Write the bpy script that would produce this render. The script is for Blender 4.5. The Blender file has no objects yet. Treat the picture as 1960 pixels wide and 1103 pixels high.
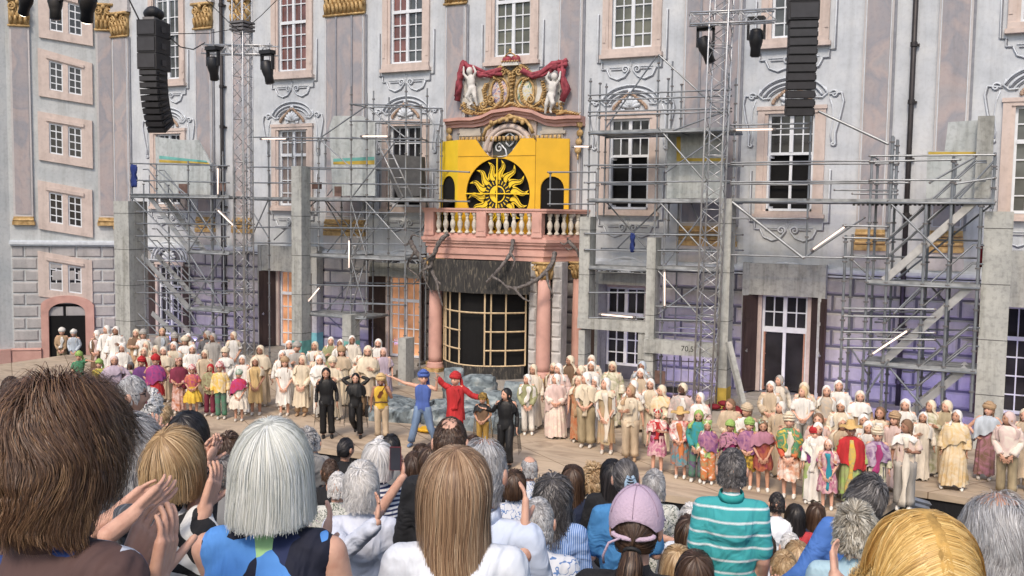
import bpy, math, random
import numpy as np
from mathutils import Vector, Matrix
SC=bpy.context.scene; C=SC.collection
PI=math.pi
# ---------------------------------------------------------------- camera
F_=1850.; YAW=.4647; PITCH=.0768; ROLL=.0141; CAM=Vector((0,-29,5.6))
_cy,_sy=math.cos(YAW),math.sin(YAW); _cp,_sp=math.cos(PITCH),math.sin(PITCH)
FW=Vector((-_sy*_cp,_cy*_cp,-_sp)); RT=Vector((_cy,_sy,0)); UP=RT.cross(FW)
_c,_s=math.cos(ROLL),math.sin(ROLL)
cam=bpy.data.cameras.new('camera'); camo=bpy.data.objects.new('camera',cam); C.objects.link(camo)
_r=(RT*_c+UP*_s).normalized(); _u=(UP*_c-RT*_s).normalized()
camo.matrix_world=Matrix(((_r.x,_u.x,-FW.x,CAM.x),(_r.y,_u.y,-FW.y,CAM.y),(_r.z,_u.z,-FW.z,CAM.z),(0,0,0,1)))
cam.sensor_width=36; cam.lens=36*F_/1960; cam.clip_end=500; cam.clip_start=.05
SC.camera=camo
SC.view_settings.view_transform='Standard'; SC.view_settings.look='None'; SC.view_settings.gamma=1
SC.view_settings.exposure=0.70
# ---------------------------------------------------------------- world and sun
SUN_EL=math.radians(48); SUN_AZ=math.radians(172)
w=bpy.data.worlds.new('World'); SC.world=w; w.use_nodes=True
nt=w.node_tree; bg=nt.nodes['Background']; sk=nt.nodes.new('ShaderNodeTexSky'); sk.sky_type='NISHITA'
sk.sun_disc=False; sk.sun_elevation=SUN_EL; sk.sun_rotation=SUN_AZ; sk.air_density=1.0; sk.dust_density=2.5; sk.ozone_density=1
nt.links.new(sk.outputs[0],bg.inputs[0]); bg.inputs[1].default_value=.118
sl=bpy.data.lights.new('sun','SUN'); sl.energy=1.3; sl.angle=math.radians(10); sl.color=(1,.86,.72)
so=bpy.data.objects.new('sun',sl); C.objects.link(so)
sd=Vector((math.sin(SUN_AZ)*math.cos(SUN_EL),math.cos(SUN_AZ)*math.cos(SUN_EL),math.sin(SUN_EL)))
so.rotation_euler=sd.to_track_quat('Z','Y').to_euler(); so.location=(0,-40,30)
# ---------------------------------------------------------------- measuring: a point of the place on a vertical plane, on a level or at a distance
def ray(px,py):
    x,y=px-980,py-551.5
    X=_c*x+_s*y; Y=-_s*x+_c*y
    return FW+RT*(X/F_)-UP*(Y/F_)
def W(px,py,Y=0.):
    r=ray(px,py); return CAM+r*((Y-CAM.y)/r.y)
def G(px,py,z=0.):
    r=ray(px,py); return CAM+r*((z-CAM.z)/r.z)
def D(px,py,d): return CAM+ray(px,py)*d
# ---------------------------------------------------------------- materials
MATS={}
def newmat(name):
    m=bpy.data.materials.new(name); m.use_nodes=True; nt=m.node_tree
    return m,nt,nt.nodes['Principled BSDF']
def N(nt,t,**k):
    n=nt.nodes.new(t)
    for a,b in k.items():
        if a[0]=='i' and a[1:].isdigit(): n.inputs[int(a[1:])].default_value=b
        else: setattr(n,a,b)
    return n
def ramp(nt,stops):
    r=nt.nodes.new('ShaderNodeValToRGB'); e=r.color_ramp.elements
    while len(e)<len(stops): e.new(.5)
    for i,(p,c) in enumerate(stops): e[i].position=p; e[i].color=(*c,1)
    return r
def mat(name,col,rough=.7,metal=0,var=.12,scale=6,bump=.0,bscale=40,col2=None,spec=.4,stretch=None,detail=6,dist=0,stops=None,coord='Object',emit=0,streak=0):
    """procedural: base colour mottled by noise, bump by finer noise"""
    if name in MATS: return MATS[name]
    m,nt,b=newmat(name); L=nt.links
    tc=N(nt,'ShaderNodeTexCoord'); mp=N(nt,'ShaderNodeMapping'); L.new(tc.outputs[coord],mp.inputs[0])
    if stretch: mp.inputs['Scale'].default_value=stretch
    nz=N(nt,'ShaderNodeTexNoise'); nz.inputs['Scale'].default_value=scale; nz.inputs['Detail'].default_value=detail; nz.inputs['Distortion'].default_value=dist
    L.new(mp.outputs[0],nz.inputs[0])
    if stops is None:
        c2=col2 or tuple(max(0,x*(1-var*1.8)) for x in col)
        c1=tuple(min(1,x*(1+var*.6)) for x in col) if col2 is None else col
        stops=[(.32,c2),(.68,c1)]
    r=ramp(nt,stops); L.new(nz.outputs[0],r.inputs[0]); L.new(r.outputs[0],b.inputs['Base Color'])
    if streak:   # rain streaks and grime with shapes of their own
        m3=N(nt,'ShaderNodeMapping'); m3.inputs['Scale'].default_value=(2.6,2.6,.22); L.new(tc.outputs[coord],m3.inputs[0])
        n3=N(nt,'ShaderNodeTexNoise'); n3.inputs['Scale'].default_value=1.3; n3.inputs['Detail'].default_value=10; n3.inputs['Roughness'].default_value=.65; L.new(m3.outputs[0],n3.inputs[0])
        r3=ramp(nt,[(.34,(1-streak,1-streak*1.02,1-streak*1.08)),(.52,(1,1,1))]); L.new(n3.outputs[0],r3.inputs[0])
        n4=N(nt,'ShaderNodeTexNoise'); n4.inputs['Scale'].default_value=9; n4.inputs['Detail'].default_value=8; L.new(tc.outputs[coord],n4.inputs[0]); r4=ramp(nt,[(.38,(1-streak*.5,)*3),(.5,(1,1,1))]); L.new(n4.outputs[0],r4.inputs[0])
        x3=N(nt,'ShaderNodeMix',data_type='RGBA',blend_type='MULTIPLY'); x3.inputs[0].default_value=1; L.new(r.outputs[0],x3.inputs[6]); L.new(r3.outputs[0],x3.inputs[7])
        x4=N(nt,'ShaderNodeMix',data_type='RGBA',blend_type='MULTIPLY'); x4.inputs[0].default_value=1; L.new(x3.outputs[2],x4.inputs[6]); L.new(r4.outputs[0],x4.inputs[7]); L.new(x4.outputs[2],b.inputs['Base Color'])
    b.inputs['Roughness'].default_value=rough; b.inputs['Metallic'].default_value=metal; b.inputs['Specular IOR Level'].default_value=spec
    if bump:
        n2=N(nt,'ShaderNodeTexNoise'); n2.inputs['Scale'].default_value=bscale; n2.inputs['Detail'].default_value=5
        L.new(mp.outputs[0],n2.inputs[0]); bp=N(nt,'ShaderNodeBump'); bp.inputs['Strength'].default_value=bump; bp.inputs['Distance'].default_value=.02
        L.new(n2.outputs[0],bp.inputs['Height']); L.new(bp.outputs[0],b.inputs['Normal'])
    if emit:
        L.new(r.outputs[0],b.inputs['Emission Color']); b.inputs['Emission Strength'].default_value=emit
    MATS[name]=m; return m
# ---------------------------------------------------------------- mesh builder
class MB:
    def __init__(s): s.v=[]; s.f=[]; s.m=[]; s.cur=0
    def add(s,vs,fs):
        o=len(s.v); s.v+= [tuple(p) for p in vs]; s.f+=[tuple(i+o for i in f) for f in fs]; s.m+=[s.cur]*len(fs); return s
    def box(s,x0,y0,z0,x1,y1,z1,M=None,bev=0):
        if x0>x1: x0,x1=x1,x0
        if y0>y1: y0,y1=y1,y0
        if z0>z1: z0,z1=z1,z0
        vs=[(x0,y0,z0),(x1,y0,z0),(x1,y1,z0),(x0,y1,z0),(x0,y0,z1),(x1,y0,z1),(x1,y1,z1),(x0,y1,z1)]
        if M: vs=[M@Vector(v) for v in vs]
        return s.add(vs,[(0,3,2,1),(4,5,6,7),(0,1,5,4),(1,2,6,5),(2,3,7,6),(3,0,4,7)])
    def block(s,x0,z0,x1,z1,y,d,b):
        """a stone proud of the wall plane y (towards -Y) with bevelled rim"""
        vs=[(x0,y,z0),(x1,y,z0),(x1,y,z1),(x0,y,z1),(x0+b,y-d,z0+b),(x1-b,y-d,z0+b),(x1-b,y-d,z1-b),(x0+b,y-d,z1-b)]
        return s.add(vs,[(4,5,6,7),(0,1,5,4),(1,2,6,5),(2,3,7,6),(3,0,4,7)])
    def tube(s,p0,p1,r0,r1=None,n=8,cap=True):
        r1=r0 if r1 is None else r1
        p0=Vector(p0); p1=Vector(p1); d=p1-p0
        if d.length<1e-6: return s
        q=d.to_track_quat('Z','Y'); vs=[]
        for p,r in ((p0,r0),(p1,r1)):
            for i in range(n):
                a=2*PI*i/n; vs.append(p+q@Vector((math.cos(a)*r,math.sin(a)*r,0)))
        fs=[(i,(i+1)%n,n+(i+1)%n,n+i) for i in range(n)]
        if cap: fs+=[tuple(range(n-1,-1,-1)),tuple(range(n,2*n))]
        return s.add(vs,fs)
    def path(s,pts,r,n=6,closed=False,rs=None,flat=1.):
        pts=[Vector(p) for p in pts]; k=len(pts); vs=[]
        up=Vector((0,0,1)); pu=None
        for i,p in enumerate(pts):
            a=pts[(i-1)%k] if (closed or i>0) else pts[i]; b=pts[(i+1)%k] if (closed or i<k-1) else pts[i]
            t=(b-a); t=t.normalized() if t.length>1e-9 else Vector((0,0,1))
            if pu is None: pu=Vector((0,1,0)) if abs(t.y)<.9 else Vector((1,0,0))
            u=(pu-t*pu.dot(t)); u=u.normalized() if u.length>1e-6 else t.orthogonal().normalized(); pu=u; w_=t.cross(u)
            rr=rs[i] if rs else r
            for j in range(n):
                an=2*PI*j/n; vs.append(p+u*math.cos(an)*rr*flat+w_*math.sin(an)*rr)
        fs=[]
        for i in range(k if closed else k-1):
            a=i*n; b=((i+1)%k)*n
            for j in range(n): fs.append((a+j,a+(j+1)%n,b+(j+1)%n,b+j))
        if not closed: fs+=[tuple(range(n-1,-1,-1)),tuple((k-1)*n+j for j in range(n))]
        return s.add(vs,fs)
    def ell(s,c,r,nu=10,nv=7,M=None):
        c=Vector(c); rx,ry,rz=(r,r,r) if not hasattr(r,'__len__') else r
        vs=[]; 
        for j in range(1,nv):
            t=PI*j/nv
            for i in range(nu):
                a=2*PI*i/nu; p=Vector((rx*math.sin(t)*math.cos(a),ry*math.sin(t)*math.sin(a),rz*math.cos(t)))
                vs.append(c+(M@p if M else p))
        pt=Vector((0,0,rz)); vs.append(c+(M@pt if M else pt)); vs.append(c-(M@pt if M else pt)); T=len(vs)-2; B=T+1
        fs=[]
        for j in range(nv-2):
            for i in range(nu):
                a=j*nu+i; b=j*nu+(i+1)%nu; fs.append((a,a+nu,b+nu,b))
        for i in range(nu): fs.append((T,i,(i+1)%nu)); fs.append((B,(nv-2)*nu+(i+1)%nu,(nv-2)*nu+i))
        return s.add(vs,fs)
    def cap(s,p0,r0,p1,r1,n=10):
        """tapered capsule, closed"""
        s.tube(p0,p1,r0,r1,n); s.ell(p0,r0,n,6); s.ell(p1,r1,n,6); return s
    def lathe(s,prof,c=(0,0,0),n=16,sx=1,sy=1,M=None):
        c=Vector(c); vs=[];k=len(prof)
        for r,z in prof:
            for i in range(n):
                a=2*PI*i/n; p=Vector((r*math.cos(a)*sx,r*math.sin(a)*sy,z)); vs.append(c+(M@p if M else p))
        fs=[]
        for j in range(k-1):
            for i in range(n): fs.append((j*n+i,j*n+(i+1)%n,(j+1)*n+(i+1)%n,(j+1)*n+i))
        fs.append(tuple(range(n-1,-1,-1))); fs.append(tuple((k-1)*n+i for i in range(n)))
        return s.add(vs,fs)
    def loft(s,rings,closed=True,caps=False):
        n=len(rings[0]); vs=[p for r in rings for p in r]; fs=[]
        for j in range(len(rings)-1):
            for i in range(n if closed else n-1):
                fs.append((j*n+i,j*n+(i+1)%n,(j+1)*n+(i+1)%n,(j+1)*n+i))
        if caps: fs.append(tuple(range(n-1,-1,-1))); fs.append(tuple((len(rings)-1)*n+i for i in range(n)))
        return s.add(vs,fs)
    def prism(s,poly,y0,y1):
        """polygon in XZ extruded from y0 (front) to y1"""
        n=len(poly); vs=[(x,y0,z) for x,z in poly]+[(x,y1,z) for x,z in poly]
        return s.add(vs,[tuple(range(n)),tuple(range(2*n-1,n-1,-1))]+[(i,i+n,(i+1)%n+n,(i+1)%n) for i in range(n)])
    def plan(s,poly,z0,z1):
        """polygon in XY extruded z0..z1"""
        n=len(poly); vs=[(x,y,z0) for x,y in poly]+[(x,y,z1) for x,y in poly]
        return s.add(vs,[tuple(range(n-1,-1,-1)),tuple(range(n,2*n))]+[(i,(i+1)%n,(i+1)%n+n,i+n) for i in range(n)])
    def mesh(s,name,mats,smooth=False):
        me=bpy.data.meshes.new(name); me.from_pydata(s.v,[],s.f)
        for m in (mats if isinstance(mats,(list,tuple)) else [mats]): me.materials.append(m)
        if max(s.m,default=0)>0: me.polygons.foreach_set('material_index',s.m)
        if smooth: me.polygons.foreach_set('use_smooth',[True]*len(me.polygons))
        me.update(); return me
    def obj(s,name,mats,parent=None,smooth=False,fix=True):
        me=s.mesh(name,mats,smooth); o=bpy.data.objects.new(name,me); C.objects.link(o)
        if parent: o.parent=parent
        return o
def tag(o,label,cat,group=None,kind=None):
    if label: o['label']=label
    if cat: o['category']=cat
    if group: o['group']=group
    if kind: o['kind']=kind
    return o
def empty(name,loc=(0,0,0),label=None,cat=None,group=None,rz=0):
    o=bpy.data.objects.new(name,None); C.objects.link(o); o.location=loc; o.rotation_euler.z=rz; o.empty_display_size=.1
    return tag(o,label,cat,group)
def struct(o): o['kind']='structure'; return o
def meobj(name,me,parent=None,loc=None):
    o=bpy.data.objects.new(name,me); C.objects.link(o); o.parent=parent
    if loc is not None: o.location=loc
    return o
def fuse(mb,voxel,smooth=3,fac=.6):
    """union of overlapping closed pieces -> one continuous skin"""
    me=mb.mesh('tmp',[]); o=bpy.data.objects.new('tmp',me); C.objects.link(o)
    r=o.modifiers.new('r','REMESH'); r.mode='VOXEL'; r.voxel_size=voxel; r.use_smooth_shade=True
    if smooth:
        q=o.modifiers.new('s','SMOOTH'); q.iterations=smooth; q.factor=fac
    dg=bpy.context.evaluated_depsgraph_get(); dg.update()
    ev=o.evaluated_get(dg); m2=ev.to_mesh()
    n=len(m2.vertices); co=np.empty(n*3,'f'); m2.vertices.foreach_get('co',co); co=co.reshape(-1,3)
    fs=[tuple(p.vertices) for p in m2.polygons]
    ev.to_mesh_clear(); bpy.data.objects.remove(o); bpy.data.meshes.remove(me)
    return co.tolist(),fs
# ================================================================ SETTING
M_plaster=mat('plaster',(.50,.55,.62),.9,var=.10,scale=1.3,bump=.25,bscale=60,stops=[(.25,(.44,.47,.50)),(.5,(.54,.57,.60)),(.75,(.63,.65,.66))],detail=9,streak=.13)
M_pinkpl=mat('pale_pink_plaster',(.52,.46,.47),.9,scale=1.1,bump=.2,bscale=60,stops=[(.3,(.46,.45,.45)),(.7,(.56,.53,.52))],detail=8,streak=.13)
M_marble=mat('painted_marble',(.5,.4,.4),.85,scale=.55,stops=[(.2,(.25,.26,.28)),(.36,(.38,.34,.34)),(.46,(.30,.30,.325)),(.53,(.42,.36,.35)),(.62,(.34,.335,.35)),(.72,(.41,.36,.35)),(.85,(.46,.42,.41))],dist=.8,detail=12,stretch=(1.3,1.3,.9),bump=.15,streak=.12)
M_stone=mat('pink_sandstone',(.78,.57,.47),.8,scale=2.5,bump=.15,stops=[(.3,(.55,.455,.405)),(.7,(.64,.54,.485))],streak=.15)
M_rose=mat('rose_stone',(.62,.34,.29),.75,scale=2,bump=.2,stops=[(.2,(.36,.22,.19)),(.45,(.54,.31,.26)),(.8,(.64,.39,.33))],detail=9)
M_white=mat('white_window_paint',(.72,.75,.78),.5,var=.05)
M_mould=mat('pale_moulding',(.62,.66,.70),.9,var=.08)
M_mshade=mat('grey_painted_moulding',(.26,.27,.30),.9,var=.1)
M_gold=mat('ochre_gilding',(.62,.40,.13),.6,metal=.1,scale=7,stops=[(.3,(.30,.18,.065)),(.7,(.64,.45,.21))],bump=.3)
M_glass={}
for k,c in dict(dark=(.03,.03,.035),red=(.20,.085,.07),grey=(.10,.11,.11),olive=(.14,.14,.10),blue=(.12,.17,.24),warm=(.72,.36,.19),mixed=(.24,.20,.19)).items():  # red and mixed panes carry curtain reflections as base colour
    M_glass[k]=mat('glass_'+k,c,.12,var=.3,scale=1.2,spec=.6,detail=3,emit=.22 if k=='warm' else 0)  # warm panes emit to stand in for the lit rooms behind
M_black=mat('black_interior',(.005,.005,.0055),.95,var=.1)
M_rust=mat('rusticated_stone',(.36,.36,.38),.9,scale=1.4,bump=.3,bscale=50,stops=[(.25,(.34,.335,.335)),(.75,(.48,.455,.445))],detail=9,streak=.15)
M_joint=mat('stone_joint',(.12,.12,.14),.95)
M_brown=mat('dark_brown_shutter',(.055,.035,.03),.6,var=.2,stretch=(1,1,.1),scale=12)
M_towerpl=mat('tower_plaster',(.52,.54,.54),.9,scale=.8,bump=.25,stops=[(.3,(.43,.46,.47)),(.55,(.52,.54,.54)),(.8,(.60,.60,.58))],detail=9,streak=.18)
M_pane_frame=M_white
palace=empty('palace',(0,0,0),'long pale blue baroque palace front with painted pilasters and pink framed windows','palace')
CX=-14.65; BAYS=[-30.18,-23.83,-18.8,-14.65,-10.48,-5.52,.92]
XW0,XW1=-33.3,7.0; ZT=15.6
def grid_wall(mb,x0,x1,z0,z1,y,holes):
    xs=sorted({x0,x1,*[h[0] for h in holes],*[h[2] for h in holes]}); zs=sorted({z0,z1,*[h[1] for h in holes],*[h[3] for h in holes]})
    for i in range(len(xs)-1):
        for j in range(len(zs)-1):
            a,b,c,d=xs[i],xs[i+1],zs[j],zs[j+1]; mx,mz=(a+b)/2,(c+d)/2
            if any(h[0]<mx<h[2] and h[1]<mz<h[3] for h in holes): continue
            if a<x0 or b>x1 or c<z0 or d>z1: continue
            mb.add([(a,y,c),(b,y,c),(b,y,d),(a,y,d)],[(0,1,2,3)])
    for h in holes:
        a,c,b,d=h
        mb.add([(a,y,c),(b,y,c),(b,y,d),(a,y,d),(a,y+.32,c),(b,y+.32,c),(b,y+.32,d),(a,y+.32,d)],[(0,4,5,1),(1,5,6,2),(2,6,7,3),(3,7,4,0)])
holes=[]
GW=.66
for i,x in enumerate(BAYS):
    holes.append((x-GW,10.78,x+GW,14.6))
    holes.append((x-GW,5.78,x+GW,8.62))
    if i!=3: holes.append((x-GW,.42 if i not in(4,) else .8,x+GW,3.32))
mb=MB(); grid_wall(mb,XW0,XW1,4.13,ZT,0,[h for h in holes if h[1]>4]); wall=mb.obj('wall',M_plaster,palace)
mb=MB(); grid_wall(mb,XW0,XW1,-1.2,4.13,0,[h for h in holes if h[1]<4]); 
mb.box(XW0,.33,-1.2,XW1,9,ZT+.1); g1=mb.obj('ground_floor_wall',M_joint,palace)
# rustication
mb=MB(); CH=.50
for r in range(10):
    z0=-1.1+r*CH+.0; z1=z0+CH
    if z1>3.95: z1=3.95
    x=XW0+(.55 if r%2 else 0)
    while x<XW1:
        x1=x+1.12
        segs=[(x+.035,x1-.035)]
        for h in holes:
            if h[1]<4 and h[3]+.25>z0 and h[1]-.1<z1:
                ns=[]
                for a,b in segs:
                    if b<=h[0]-.16 or a>=h[2]+.16: ns.append((a,b))
                    else:
                        if a<h[0]-.16: ns.append((a,h[0]-.16))
                        if b>h[2]+.16: ns.append((h[2]+.16,b))
                segs=ns
        for a,b in segs:
            if b-a>.12: mb.block(a,z0+.035,b,z1-.035,0,.05,.05)
        x+=1.12
rs=mb.obj('rusticated_stonework',[M_rust],palace)
# cornice band between the floors
mb=MB()
for (za,zb,d) in ((3.99,4.03,.10),(4.03,4.13,.17),(4.13,4.20,.08),(3.90,3.95,.06)): mb.box(XW0+.01,-d,za,XW1-.01,0,zb)
mb.obj('string_course',M_mould,palace)
mb=MB()
for (za,zb,d) in ((15.2,15.4,.2),(15.4,15.6,.5),(15.6,15.75,.7)): mb.box(XW0,-d,za,XW1,0,zb)
mb.obj('cornice',M_mould,palace)
# ---- windows
def sash(mb,x0,x1,z0,z1,rows,trans,y,bar=.035):
    """white casement: frame, transom at trans, middle post, glazing bars"""
    mb.box(x0,y-.05,z0,x0+.07,y+.03,z1); mb.box(x1-.07,y-.05,z0,x1,y+.03,z1)
    mb.box(x0+.07,y-.05,z0,x1-.07,y+.03,z0+.08); mb.box(x0+.07,y-.05,z1-.07,x1-.07,y+.03,z1)
    xm=(x0+x1)/2; mb.box(xm-.055,y-.07,z0+.08,xm+.055,y+.02,z1-.07)
    if trans: mb.box(x0+.07,y-.09,trans-.05,x1-.07,y-.052,trans+.06)
    zs=[(z0,trans or z1,rows[0])]+([(trans,z1,rows[1])] if trans else [])
    for a,b,n in zs:
        for k in range(1,n): z=a+(b-a)*k/n; mb.box(x0+.07,y-.03,z-bar/2,xm-.055,y+.012,z+bar/2); mb.box(xm+.055,y-.03,z-bar/2,x1-.07,y+.012,z+bar/2)
    for xx in ((x0+.07+xm-.055)/2,(xm+.055+x1-.07)/2): mb.box(xx-bar/2,y-.026,z0+.08,xx+bar/2,y+.014,z1-.07)
RK=.72
def spiral(cx,cz,r0,turns,dirn=1,a0=0,n=26,y=-.03,r1=.02):
    return [(cx+(r0+(r1-r0)*t)*math.cos(a0+dirn*turns*2*PI*t),y,cz+(r0+(r1-r0)*t)*math.sin(a0+dirn*turns*2*PI*t)) for t in [i/n for i in range(n+1)]]
def mirror(pts,x): return [(2*x-a,b,c) for a,b,c in pts]
def shell(mb,x,y,z,r,n=7):
    for k in range(n):
        a=PI*(.10+.80*k/(n-1)); mb.path([(x+math.cos(a)*r*t,y-.05*math.sin(PI*t),z+math.sin(a)*r*t) for t in (0,.35,.7,1)],.03,6,rs=[.02,.05,.075,.05])
def hood(x,z,s=1.,parent=None,garland=True):
    """painted relief over a first floor window: arched hood, shell, garlands, side scrolls"""
    mb=MB(); dk=MB()
    for r,w,dz in ((.98,.035,0),(.86,.045,-.06),(.74,.03,-.1)):
        p=[(x+math.cos(a)*r,-.04,z+.22+dz+math.sin(a)*r*.62) for a in [PI*(.08+.84*i/20) for i in range(21)]]
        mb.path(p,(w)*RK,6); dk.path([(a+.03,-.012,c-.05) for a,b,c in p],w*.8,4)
    for sgn in (1,-1):
        def S(p): return p if sgn>0 else mirror(p,x)
        # hood ends: volute step
        p=S([(x+.92,-.04,z+.50),(x+.98,-.04,z+.34),(x+.84,-.04,z+.22),(x+.62,-.04,z+.24)]); mb.path(p,(.035)*RK,6)
        # side scroll console
        pts=spiral(x+1.16,z+.30,.13,1.1,-1,PI*1.0,14)[::-1]
        pts+= [(x+1.36,-.03,z+.34),(x+1.42,-.03,z+.1),(x+1.34,-.03,z-.35),(x+1.22,-.03,z-.8),(x+1.24,-.03,z-1.05)]
        pts+= spiral(x+1.17,z-1.1,.08,.8,-1,PI*.2,8)
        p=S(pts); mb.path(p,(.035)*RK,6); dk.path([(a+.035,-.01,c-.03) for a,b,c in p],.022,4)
        p=S([(x+1.05,-.03,z+.2),(x+1.13,-.03,z-.05),(x+1.16,-.03,z-.4),(x+1.10,-.03,z-.85),(x+1.13,-.03,z-1.05)]); mb.path(p,(.028)*RK,6)
    shell(mb,x,-.03,z+.12,.34); mb.ell((x,-.05,z+.62),(.08,.05,.11),8,6)
    for sgn in(1,-1): mb.path([(x+sgn*(.18+.1*t),-.04,z+.1-.06*math.sin(t*PI)) for t in (0,.25,.5,.75,1)],.04,6)
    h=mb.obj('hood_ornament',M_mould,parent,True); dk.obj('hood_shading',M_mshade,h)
    if garland:
        g=MB()
        for sgn in (1,-1):
            for k in range(16):
                t=k/15; g.ell((x+sgn*(.0+.54*math.sin(t*PI/2)),-.06,z+.60-.5*t-.06*math.sin(t*PI)),.045+.012*(k%2),6,5)
        g.obj('garland',mat('brown_garland',(.42,.30,.22),.8,scale=15),h,True)
    return h
def apron(x,z,parent):
    mb=MB(); dk=MB()
    for sgn in (1,-1):
        def S(p): return p if sgn>0 else mirror(p,x)
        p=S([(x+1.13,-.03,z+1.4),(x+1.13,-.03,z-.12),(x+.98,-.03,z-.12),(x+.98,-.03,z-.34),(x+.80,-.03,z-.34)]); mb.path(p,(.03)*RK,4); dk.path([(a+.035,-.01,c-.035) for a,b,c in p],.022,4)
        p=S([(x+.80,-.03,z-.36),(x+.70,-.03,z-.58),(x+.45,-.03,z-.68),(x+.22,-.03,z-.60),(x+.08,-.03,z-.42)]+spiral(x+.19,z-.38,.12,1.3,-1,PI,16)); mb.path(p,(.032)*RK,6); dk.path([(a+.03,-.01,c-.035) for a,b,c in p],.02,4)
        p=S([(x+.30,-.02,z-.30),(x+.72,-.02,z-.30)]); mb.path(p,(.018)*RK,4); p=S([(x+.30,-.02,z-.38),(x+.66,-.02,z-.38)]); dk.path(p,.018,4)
    mb.path([(x-.06,-.02,z-.05),(x,-.03,z-.3),(x+.05,-.02,z-.12)],.012,4)
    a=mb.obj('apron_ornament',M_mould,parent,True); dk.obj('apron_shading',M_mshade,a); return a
g2=['grey','red','red','olive','olive','grey','grey']; g1_=['dark','mixed','dark','dark','dark','dark','grey']
for i,x in enumerate(BAYS):
    # second floor
    mb=MB(); H=.965
    for (a,b,d) in ((GW,GW+.1,.05),(GW+.1,H,.09)):
        mb.box(x-b,-d,10.78,x-a,0,14.7); mb.box(x+a,-d,10.78,x+b,0,14.7)
    mb.box(x-H,-.13,10.62,x+H,0,10.78); mb.box(x-H-.06,-.17,10.50,x+H+.06,0,10.62)
    for s_ in(1,-1): mb.box(x+s_*(H-.02),-.11,11.0,x+s_*(H-.12),-.09,11.5)
    wf=mb.obj('window',M_stone,palace)
    s=MB(); sash(s,x-GW,x+GW,10.79,14.6,(4,3),12.58,.12); s.obj('window_frame',M_white,wf)
    p=MB(); 
    p.box(x-GW+.06,.135,10.84,x,.16,14.55); p.cur=1; p.box(x,.136,10.84,x+GW-.06,.161,14.55); p.obj('glass_pane',[M_glass[g2[i]],M_glass['grey' if i in(2,) else g2[i]]],wf)
    apron(x,10.52,wf)
    # first floor
    mb=MB()
    for (a,b,d) in ((GW,GW+.1,.05),(GW+.1,H,.09)):
        mb.box(x-b,-d,5.78,x-a,0,8.62); mb.box(x+a,-d,5.78,x+b,0,8.62)
    mb.box(x-H,-.09,8.62,x+H,0,8.72); mb.box(x-H-.03,-.12,8.72,x+H+.03,0,8.83)
    mb.box(x-H,-.13,5.70,x+H,0,5.78); mb.box(x-H-.06,-.17,5.59,x+H+.06,0,5.70)
    wf=mb.obj('window',M_stone,palace)
    if i!=3:
        s=MB()
        if i in (2,4,5):   # lower leaves stand open on the dark room
            sash(s,x-GW,x+GW,7.42,8.62,(2,),None,.12); s.box(x-GW,.03,5.79,x-GW+.07,.15,7.42); s.box(x+GW-.07,.03,5.79,x+GW,.15,7.42); s.box(x-GW,.03,5.79,x+GW,.15,5.86)
            s.box(x-.04,.10,5.86,x+.04,.16,7.42)
            s.box(x-GW+.07,.10,6.55,x+GW-.07,.13,6.59)
            for sg in (1,-1):  # opened leaf, swung out
                M=Matrix.Translation((x+sg*(GW-.03),-.02,0))@Matrix.Rotation(sg*math.radians(-72),4,'Z')
                for (a,b,c,d) in ((0,5.85,.07,7.40),(.50,5.85,.57,7.40),(.07,5.85,.5,5.92),(.07,7.33,.5,7.40),(.07,6.6,.5,6.64)):
                    s.box(-sg*a,-.03,b,-sg*c,.03,d,M)
            wfr=s.obj('window_frame',M_white,wf)
            p=MB(); p.box(x-GW+.05,.14,7.45,x+GW-.05,.165,8.58); p.obj('glass_pane',M_glass['dark'],wf)
            p=MB(); p.box(x-GW+.07,.26,5.80,x+GW-.07,.29,7.42); p.obj('dark_opening',M_black,wf)
        else:
            sash(s,x-GW,x+GW,5.79,8.62,(4,2),7.68,.12); s.obj('window_frame',M_white,wf)
            p=MB(); p.box(x-GW+.05,.135,5.84,x+GW-.05,.16,8.58); p.obj('glass_pane',M_glass[g1_[i]],wf)
        hood(x,8.83,1,wf)
        apron(x,5.6,wf)
# ---- pilasters
def capital(mb,x0,x1,z0=12.62,z1=13.62,y=-.12):
    w=x1-x0; xm=(x0+x1)/2
    mb.box(x0-.05,y-.16,z1-.10,x1+.05,0,z1); mb.box(x0,y-.04,z0+.06,x1,0,z1-.10)
    mb.path([(x0-.04,y-.03,z0+.03),(x1+.04,y-.03,z0+.03)],.045,8)
    n=max(3,round(w/.17))
    for k in range(n):
        cx=x0+w*(k+.5)/n
        for (dz,hh) in ((.08,.34),(.30,.30)):
            ox=0 if dz<.2 else w/n/2
            if cx+ox>x1: continue
            mb.path([(cx+ox,y-.03,z0+dz),(cx+ox,y-.07,z0+dz+hh*.6),(cx+ox,y-.14,z0+dz+hh)],.05,6,rs=[.055,.075,.03])
    for s_ in (-1,1):
        c=x0+.13 if s_<0 else x1-.13
        mb.path(spiral(c,z1-.30,.17,1.6,s_,PI/2,22,y-.10),.04,6)
        mb.path([(xm+s_*.04,y-.06,z0+.5),(xm+s_*w*.18,y-.1,z1-.22),(c,y-.1,z1-.13)],.032,6)
    mb.ell((xm,y-.14,z1-.14),(.09,.06,.09),8,6)
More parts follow.
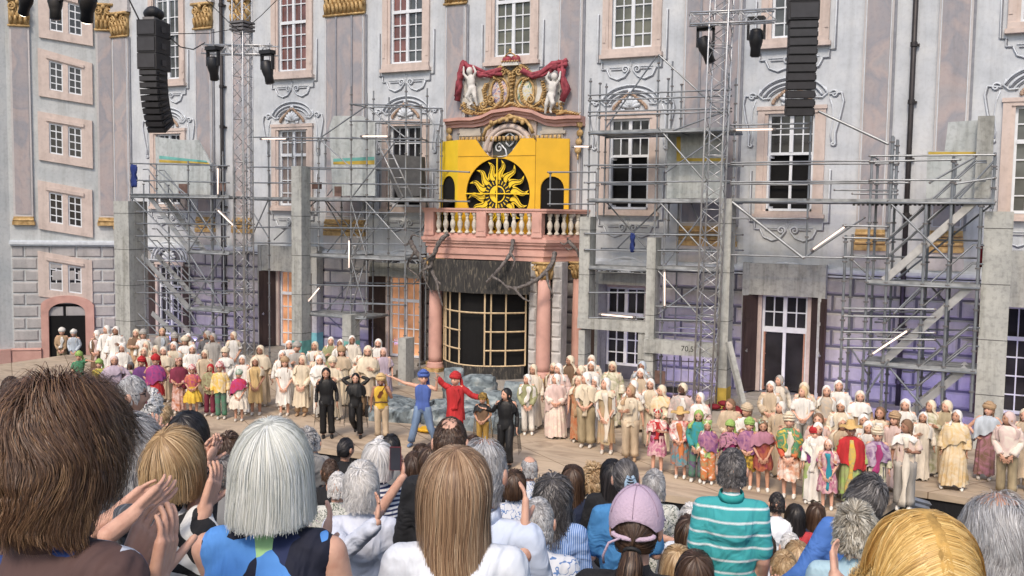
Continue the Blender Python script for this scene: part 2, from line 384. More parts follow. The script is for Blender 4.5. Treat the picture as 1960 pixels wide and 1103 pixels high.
def pilaster(x0,x1,strip=None,parent=palace,zb=4.2,mb_=None):
    mb=MB(); mb.box(x0,-.10,5.30,x1,0,12.62); mb.box(x0-.06,-.12,4.2,x1+.06,0,4.70)
    pil=mb.obj('pilaster',M_pinkpl,parent)
    p=MB(); p.box(x0+.09,-.115,5.42,x1-.09,-.101,12.55); p.obj('marble_panel',M_marble,pil)
    e=MB()
    for a in (x0+.055,x1-.075): e.box(a,-.13,5.42,a+.02,-.101,12.55)
    e.box(x0+.055,-.13,5.40,x1-.055,-.101,5.42)
    e.obj('panel_edge',M_mould,pil)
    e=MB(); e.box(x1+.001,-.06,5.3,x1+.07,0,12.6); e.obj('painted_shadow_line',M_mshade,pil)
    g=MB(); g.box(x0-.05,-.16,4.70,x1+.05,0,4.86); g.path([(x0-.03,-.13,4.93),(x1+.03,-.13,4.93)],.06,8); g.box(x0-.02,-.14,5.0,x1+.02,0,5.10); g.path([(x0-.01,-.12,5.17),(x1+.01,-.12,5.17)],.05,8); g.box(x0,-.125,5.22,x1,0,5.30); g.obj('gilded_base',M_gold,pil,False)
    c=MB(); capital(c,x0,x1); c.obj('gilded_capital',M_gold,pil,True)
    u=MB(); u.box(x0-.12,-.2,13.62,x1+.12,0,13.8); u.box(x0-.06,-.14,13.8,x1+.06,0,14.6); u.box(x0-.2,-.28,14.6,x1+.2,0,14.75); u.obj('entablature_block',M_pinkpl,pil)
    return pil
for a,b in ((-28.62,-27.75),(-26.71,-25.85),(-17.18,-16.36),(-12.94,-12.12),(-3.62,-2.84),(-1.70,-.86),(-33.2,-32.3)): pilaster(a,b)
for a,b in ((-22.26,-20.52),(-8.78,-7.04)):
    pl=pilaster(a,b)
    p=MB()
    for t in (.30,.70): p.box(a+(b-a)*t-.035,-.15,7.2,a+(b-a)*t+.035,-.117,12.6)
    p.obj('painted_panel_line',M_mshade,pl)
# grey down pipes
M_pipe=mat('dark_brown_copper_pipe',(.05,.045,.045),.5,metal=.4)
for x,lb in ((-27.2,'dark rain pipe running down the palace front beside the left stair scaffold'),(-2.30,'dark rain pipe running down the palace front behind the right stair scaffold')):
    mb=MB(); mb.tube((x,-.14,.3),(x,-.14,15.3),.07,n=10)
    d=mb.obj('rain_pipe',M_pipe,None,True); tag(d,lb,'rain pipe')
    for z in [1+1.55*k for k in range(10)]: cl=MB(); cl.tube((x,-.14,z),(x,-.14,z+.12),.095,n=10); cl.box(x-.01,-.12,z+.03,x+.14,-.0,z+.08); cl.obj('pipe_clip',M_pipe,d)
# ---- ground floor doors and arches
for i,x in enumerate(BAYS):
    if i==3: continue
    z0=.42 if i!=4 else .8
    mb=MB()
    mb.box(x-GW-.14,-.08,z0,x-GW,0,3.32); mb.box(x+GW,-.08,z0,x+GW+.14,0,3.32); mb.box(x-GW-.14,-.1,3.32,x+GW+.14,0,3.46)
    # arched plaster hood
    dr=mb.obj('doorway',M_stone,palace)
    h=MB(); dk=MB()
    for r,wd in ((.98,.045),(.82,.05),(.66,.03)):
        p=[(x+math.cos(a)*r,-.06,3.50+math.sin(a)*r*.78) for a in [PI*i_/18 for i_ in range(19)]]
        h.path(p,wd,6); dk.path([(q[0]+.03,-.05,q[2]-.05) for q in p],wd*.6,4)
    shell(h,x,-.05,3.55,.36); h.box(x-1.1,-.12,3.46,x+1.1,-.02,3.53)
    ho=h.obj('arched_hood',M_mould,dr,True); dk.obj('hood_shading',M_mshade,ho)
    s=MB(); sash(s,x-GW,x+GW,z0,3.32,(4,1),2.45,.10); 
    if i==5:
        s=MB(); y=.10; x0,x1=x-GW,x+GW
        sash(s,x0,x1,2.28,3.32,(2,),None,y); s.box(x0,y-.05,z0,x0+.06,y+.03,2.28); s.box(x1-.06,y-.05,z0,x1,y+.03,2.28); s.box(x-.045,y-.05,z0,x+.045,y+.03,2.28); s.box(x0,y-.06,2.2,x1,y+.02,2.3)
    s.obj('window_frame',M_white,dr)
    p=MB(); p.box(x-GW+.06,.115,z0+.05,x+GW-.06,.14,3.28); p.obj('glass_pane',M_glass['warm' if i in(1,2) else 'dark'],dr)
    if i==5:
        q=MB()
        for sg in (1,-1):
            M=Matrix.Translation((x+sg*(GW-.08),.02,0))@Matrix.Rotation(sg*math.radians(-78),4,'Z')
            for (a,b,c,d) in ((0,z0+.04,.06,2.2),(.42,z0+.04,.48,2.2),(.06,z0+.04,.42,z0+.12),(.06,2.12,.42,2.2),(.06,z0+.6,.42,z0+.63),(.06,z0+1.1,.42,z0+1.13)): q.box(-sg*a,-.02,b,-sg*c,.02,d,M)
        q.obj('open_casement',mat('orange_brown_wood',(.5,.27,.18),.6),dr)  # opened leaves in a mottled orange brown wood colour
    # shutters
    for sg in ((-1,1)):
        if i==4 and sg==1: continue
        ang=math.radians({(-1,5):62,(1,5):42,(-1,1):54,(-1,2):54,(1,1):40,(1,2):62,(-1,4):14}.get((sg,i),25))
        M=Matrix.Translation((x+sg*(GW+.13),-.10,0))@Matrix.Rotation(-sg*ang,4,'Z')
        m=MB(); m.box(0,-.025,z0+.02,sg*.62,.025,3.3,M)
        for a,b in ((z0+.15,z0+1.2),(z0+1.35,z0+2.1),(z0+2.2,3.2)):
            if b>a: m.box(sg*.07,-.04,a,sg*.55,-.0255,b,M)
        sh=m.obj('shutter',M_brown,dr)
        m=MB(); m.box(sg*.44,-.06,z0+1.22,sg*.52,-.041,z0+1.26,M); m.box(sg*.46,-.075,z0+1.2,sg*.48,-.041,z0+1.3,M); m.obj('latch',mat('steel_latch',(.4,.4,.4),.4,metal=.7),sh)
# ---- stair tower on the left
TA=Vector((-33.3,0,0)); TB=Vector((-36.45,-2.6,0)); TL=(TB-TA).length; TU=(TB-TA)/TL; TN=Vector((TU.y,-TU.x,0)); 
if TN.y>0: TN=-TN
TM=Matrix(((-TU.x,-TN.x,0,TA.x),(-TU.y,-TN.y,0,TA.y),(0,0,1,0),(0,0,0,1)))   # local x grows towards the corner (0 at the corner), local -y is outward
def TW(px,py):
    r=ray(px,py); t=(TA-CAM).dot(TN)/r.dot(TN); p=CAM+r*t; return (p-TA).dot(-TU),p.z
tower=empty('stair_tower',(0,0,0),'grey stair tower with slanted twin windows at the left end of the palace','tower')
def tobj(mb,name,m,parent=tower,smooth=False):
    mb.v=[tuple(TM@Vector(v)) for v in mb.v]; return mb.obj(name,m,parent,smooth)
mb=MB(); mb.box(-TL,0,-1.2,0,6,ZT); tw=tobj(mb,'wall',M_towerpl)
T2=TB+Vector((-1.2,-2.3,0)); T3=T2+Vector((.3,-5,0))
mb=MB(); mb.plan([(TB.x,TB.y),(T2.x,T2.y),(T3.x,T3.y),(T3.x-4,T3.y),(TB.x-4,TB.y+3)],-1.2,ZT); mb.obj('side_wall',M_towerpl,tower)
mb=MB()
for r in range(10):
    z0=-1.0+r*.5
    x=-TL+.06-(.5 if r%2 else 0)
    while x<-.05:
        a,b=max(x,-TL+.06),min(x+.95,-.05)
        if b-a>.15:
            cx0,cx1=TW(92,650)[0],TW(182,650)[0]
            if not (r<4 and b>cx0 and a<cx1) : mb.block(a,z0+.03,b,z0+.47,0,.05,.045)
            else:
                if a<cx0-.1: mb.block(a,z0+.03,min(b,cx0),z0+.47,0,.05,.045)
                if b>cx1+.1: mb.block(max(a,cx1),z0+.03,b,z0+.47,0,.05,.045)
        x+=1.0
tobj(mb,'rusticated_stonework',M_rust)
mb=MB()
for za,zb,d in ((3.98,4.05,.12),(4.05,4.16,.2),(4.16,4.22,.1)): mb.box(-TL,-d,za,-.001,0,zb)
tobj(mb,'string_course',M_mould)
for (pa,pb) in (((22,200),(60,200)),((186,200),(219,200))):
    a,b=TW(*pa)[0],TW(*pb)[0]; mb=MB(); mb.box(a,-.10,5.2,b,0,12.9); pil=tobj(mb,'pilaster',M_pinkpl)
    mb=MB(); mb.box(a+.08,-.12,5.3,b-.08,-.101,12.8); tobj(mb,'marble_panel',M_marble,pil)
    mb=MB(); mb.box(a-.05,-.16,4.85,b+.05,0,5.0); mb.path([(a-.02,-.13,5.06),(b+.02,-.13,5.06)],.06,8); mb.box(a,-.13,5.11,b,0,5.2); tobj(mb,'gilded_base',M_gold,pil)
    mb=MB(); capital(mb,a,b,12.9,14.0); tobj(mb,'gilded_capital',M_gold,pil,True)
def slanted(y0,y1,wx0,wy0,wy1,blk):
    """twin window in a frame sheared downwards to the right: pixel rows of the frame and of the two lights"""
    (xa,za),(xb,zb)=TW(73,y0),TW(177,y0+19 if y0>100 else y0+30); (_,zc),(_,zd)=TW(76,y1),TW(179,y1+(12 if y1>500 else 17))
    def quad(mb,x0,x1,t0,t1,ya,yb):
        def Z(x,t):
            u=(x-xa)/(xb-xa); top=za+(zb-za)*u; bot=zc+(zd-zc)*u; return bot+(top-bot)*t
        p=[(x0,Z(x0,t0)),(x1,Z(x1,t0)),(x1,Z(x1,t1)),(x0,Z(x0,t1))]
        mb.prism(p,ya,yb)
    mb=MB(); W_=xb-xa; L1=xa+W_*.20; L2=xa+W_*.45; R1=xa+W_*.55; R2=xa+W_*.80; b0,b1=.17,.80
    quad(mb,xa,L1,0,1,-.10,0); quad(mb,R2,xb,0,1,-.10,0); quad(mb,L2,R1,b0,b1,-.10,0); quad(mb,L1,R2,0,b0,-.10,0); quad(mb,L1,R2,b1,1,-.10,0)
    quad(mb,L1-.10,R2+.10,b1+.03,b1+.10,-.16,-.1)
    wf=tobj(mb,'window',M_stone)
    s=MB(); p=MB()
    for a,b in ((L1,L2),(R1,R2)):
        quad(p,a,b,b0,b1,-.02,0)
        for x0,x1 in ((a,a+.05),(b-.05,b)): quad(s,x0,x1,b0,b1,-.055,-.021)
        m=(a+b)/2; quad(s,m-.02,m+.02,b0+.03,b1-.03,-.045,-.021)
        for t in (b0,b1-.03): quad(s,a+.05,b-.05,t,t+.03,-.054,-.021)
        for k in range(1,4): t=b0+(b1-b0)*k/4; quad(s,a+.05,b-.05,t-.01,t+.012,-.046,-.0215)
    tobj(s,'window_frame',M_white,wf); tobj(p,'glass_pane',M_glass['dark'],wf)
for y0,y1 in ((-30,72),(92,184),(213,306),(345,438),(480,567)): slanted(y0,y1,0,0,0,0)
# arched tower door
a,zt=TW(95,622); b,_=TW(165,622); a0,_=TW(81,640); b0,_=TW(182,640); zb=-1.0
mb=MB(); xm=(a+b)/2; hw=(b-a)/2; top=1.62
def arch(r,zs,h,n=14): return [(xm+math.cos(PI*i/n)*r,zs+math.sin(PI*i/n)*h) for i in range(n+1)]
outer=[(b0,zb)]+[(b0,1.5)]+arch((b0-a0)/2*.98,1.5,.42)[1:-1]+[(a0,1.5),(a0,zb)]
inner=[(b,zb),(b,1.2)]+arch(hw,1.2,.42)[1:-1]+[(a,1.2),(a,zb)]
n=len(outer); mb.add([(x,-.16,z) for x,z in outer]+[(x,-.16,z) for x,z in inner]+[(x,0,z) for x,z in outer]+[(x,0,z) for x,z in inner],
   [(i,i+1,n+i+1,n+i) for i in range(n-1)]+[(i,2*n+i,2*n+i+1,i+1) for i in range(n-1)]+[(n+i,n+i+1,3*n+i+1,3*n+i) for i in range(n-1)])
dr=tobj(mb,'doorway',M_rose)
mb=MB(); mb.prism(inner[::-1],-.03,0); tobj(mb,'dark_opening',M_black,dr)
mb=MB(); mb.box(-TL-.0,-.25,-1.2,a0,-.0,-.35); mb.path([(-TL,-.2,-.33),(a0,-.2,-.33)],.08,6); tobj(mb,'plinth',M_rose)
mb=MB(); mb.box(b0,-.25,-1.2,-.3,0,-.35); tobj(mb,'plinth',M_rose)
pl=MB(); pl.plan([(TB.x,TB.y-.0),(TB.x+.2,TB.y-.25),(T2.x+.35,T2.y-.1),(T2.x+.5,T2.y-5),(T2.x,T2.y-5),(T2.x,T2.y)],-1.2,-.3); pl.obj('side_plinth',M_rose,tower)
# ================================================================ PORTICO, BALCONY, COAT OF ARMS
def pw(pts,Y): return [tuple(W(x,y,Y)) for x,y in pts]
port=struct; 
YB=-1.45; XL,XR=-16.98,-12.72; XLb,XRb=-17.62,-11.9
def planpoly(g): return [(XL-g,YB-g),(XR+g,YB-g),(XRb+g,-.01),(XLb-g,-.01)]
bal=MB(); bal.plan(planpoly(.05),4.50,4.62); bal.plan(planpoly(.12),4.62,4.70); bal.plan(planpoly(.17),4.70,4.80); bal.plan(planpoly(.02),4.26,4.44); bal.plan(planpoly(-.03),4.1,4.26); bal.plan(planpoly(.0),4.44,4.50); 
balcony=bal.obj('balcony',M_rose,palace)
mb=MB(); mb.plan(planpoly(.10),4.80,4.86); mb.plan(planpoly(.02),4.86,4.94); mb.obj('balustrade_base',M_rose,balcony)
rb=MB()
rails=[((XL,YB),(XR,YB)),((XR,YB),(XRb,0)),((XL,YB),(XLb,0))]
def rail(mb,z0,z1,w):
    o=w; mb.add([(XL-o,YB-o,z) for z in(z0,z1)]+[(XR+o,YB-o,z) for z in(z0,z1)]+[(XRb+o,-.02,z) for z in(z0,z1)]+[(XLb-o,-.02,z) for z in(z0,z1)]+
      [(XL+o,YB+o,z) for z in(z0,z1)]+[(XR-o,YB+o,z) for z in(z0,z1)]+[(XRb-o,-.02,z) for z in(z0,z1)]+[(XLb+o,-.02,z) for z in(z0,z1)],
      [(0,2,3,1),(2,4,5,3),(6,0,1,7),(8,9,11,10),(10,11,13,12),(14,15,9,8),(1,3,11,9),(3,5,13,11),(7,1,9,15),(0,8,10,2),(2,10,12,4),(6,14,8,0)])
rail(rb,5.62,5.70,.11); rail(rb,5.70,5.76,.15); rb.obj('handrail',M_rose,balcony)
M_bst=mat('pale_baluster_stone',(.62,.58,.50),.8,var=.15,scale=9)
prof=[(.055,0),(.085,.0),(.085,.06),(.05,.08),(.045,.12),(.07,.18),(.095,.28),(.085,.36),(.05,.44),(.045,.47),(.065,.49),(.05,.52),(.06,.58),(.085,.60),(.085,.68),(.06,.68)]
def baluster(x,y):
    m=MB(); m.lathe(prof,(x,y,4.94),8); m.obj('baluster',M_bst,balcony,True)
def pier(x,y,rz=0,w=.17):
    M=Matrix.Translation((x,y,0))@Matrix.Rotation(rz,4,'Z'); m=MB(); m.box(-w,-.13,4.86,w,.13,5.64,M); m.box(-w+.05,-.145,5.02,w-.05,-.131,5.52,M); m.box(-w-.02,-.15,4.86,w+.02,.15,4.94,M)
    m.obj('baluster_pier',M_rose,balcony)
xm=-14.9
for x in (XL+.12,xm,XR-.2): pier(x,YB)
for a,b in ((XL+.12,xm),(xm,XR-.2)):
    for k in range(6): baluster(a+.17+(b-a-.34)*(k+.5)/6,YB)
for k in range(5): t=(k+.8)/6; baluster(XR+(XRb-XR)*t,YB*(1-t)); baluster(XL+(XLb-XL)*t,YB*(1-t))
# columns
def column(x,y,r,z0,z1,lab=None):
    m=MB(); m.lathe([(r*1.0,z0+.3),(r*1.02,z0+.5),(r,(z0+z1)/2),(r*.86,z1-.55)],(x,y,0),20); m.lathe([(r*1.35,z0+.10),(r*1.4,z0+.16),(r*1.15,z0+.24),(r*1.2,z0+.28),(r*1.0,z0+.31)],(x,y,0),20); 
    c=m.obj('column',M_rose,palace,True)
    m=MB(); m.box(x-r*1.45,y-r*1.45,z0,x+r*1.45,y+r*1.45,z0+.12); m.obj('column_plinth',M_gold,c)
    g=MB(); g.lathe([(r*.86,z1-.55),(r*.9,z1-.4),(r*1.1,z1-.15),(r*1.25,z1-.05)],(x,y,0),16); g.box(x-r*1.35,y-r*1.35,z1-.06,x+r*1.35,y+r*1.35,z1)
    for k in range(8):
        a=2*PI*k/8
        for dz,h in ((0,.26),(.18,.24)):
            aa=a+(PI/8 if dz else 0); ca,sa=math.cos(aa),math.sin(aa)
            g.path([(x+ca*r*.9,y+sa*r*.9,z1-.53+dz),(x+ca*r*1.05,y+sa*r*1.05,z1-.53+dz+h*.7),(x+ca*r*1.35,y+sa*r*1.35,z1-.53+dz+h)],.05,5,rs=[.05,.07,.025])
    for sx in(-1,1):
        g.path([(x+sx*r*1.1+q[0],y-r*1.15,z1-.18+q[2]) for q in spiral(0,0,.10,1.4,sx,PI/2,12)],.022,5)
    g.obj('gilded_capital',M_gold,c,True)
column(-16.62,-1.5,.225,.33,4.1); column(-12.66,-1.5,.225,.33,4.1); column(-12.0,-.35,.17,.33,4.1); column(-17.3,-.35,.17,.33,4.1)
m=MB()
for a,b in ((-13.25,-12.98),(-12.45,-12.12)):
    for k in range(8): m.block(a,.35+k*.46,b,.35+k*.46+.44,-1.35,.06,.05)
    m.box(a,-1.35,.33,b,-.9,4.1)
m.obj('stone_pier',mat('pale_stone_blocks',(.5,.49,.48),.85,scale=5,bump=.3),palace)
m=MB(); m.box(-17.6,-2.1,0.0,-11.7,0,.33); m.box(-17.0,-2.5,0,-12.2,-2.1,.17); m.obj('portico_step',mat('worn_step_stone',(.33,.31,.28),.9,scale=4,bump=.3),palace)
# dark backdrop wall behind the cage
m=MB(); m.box(-16.3,-.9,.33,-13.25,-.8,4.1); m.obj('dark_opening',M_black,palace)
# pediment over the balcony window
def pedi(Y): 
    top=[(853,229),(880,226),(905,226),(925,222),(945,212),(985,206),(1020,211),(1045,222),(1065,224),(1090,222),(1115,222)]
    return [W(x,y,Y) for x,y in top]
ped=MB()
for th,dy,off in ((.10,.42,0),(.09,.30,-.10),(.12,.22,-.19)):
    P=pedi(-.25); 
    for i in range(len(P)-1):
        a,b=P[i],P[i+1]; ped.prism([(a.x,a.z+off-th),(b.x,b.z+off-th),(b.x,b.z+off),(a.x,a.z+off)],-dy,0)
pd=ped.obj('pediment',M_rose,palace)
m=MB(); m.box(-16.55,-.16,7.4,-15.75,0,8.45); m.box(-13.45,-.16,7.4,-12.7,0,8.45); m.box(-16.6,-.2,8.2,-15.7,0,8.3); m.box(-13.5,-.2,8.2,-12.6,0,8.3); m.obj('pediment_frieze',mat('frieze_stone',(.48,.44,.38),.85,scale=3),pd)
g=MB()
for k in range(26):
    x=-16.55+k*.155
    if x>-12.7: break
    g.box(x,-.26,8.0,x+.08,-.16,8.16)
for drop in (((1110,238),(1110,255),(1108,272),(1106,288)),((860,250),(860,265))):
    g2_=MB()
    for px,py in drop: p=W(px,py,-.2); g2_.ell(p,(.12,.08,.12),7,5); g2_.path([(p.x,p.y,p.z-.1),(p.x,p.y,p.z-.3)],.03,5)
    g2_.obj('gilded_drop',M_gold,pd,True)
def gp(pts,r=.05,Y=-.35,rs=None): g.path(pw(pts,Y),r,6,rs=rs)
gp([(925,262),(930,248),(945,236),(962,228),(985,224),(1005,230),(1015,242),(1020,255)],.06); gp([(955,235),(975,220),(1000,233)],.05)
for px in (940,955,970,985,1000): p=W(px,238-8*math.sin((px-930)/80*PI),-.4); g.ell(p,(.08,.06,.08),6,5)
g.obj('gilded_ornament',M_gold,pd,True)
# round headed niche and oculus of the balcony window
m=MB(); oc=W(974,292,-.15); R0=.86
for r,wd in ((R0,.10),(R0-.14,.06)): m.path([(oc.x+math.cos(a)*r,-.18,oc.z+math.sin(a)*r) for a in [PI*i/24 for i in range(25)]],wd,8)
m.box(oc.x-R0-.1,-.24,4.9,oc.x-R0+.12,0,oc.z); m.box(oc.x+R0-.12,-.24,4.9,oc.x+R0+.1,0,oc.z)
arch_=m.obj('arched_window_surround',M_stone,palace,True)
m=MB(); m.prism([(oc.x+math.cos(a)*.72,oc.z+math.sin(a)*.72) for a in [PI*i/20 for i in range(21)]]+[(oc.x-.72,5.0),(oc.x+.72,5.0)],-.03,-.01); m.obj('glass_pane',M_glass['grey'],arch_)
m=MB()
for sg in(1,-1):
    def S(p): return p if sg>0 else mirror(p,oc.x)
    m.path(S([(oc.x+.05,-.1,oc.z-.3),(oc.x+.15,-.1,oc.z+.1),(oc.x+.35,-.1,oc.z+.3)]+spiral(oc.x+.42,oc.z+.16,.16,1.2,-1,PI/2,12)),.03,6)
    m.path(S([(oc.x+.1,-.1,oc.z-.1),(oc.x+.4,-.1,oc.z-.15)]+spiral(oc.x+.45,oc.z-.28,.14,1.2,-1,PI/2,12)),.03,6)
    m.path(S([(oc.x,-.1,oc.z+.65),(oc.x+.2,-.1,oc.z+.5),(oc.x+.12,-.1,oc.z+.3),(oc.x,-.1,oc.z+.2)]),.03,6)
m.obj('scroll_grille',M_white,arch_,True)
# coat of arms
coa=MB(); M_erm=mat('ermine_plaster',(.66,.65,.60),.8,var=.1)
mant=[(884,152),(900,136),(925,150),(950,150),(985,145),(1015,150),(1040,148),(1068,146),(1082,170),(1086,193),(1070,211),(1040,206),(1010,212),(985,208),(950,206),(920,214),(888,206),(877,182)]
coa.prism([(p.x,p.z) for p in [W(x,y,-.12) for x,y in mant]],-.14,-.0)
co=coa.obj('coat_of_arms',M_erm,palace)
m=MB(); random.seed(3)
for k in range(70):
    x=random.uniform(884,1080); y=random.uniform(150,207)
    if 925<x<1035: continue
    p=W(x,y,-.15); m.ell(p,(.024,.012,.05),5,4)
m.obj('ermine_spots',mat('dark_spots',(.06,.05,.05),.8),co)
g=MB()
for pts,r in (([(905,205),(925,212),(945,208),(960,195),(962,175),(955,155),(945,150)],.08),([(1060,206),(1040,212),(1015,205),(1000,192),(997,172),(1003,155),(1014,150)],.08),
    ([(932,160),(926,175),(930,195),(945,204)],.06),([(1038,155),(1042,175),(1036,195),(1020,205)],.06),([(945,150),(950,135),(960,128),(975,140),(978,165),(979,195)],.07),([(1014,150),(1008,132),(995,126),(983,138),(980,165)],.07),
    ([(885,200),(893,212),(915,218),(935,216)],.06),([(1045,214),(1065,213),(1090,216),(1108,220)],.06),([(965,205),(979,198),(995,206)],.07)):
    g.path(pw(pts,-.25),r*.8,8,rs=[r*.8*(.55+.6*math.sin(PI*(i+.5)/len(pts))) for i in range(len(pts))])
    for ox,oy in ((3.2,1.5),(-3.2,-1.5)): g.path(pw([(x+ox,y+oy) for x,y in pts],-.2),r*.3,6)
    P_=pw(pts,-.3)
    for i in range(len(P_)-1):
        for q in range(4):
            u=(q+.5)/4; c=[P_[i][k]+(P_[i+1][k]-P_[i][k])*u for k in range(3)]; g.path([(c[0]-.09,-.22,c[2]+.03),(c[0],-.34,c[2]),(c[0]+.07,-.22,c[2]+.07)],.03,5,rs=[.012,.028,.01])
for cx,cy,sd_ in ((962,137,1),(993,137,-1),(925,200,-1),(1045,198,1),(940,190,1),(1015,190,-1)):
    c=W(cx,cy,-.3); g.path([(q[0],-.3,q[2]) for q in spiral(c.x,c.z,.15,1.5,sd_,PI/2,18)],.035,6)
random.seed(5)
for k in range(60):
    t=random.random(); s_=random.choice((-1,1)); x=979+s_*random.uniform(22,100); y=random.uniform(196,216)
    g.ell(W(x,y,-.22),random.uniform(.03,.06),6,4)
for x0 in (885,1085): g.path(pw([(x0,212),(x0+ (8 if x0<900 else -8),216),(x0+(20 if x0<900 else -20),219)],-.3),.05,6)
g.obj('gilded_frame',M_gold,co,True)
for (cx,cy,nm,cols) in ((957,177,'shield',[(.25,.20,.30),(.55,.25,.15),(.6,.6,.58)]),(1005,177,'shield',[(.12,.22,.12),(.6,.5,.2),(.6,.6,.6)])):
    m=MB(); c=W(cx,cy-6,-.12); m.ell(c,(.47,.09,.66),18,12); m.obj('cartouche',mat('buff_cartouche',(.50,.40,.26),.7,scale=5),co,True); m=MB(); c=W(cx,cy,-.2); m.ell(c,(.30,.09,.44),16,10); sh=m.obj(nm,mat('shield_paint%d'%cx,(.5,.5,.5),.6,scale=5,stops=[(.35,cols[0]),(.42,cols[2]),(.52,cols[1]),(.6,cols[2]),(.7,cols[0])],detail=1,dist=1),co,True)
    m=MB(); m.path([(c.x+math.cos(a)*.33,-.24,c.z+math.sin(a)*.47) for a in [2*PI*i/24 for i in range(24)]],.04,6,closed=True); m.obj('shield_rim',M_gold,sh,True)
M_red=mat('crimson_drapery',(.33,.06,.08),.75,var=.25,scale=8)
def drape(mb,pts,w,Y=-.25,seed=1):
    rnd=random.Random(seed); P=pw(pts,Y)
    for k in range(5):
        mb.path([(p[0]+rnd.uniform(-w,w)*.6,p[1]-rnd.uniform(0,.12),p[2]+rnd.uniform(-w,w)) for p in P],w*.55,6,rs=[w*(.35+.35*rnd.random()) for _ in P])
m=MB(); drape(m,[(960,138),(940,145),(920,140),(905,130),(890,125)],.12,seed=1); drape(m,[(890,125),(885,145),(880,165),(876,188)],.15,seed=2); drape(m,[(1000,135),(1020,142),(1040,140),(1055,130),(1075,122)],.12,seed=3); drape(m,[(1075,125),(1080,150),(1085,170),(1080,190)],.15,seed=4); drape(m,[(1060,128),(1085,122)],.14,seed=6)
m.obj('red_drapery',M_red,co,True)
m=MB(); c=W(979,118,-.3); m.ell((c.x-.16,c.y,c.z+.05),(.17,.13,.16),9,7); m.ell((c.x+.16,c.y,c.z+.05),(.17,.13,.16),9,7); cr=m.obj('crown',M_red,co,True)
m=MB(); m.box(c.x-.30,c.y-.12,c.z-.14,c.x+.30,c.y+.1,c.z-.03); m.obj('crown_band',M_erm,cr)
m=MB(); m.path([(c.x-.3,c.y-.05,c.z),(c.x-.15,c.y-.1,c.z+.2),(c.x,c.y-.12,c.z+.28),(c.x+.15,c.y-.1,c.z+.2),(c.x+.3,c.y-.05,c.z)],.025,6); m.ell((c.x,c.y-.1,c.z+.34),.06,6,5)
for k in range(7): m.ell((c.x-.28+.56*k/6,c.y-.14,c.z-.01),.035,5,4)
m.obj('crown_gilding',M_gold,cr,True)
M_put=mat('white_stucco',(.66,.64,.60),.8,var=.08)
for sg,hx,hy in ((-1,899,136),(1,1061,147)):   # putti holding the drapery
    m=MB(); o=1 if sg>0 else -1
    hd=W(hx,hy,-.42)
    def P(dx,dz,dy=0): return (hd.x+o*dx,hd.y+dy,hd.z+dz)
    m.ell(P(0,0),(.12,.12,.135),9,7); m.cap(P(-.02,-.14),.06,P(-.03,-.18),.07,8)
    m.ell(P(-.06,-.36),(.15,.12,.24),9,7); m.ell(P(-.10,-.58),(.16,.13,.14),9,7)
    m.cap(P(-.10,-.6,-.05),.10,P(.02,-.85,-.12),.075,8); m.cap(P(.02,-.85,-.12),.07,P(-.12,-1.08,-.02),.04,8); m.cap(P(-.12,-1.08,-.02),.04,P(-.05,-1.14,-.08),.035,8)
    m.cap(P(-.16,-.6),.10,P(-.24,-.88,-.06),.07,8); m.cap(P(-.24,-.88,-.06),.065,P(-.30,-1.15),.04,8)
    m.cap(P(-.14,-.22),.06,P(-.26,-.05,-.05),.045,8); m.cap(P(-.26,-.05,-.05),.045,P(-.16,.14,-.06),.035,8); m.cap(P(.08,-.24),.06,P(.20,-.10,-.05),.045,8); m.cap(P(.2,-.1,-.05),.045,P(.22,.14,-.02),.035,8)
    v,f=fuse(m,.025,3); k=MB(); k.add(v,f); k.obj('cherub',M_put,co,True)
# ================================================================ YELLOW SUN SCREEN on the balcony
M_yel=mat('yellow_painted_board',(.76,.44,.025),.5,var=.06,scale=2,bump=.05)
M_yel2=mat('bright_yellow_board',(.84,.58,.03),.45,var=.05,scale=2)
M_blk=mat('black_paint',(.015,.015,.015),.6)
sun=empty('sun_screen',(-14.65,-.9,4.94),'yellow folding stage screen with a wavy sun cut out standing on the pink balcony','stage screen')
def rel(o,root): 
    for v in o.data.vertices: v.co=v.co-root.location
    return o
def SW(px,py): p=W(px,py,-1.0); return p.x,p.z
x0,_=SW(876,330); x1,_=SW(1026,330); zt=SW(880,268)[1]; cxs,czs=SW(952,372); Rs=SW(1014,372)[0]-cxs
def ringpoly(mb,outer,inner,y0,y1):
    n=len(outer); mb.add([(a,y0,b) for a,b in outer]+[(a,y0,b) for a,b in inner]+[(a,y1,b) for a,b in outer]+[(a,y1,b) for a,b in inner],
      [(i,(i+1)%n,n+(i+1)%n,n+i) for i in range(n)]+[(i,2*n+i,2*n+(i+1)%n,(i+1)%n) for i in range(n)]+[(n+i,n+(i+1)%n,3*n+(i+1)%n,3*n+i) for i in range(n)])
n=72; inner=[(cxs+math.cos(2*PI*i/n)*Rs,czs+math.sin(2*PI*i/n)*Rs) for i in range(n)]
zb=4.95
def outedge(a):   # where a ray from the sun centre meets the panel outline
    dx,dz=math.cos(a),math.sin(a); t=9
    if dx>0: t=min(t,(x1-cxs)/dx)
    if dx<0: t=min(t,(x0-cxs)/dx)
    if dz<0: t=min(t,(zb-czs)/dz)
    if dz>0:
        for k in range(400):
            tt=Rs+.01+k*.01; X=cxs+dx*tt; Z=czs+dz*tt
            c=abs(X-cxs-.0); lim=zt-( .62*max(0,1-(c/.72)**3) )
            if Z>lim: t=min(t,tt); break
    return (cxs+dx*t,czs+dz*t)
outer=[outedge(2*PI*i/n) for i in range(n)]
m=MB(); ringpoly(m,outer,inner,-1.0,-.95)
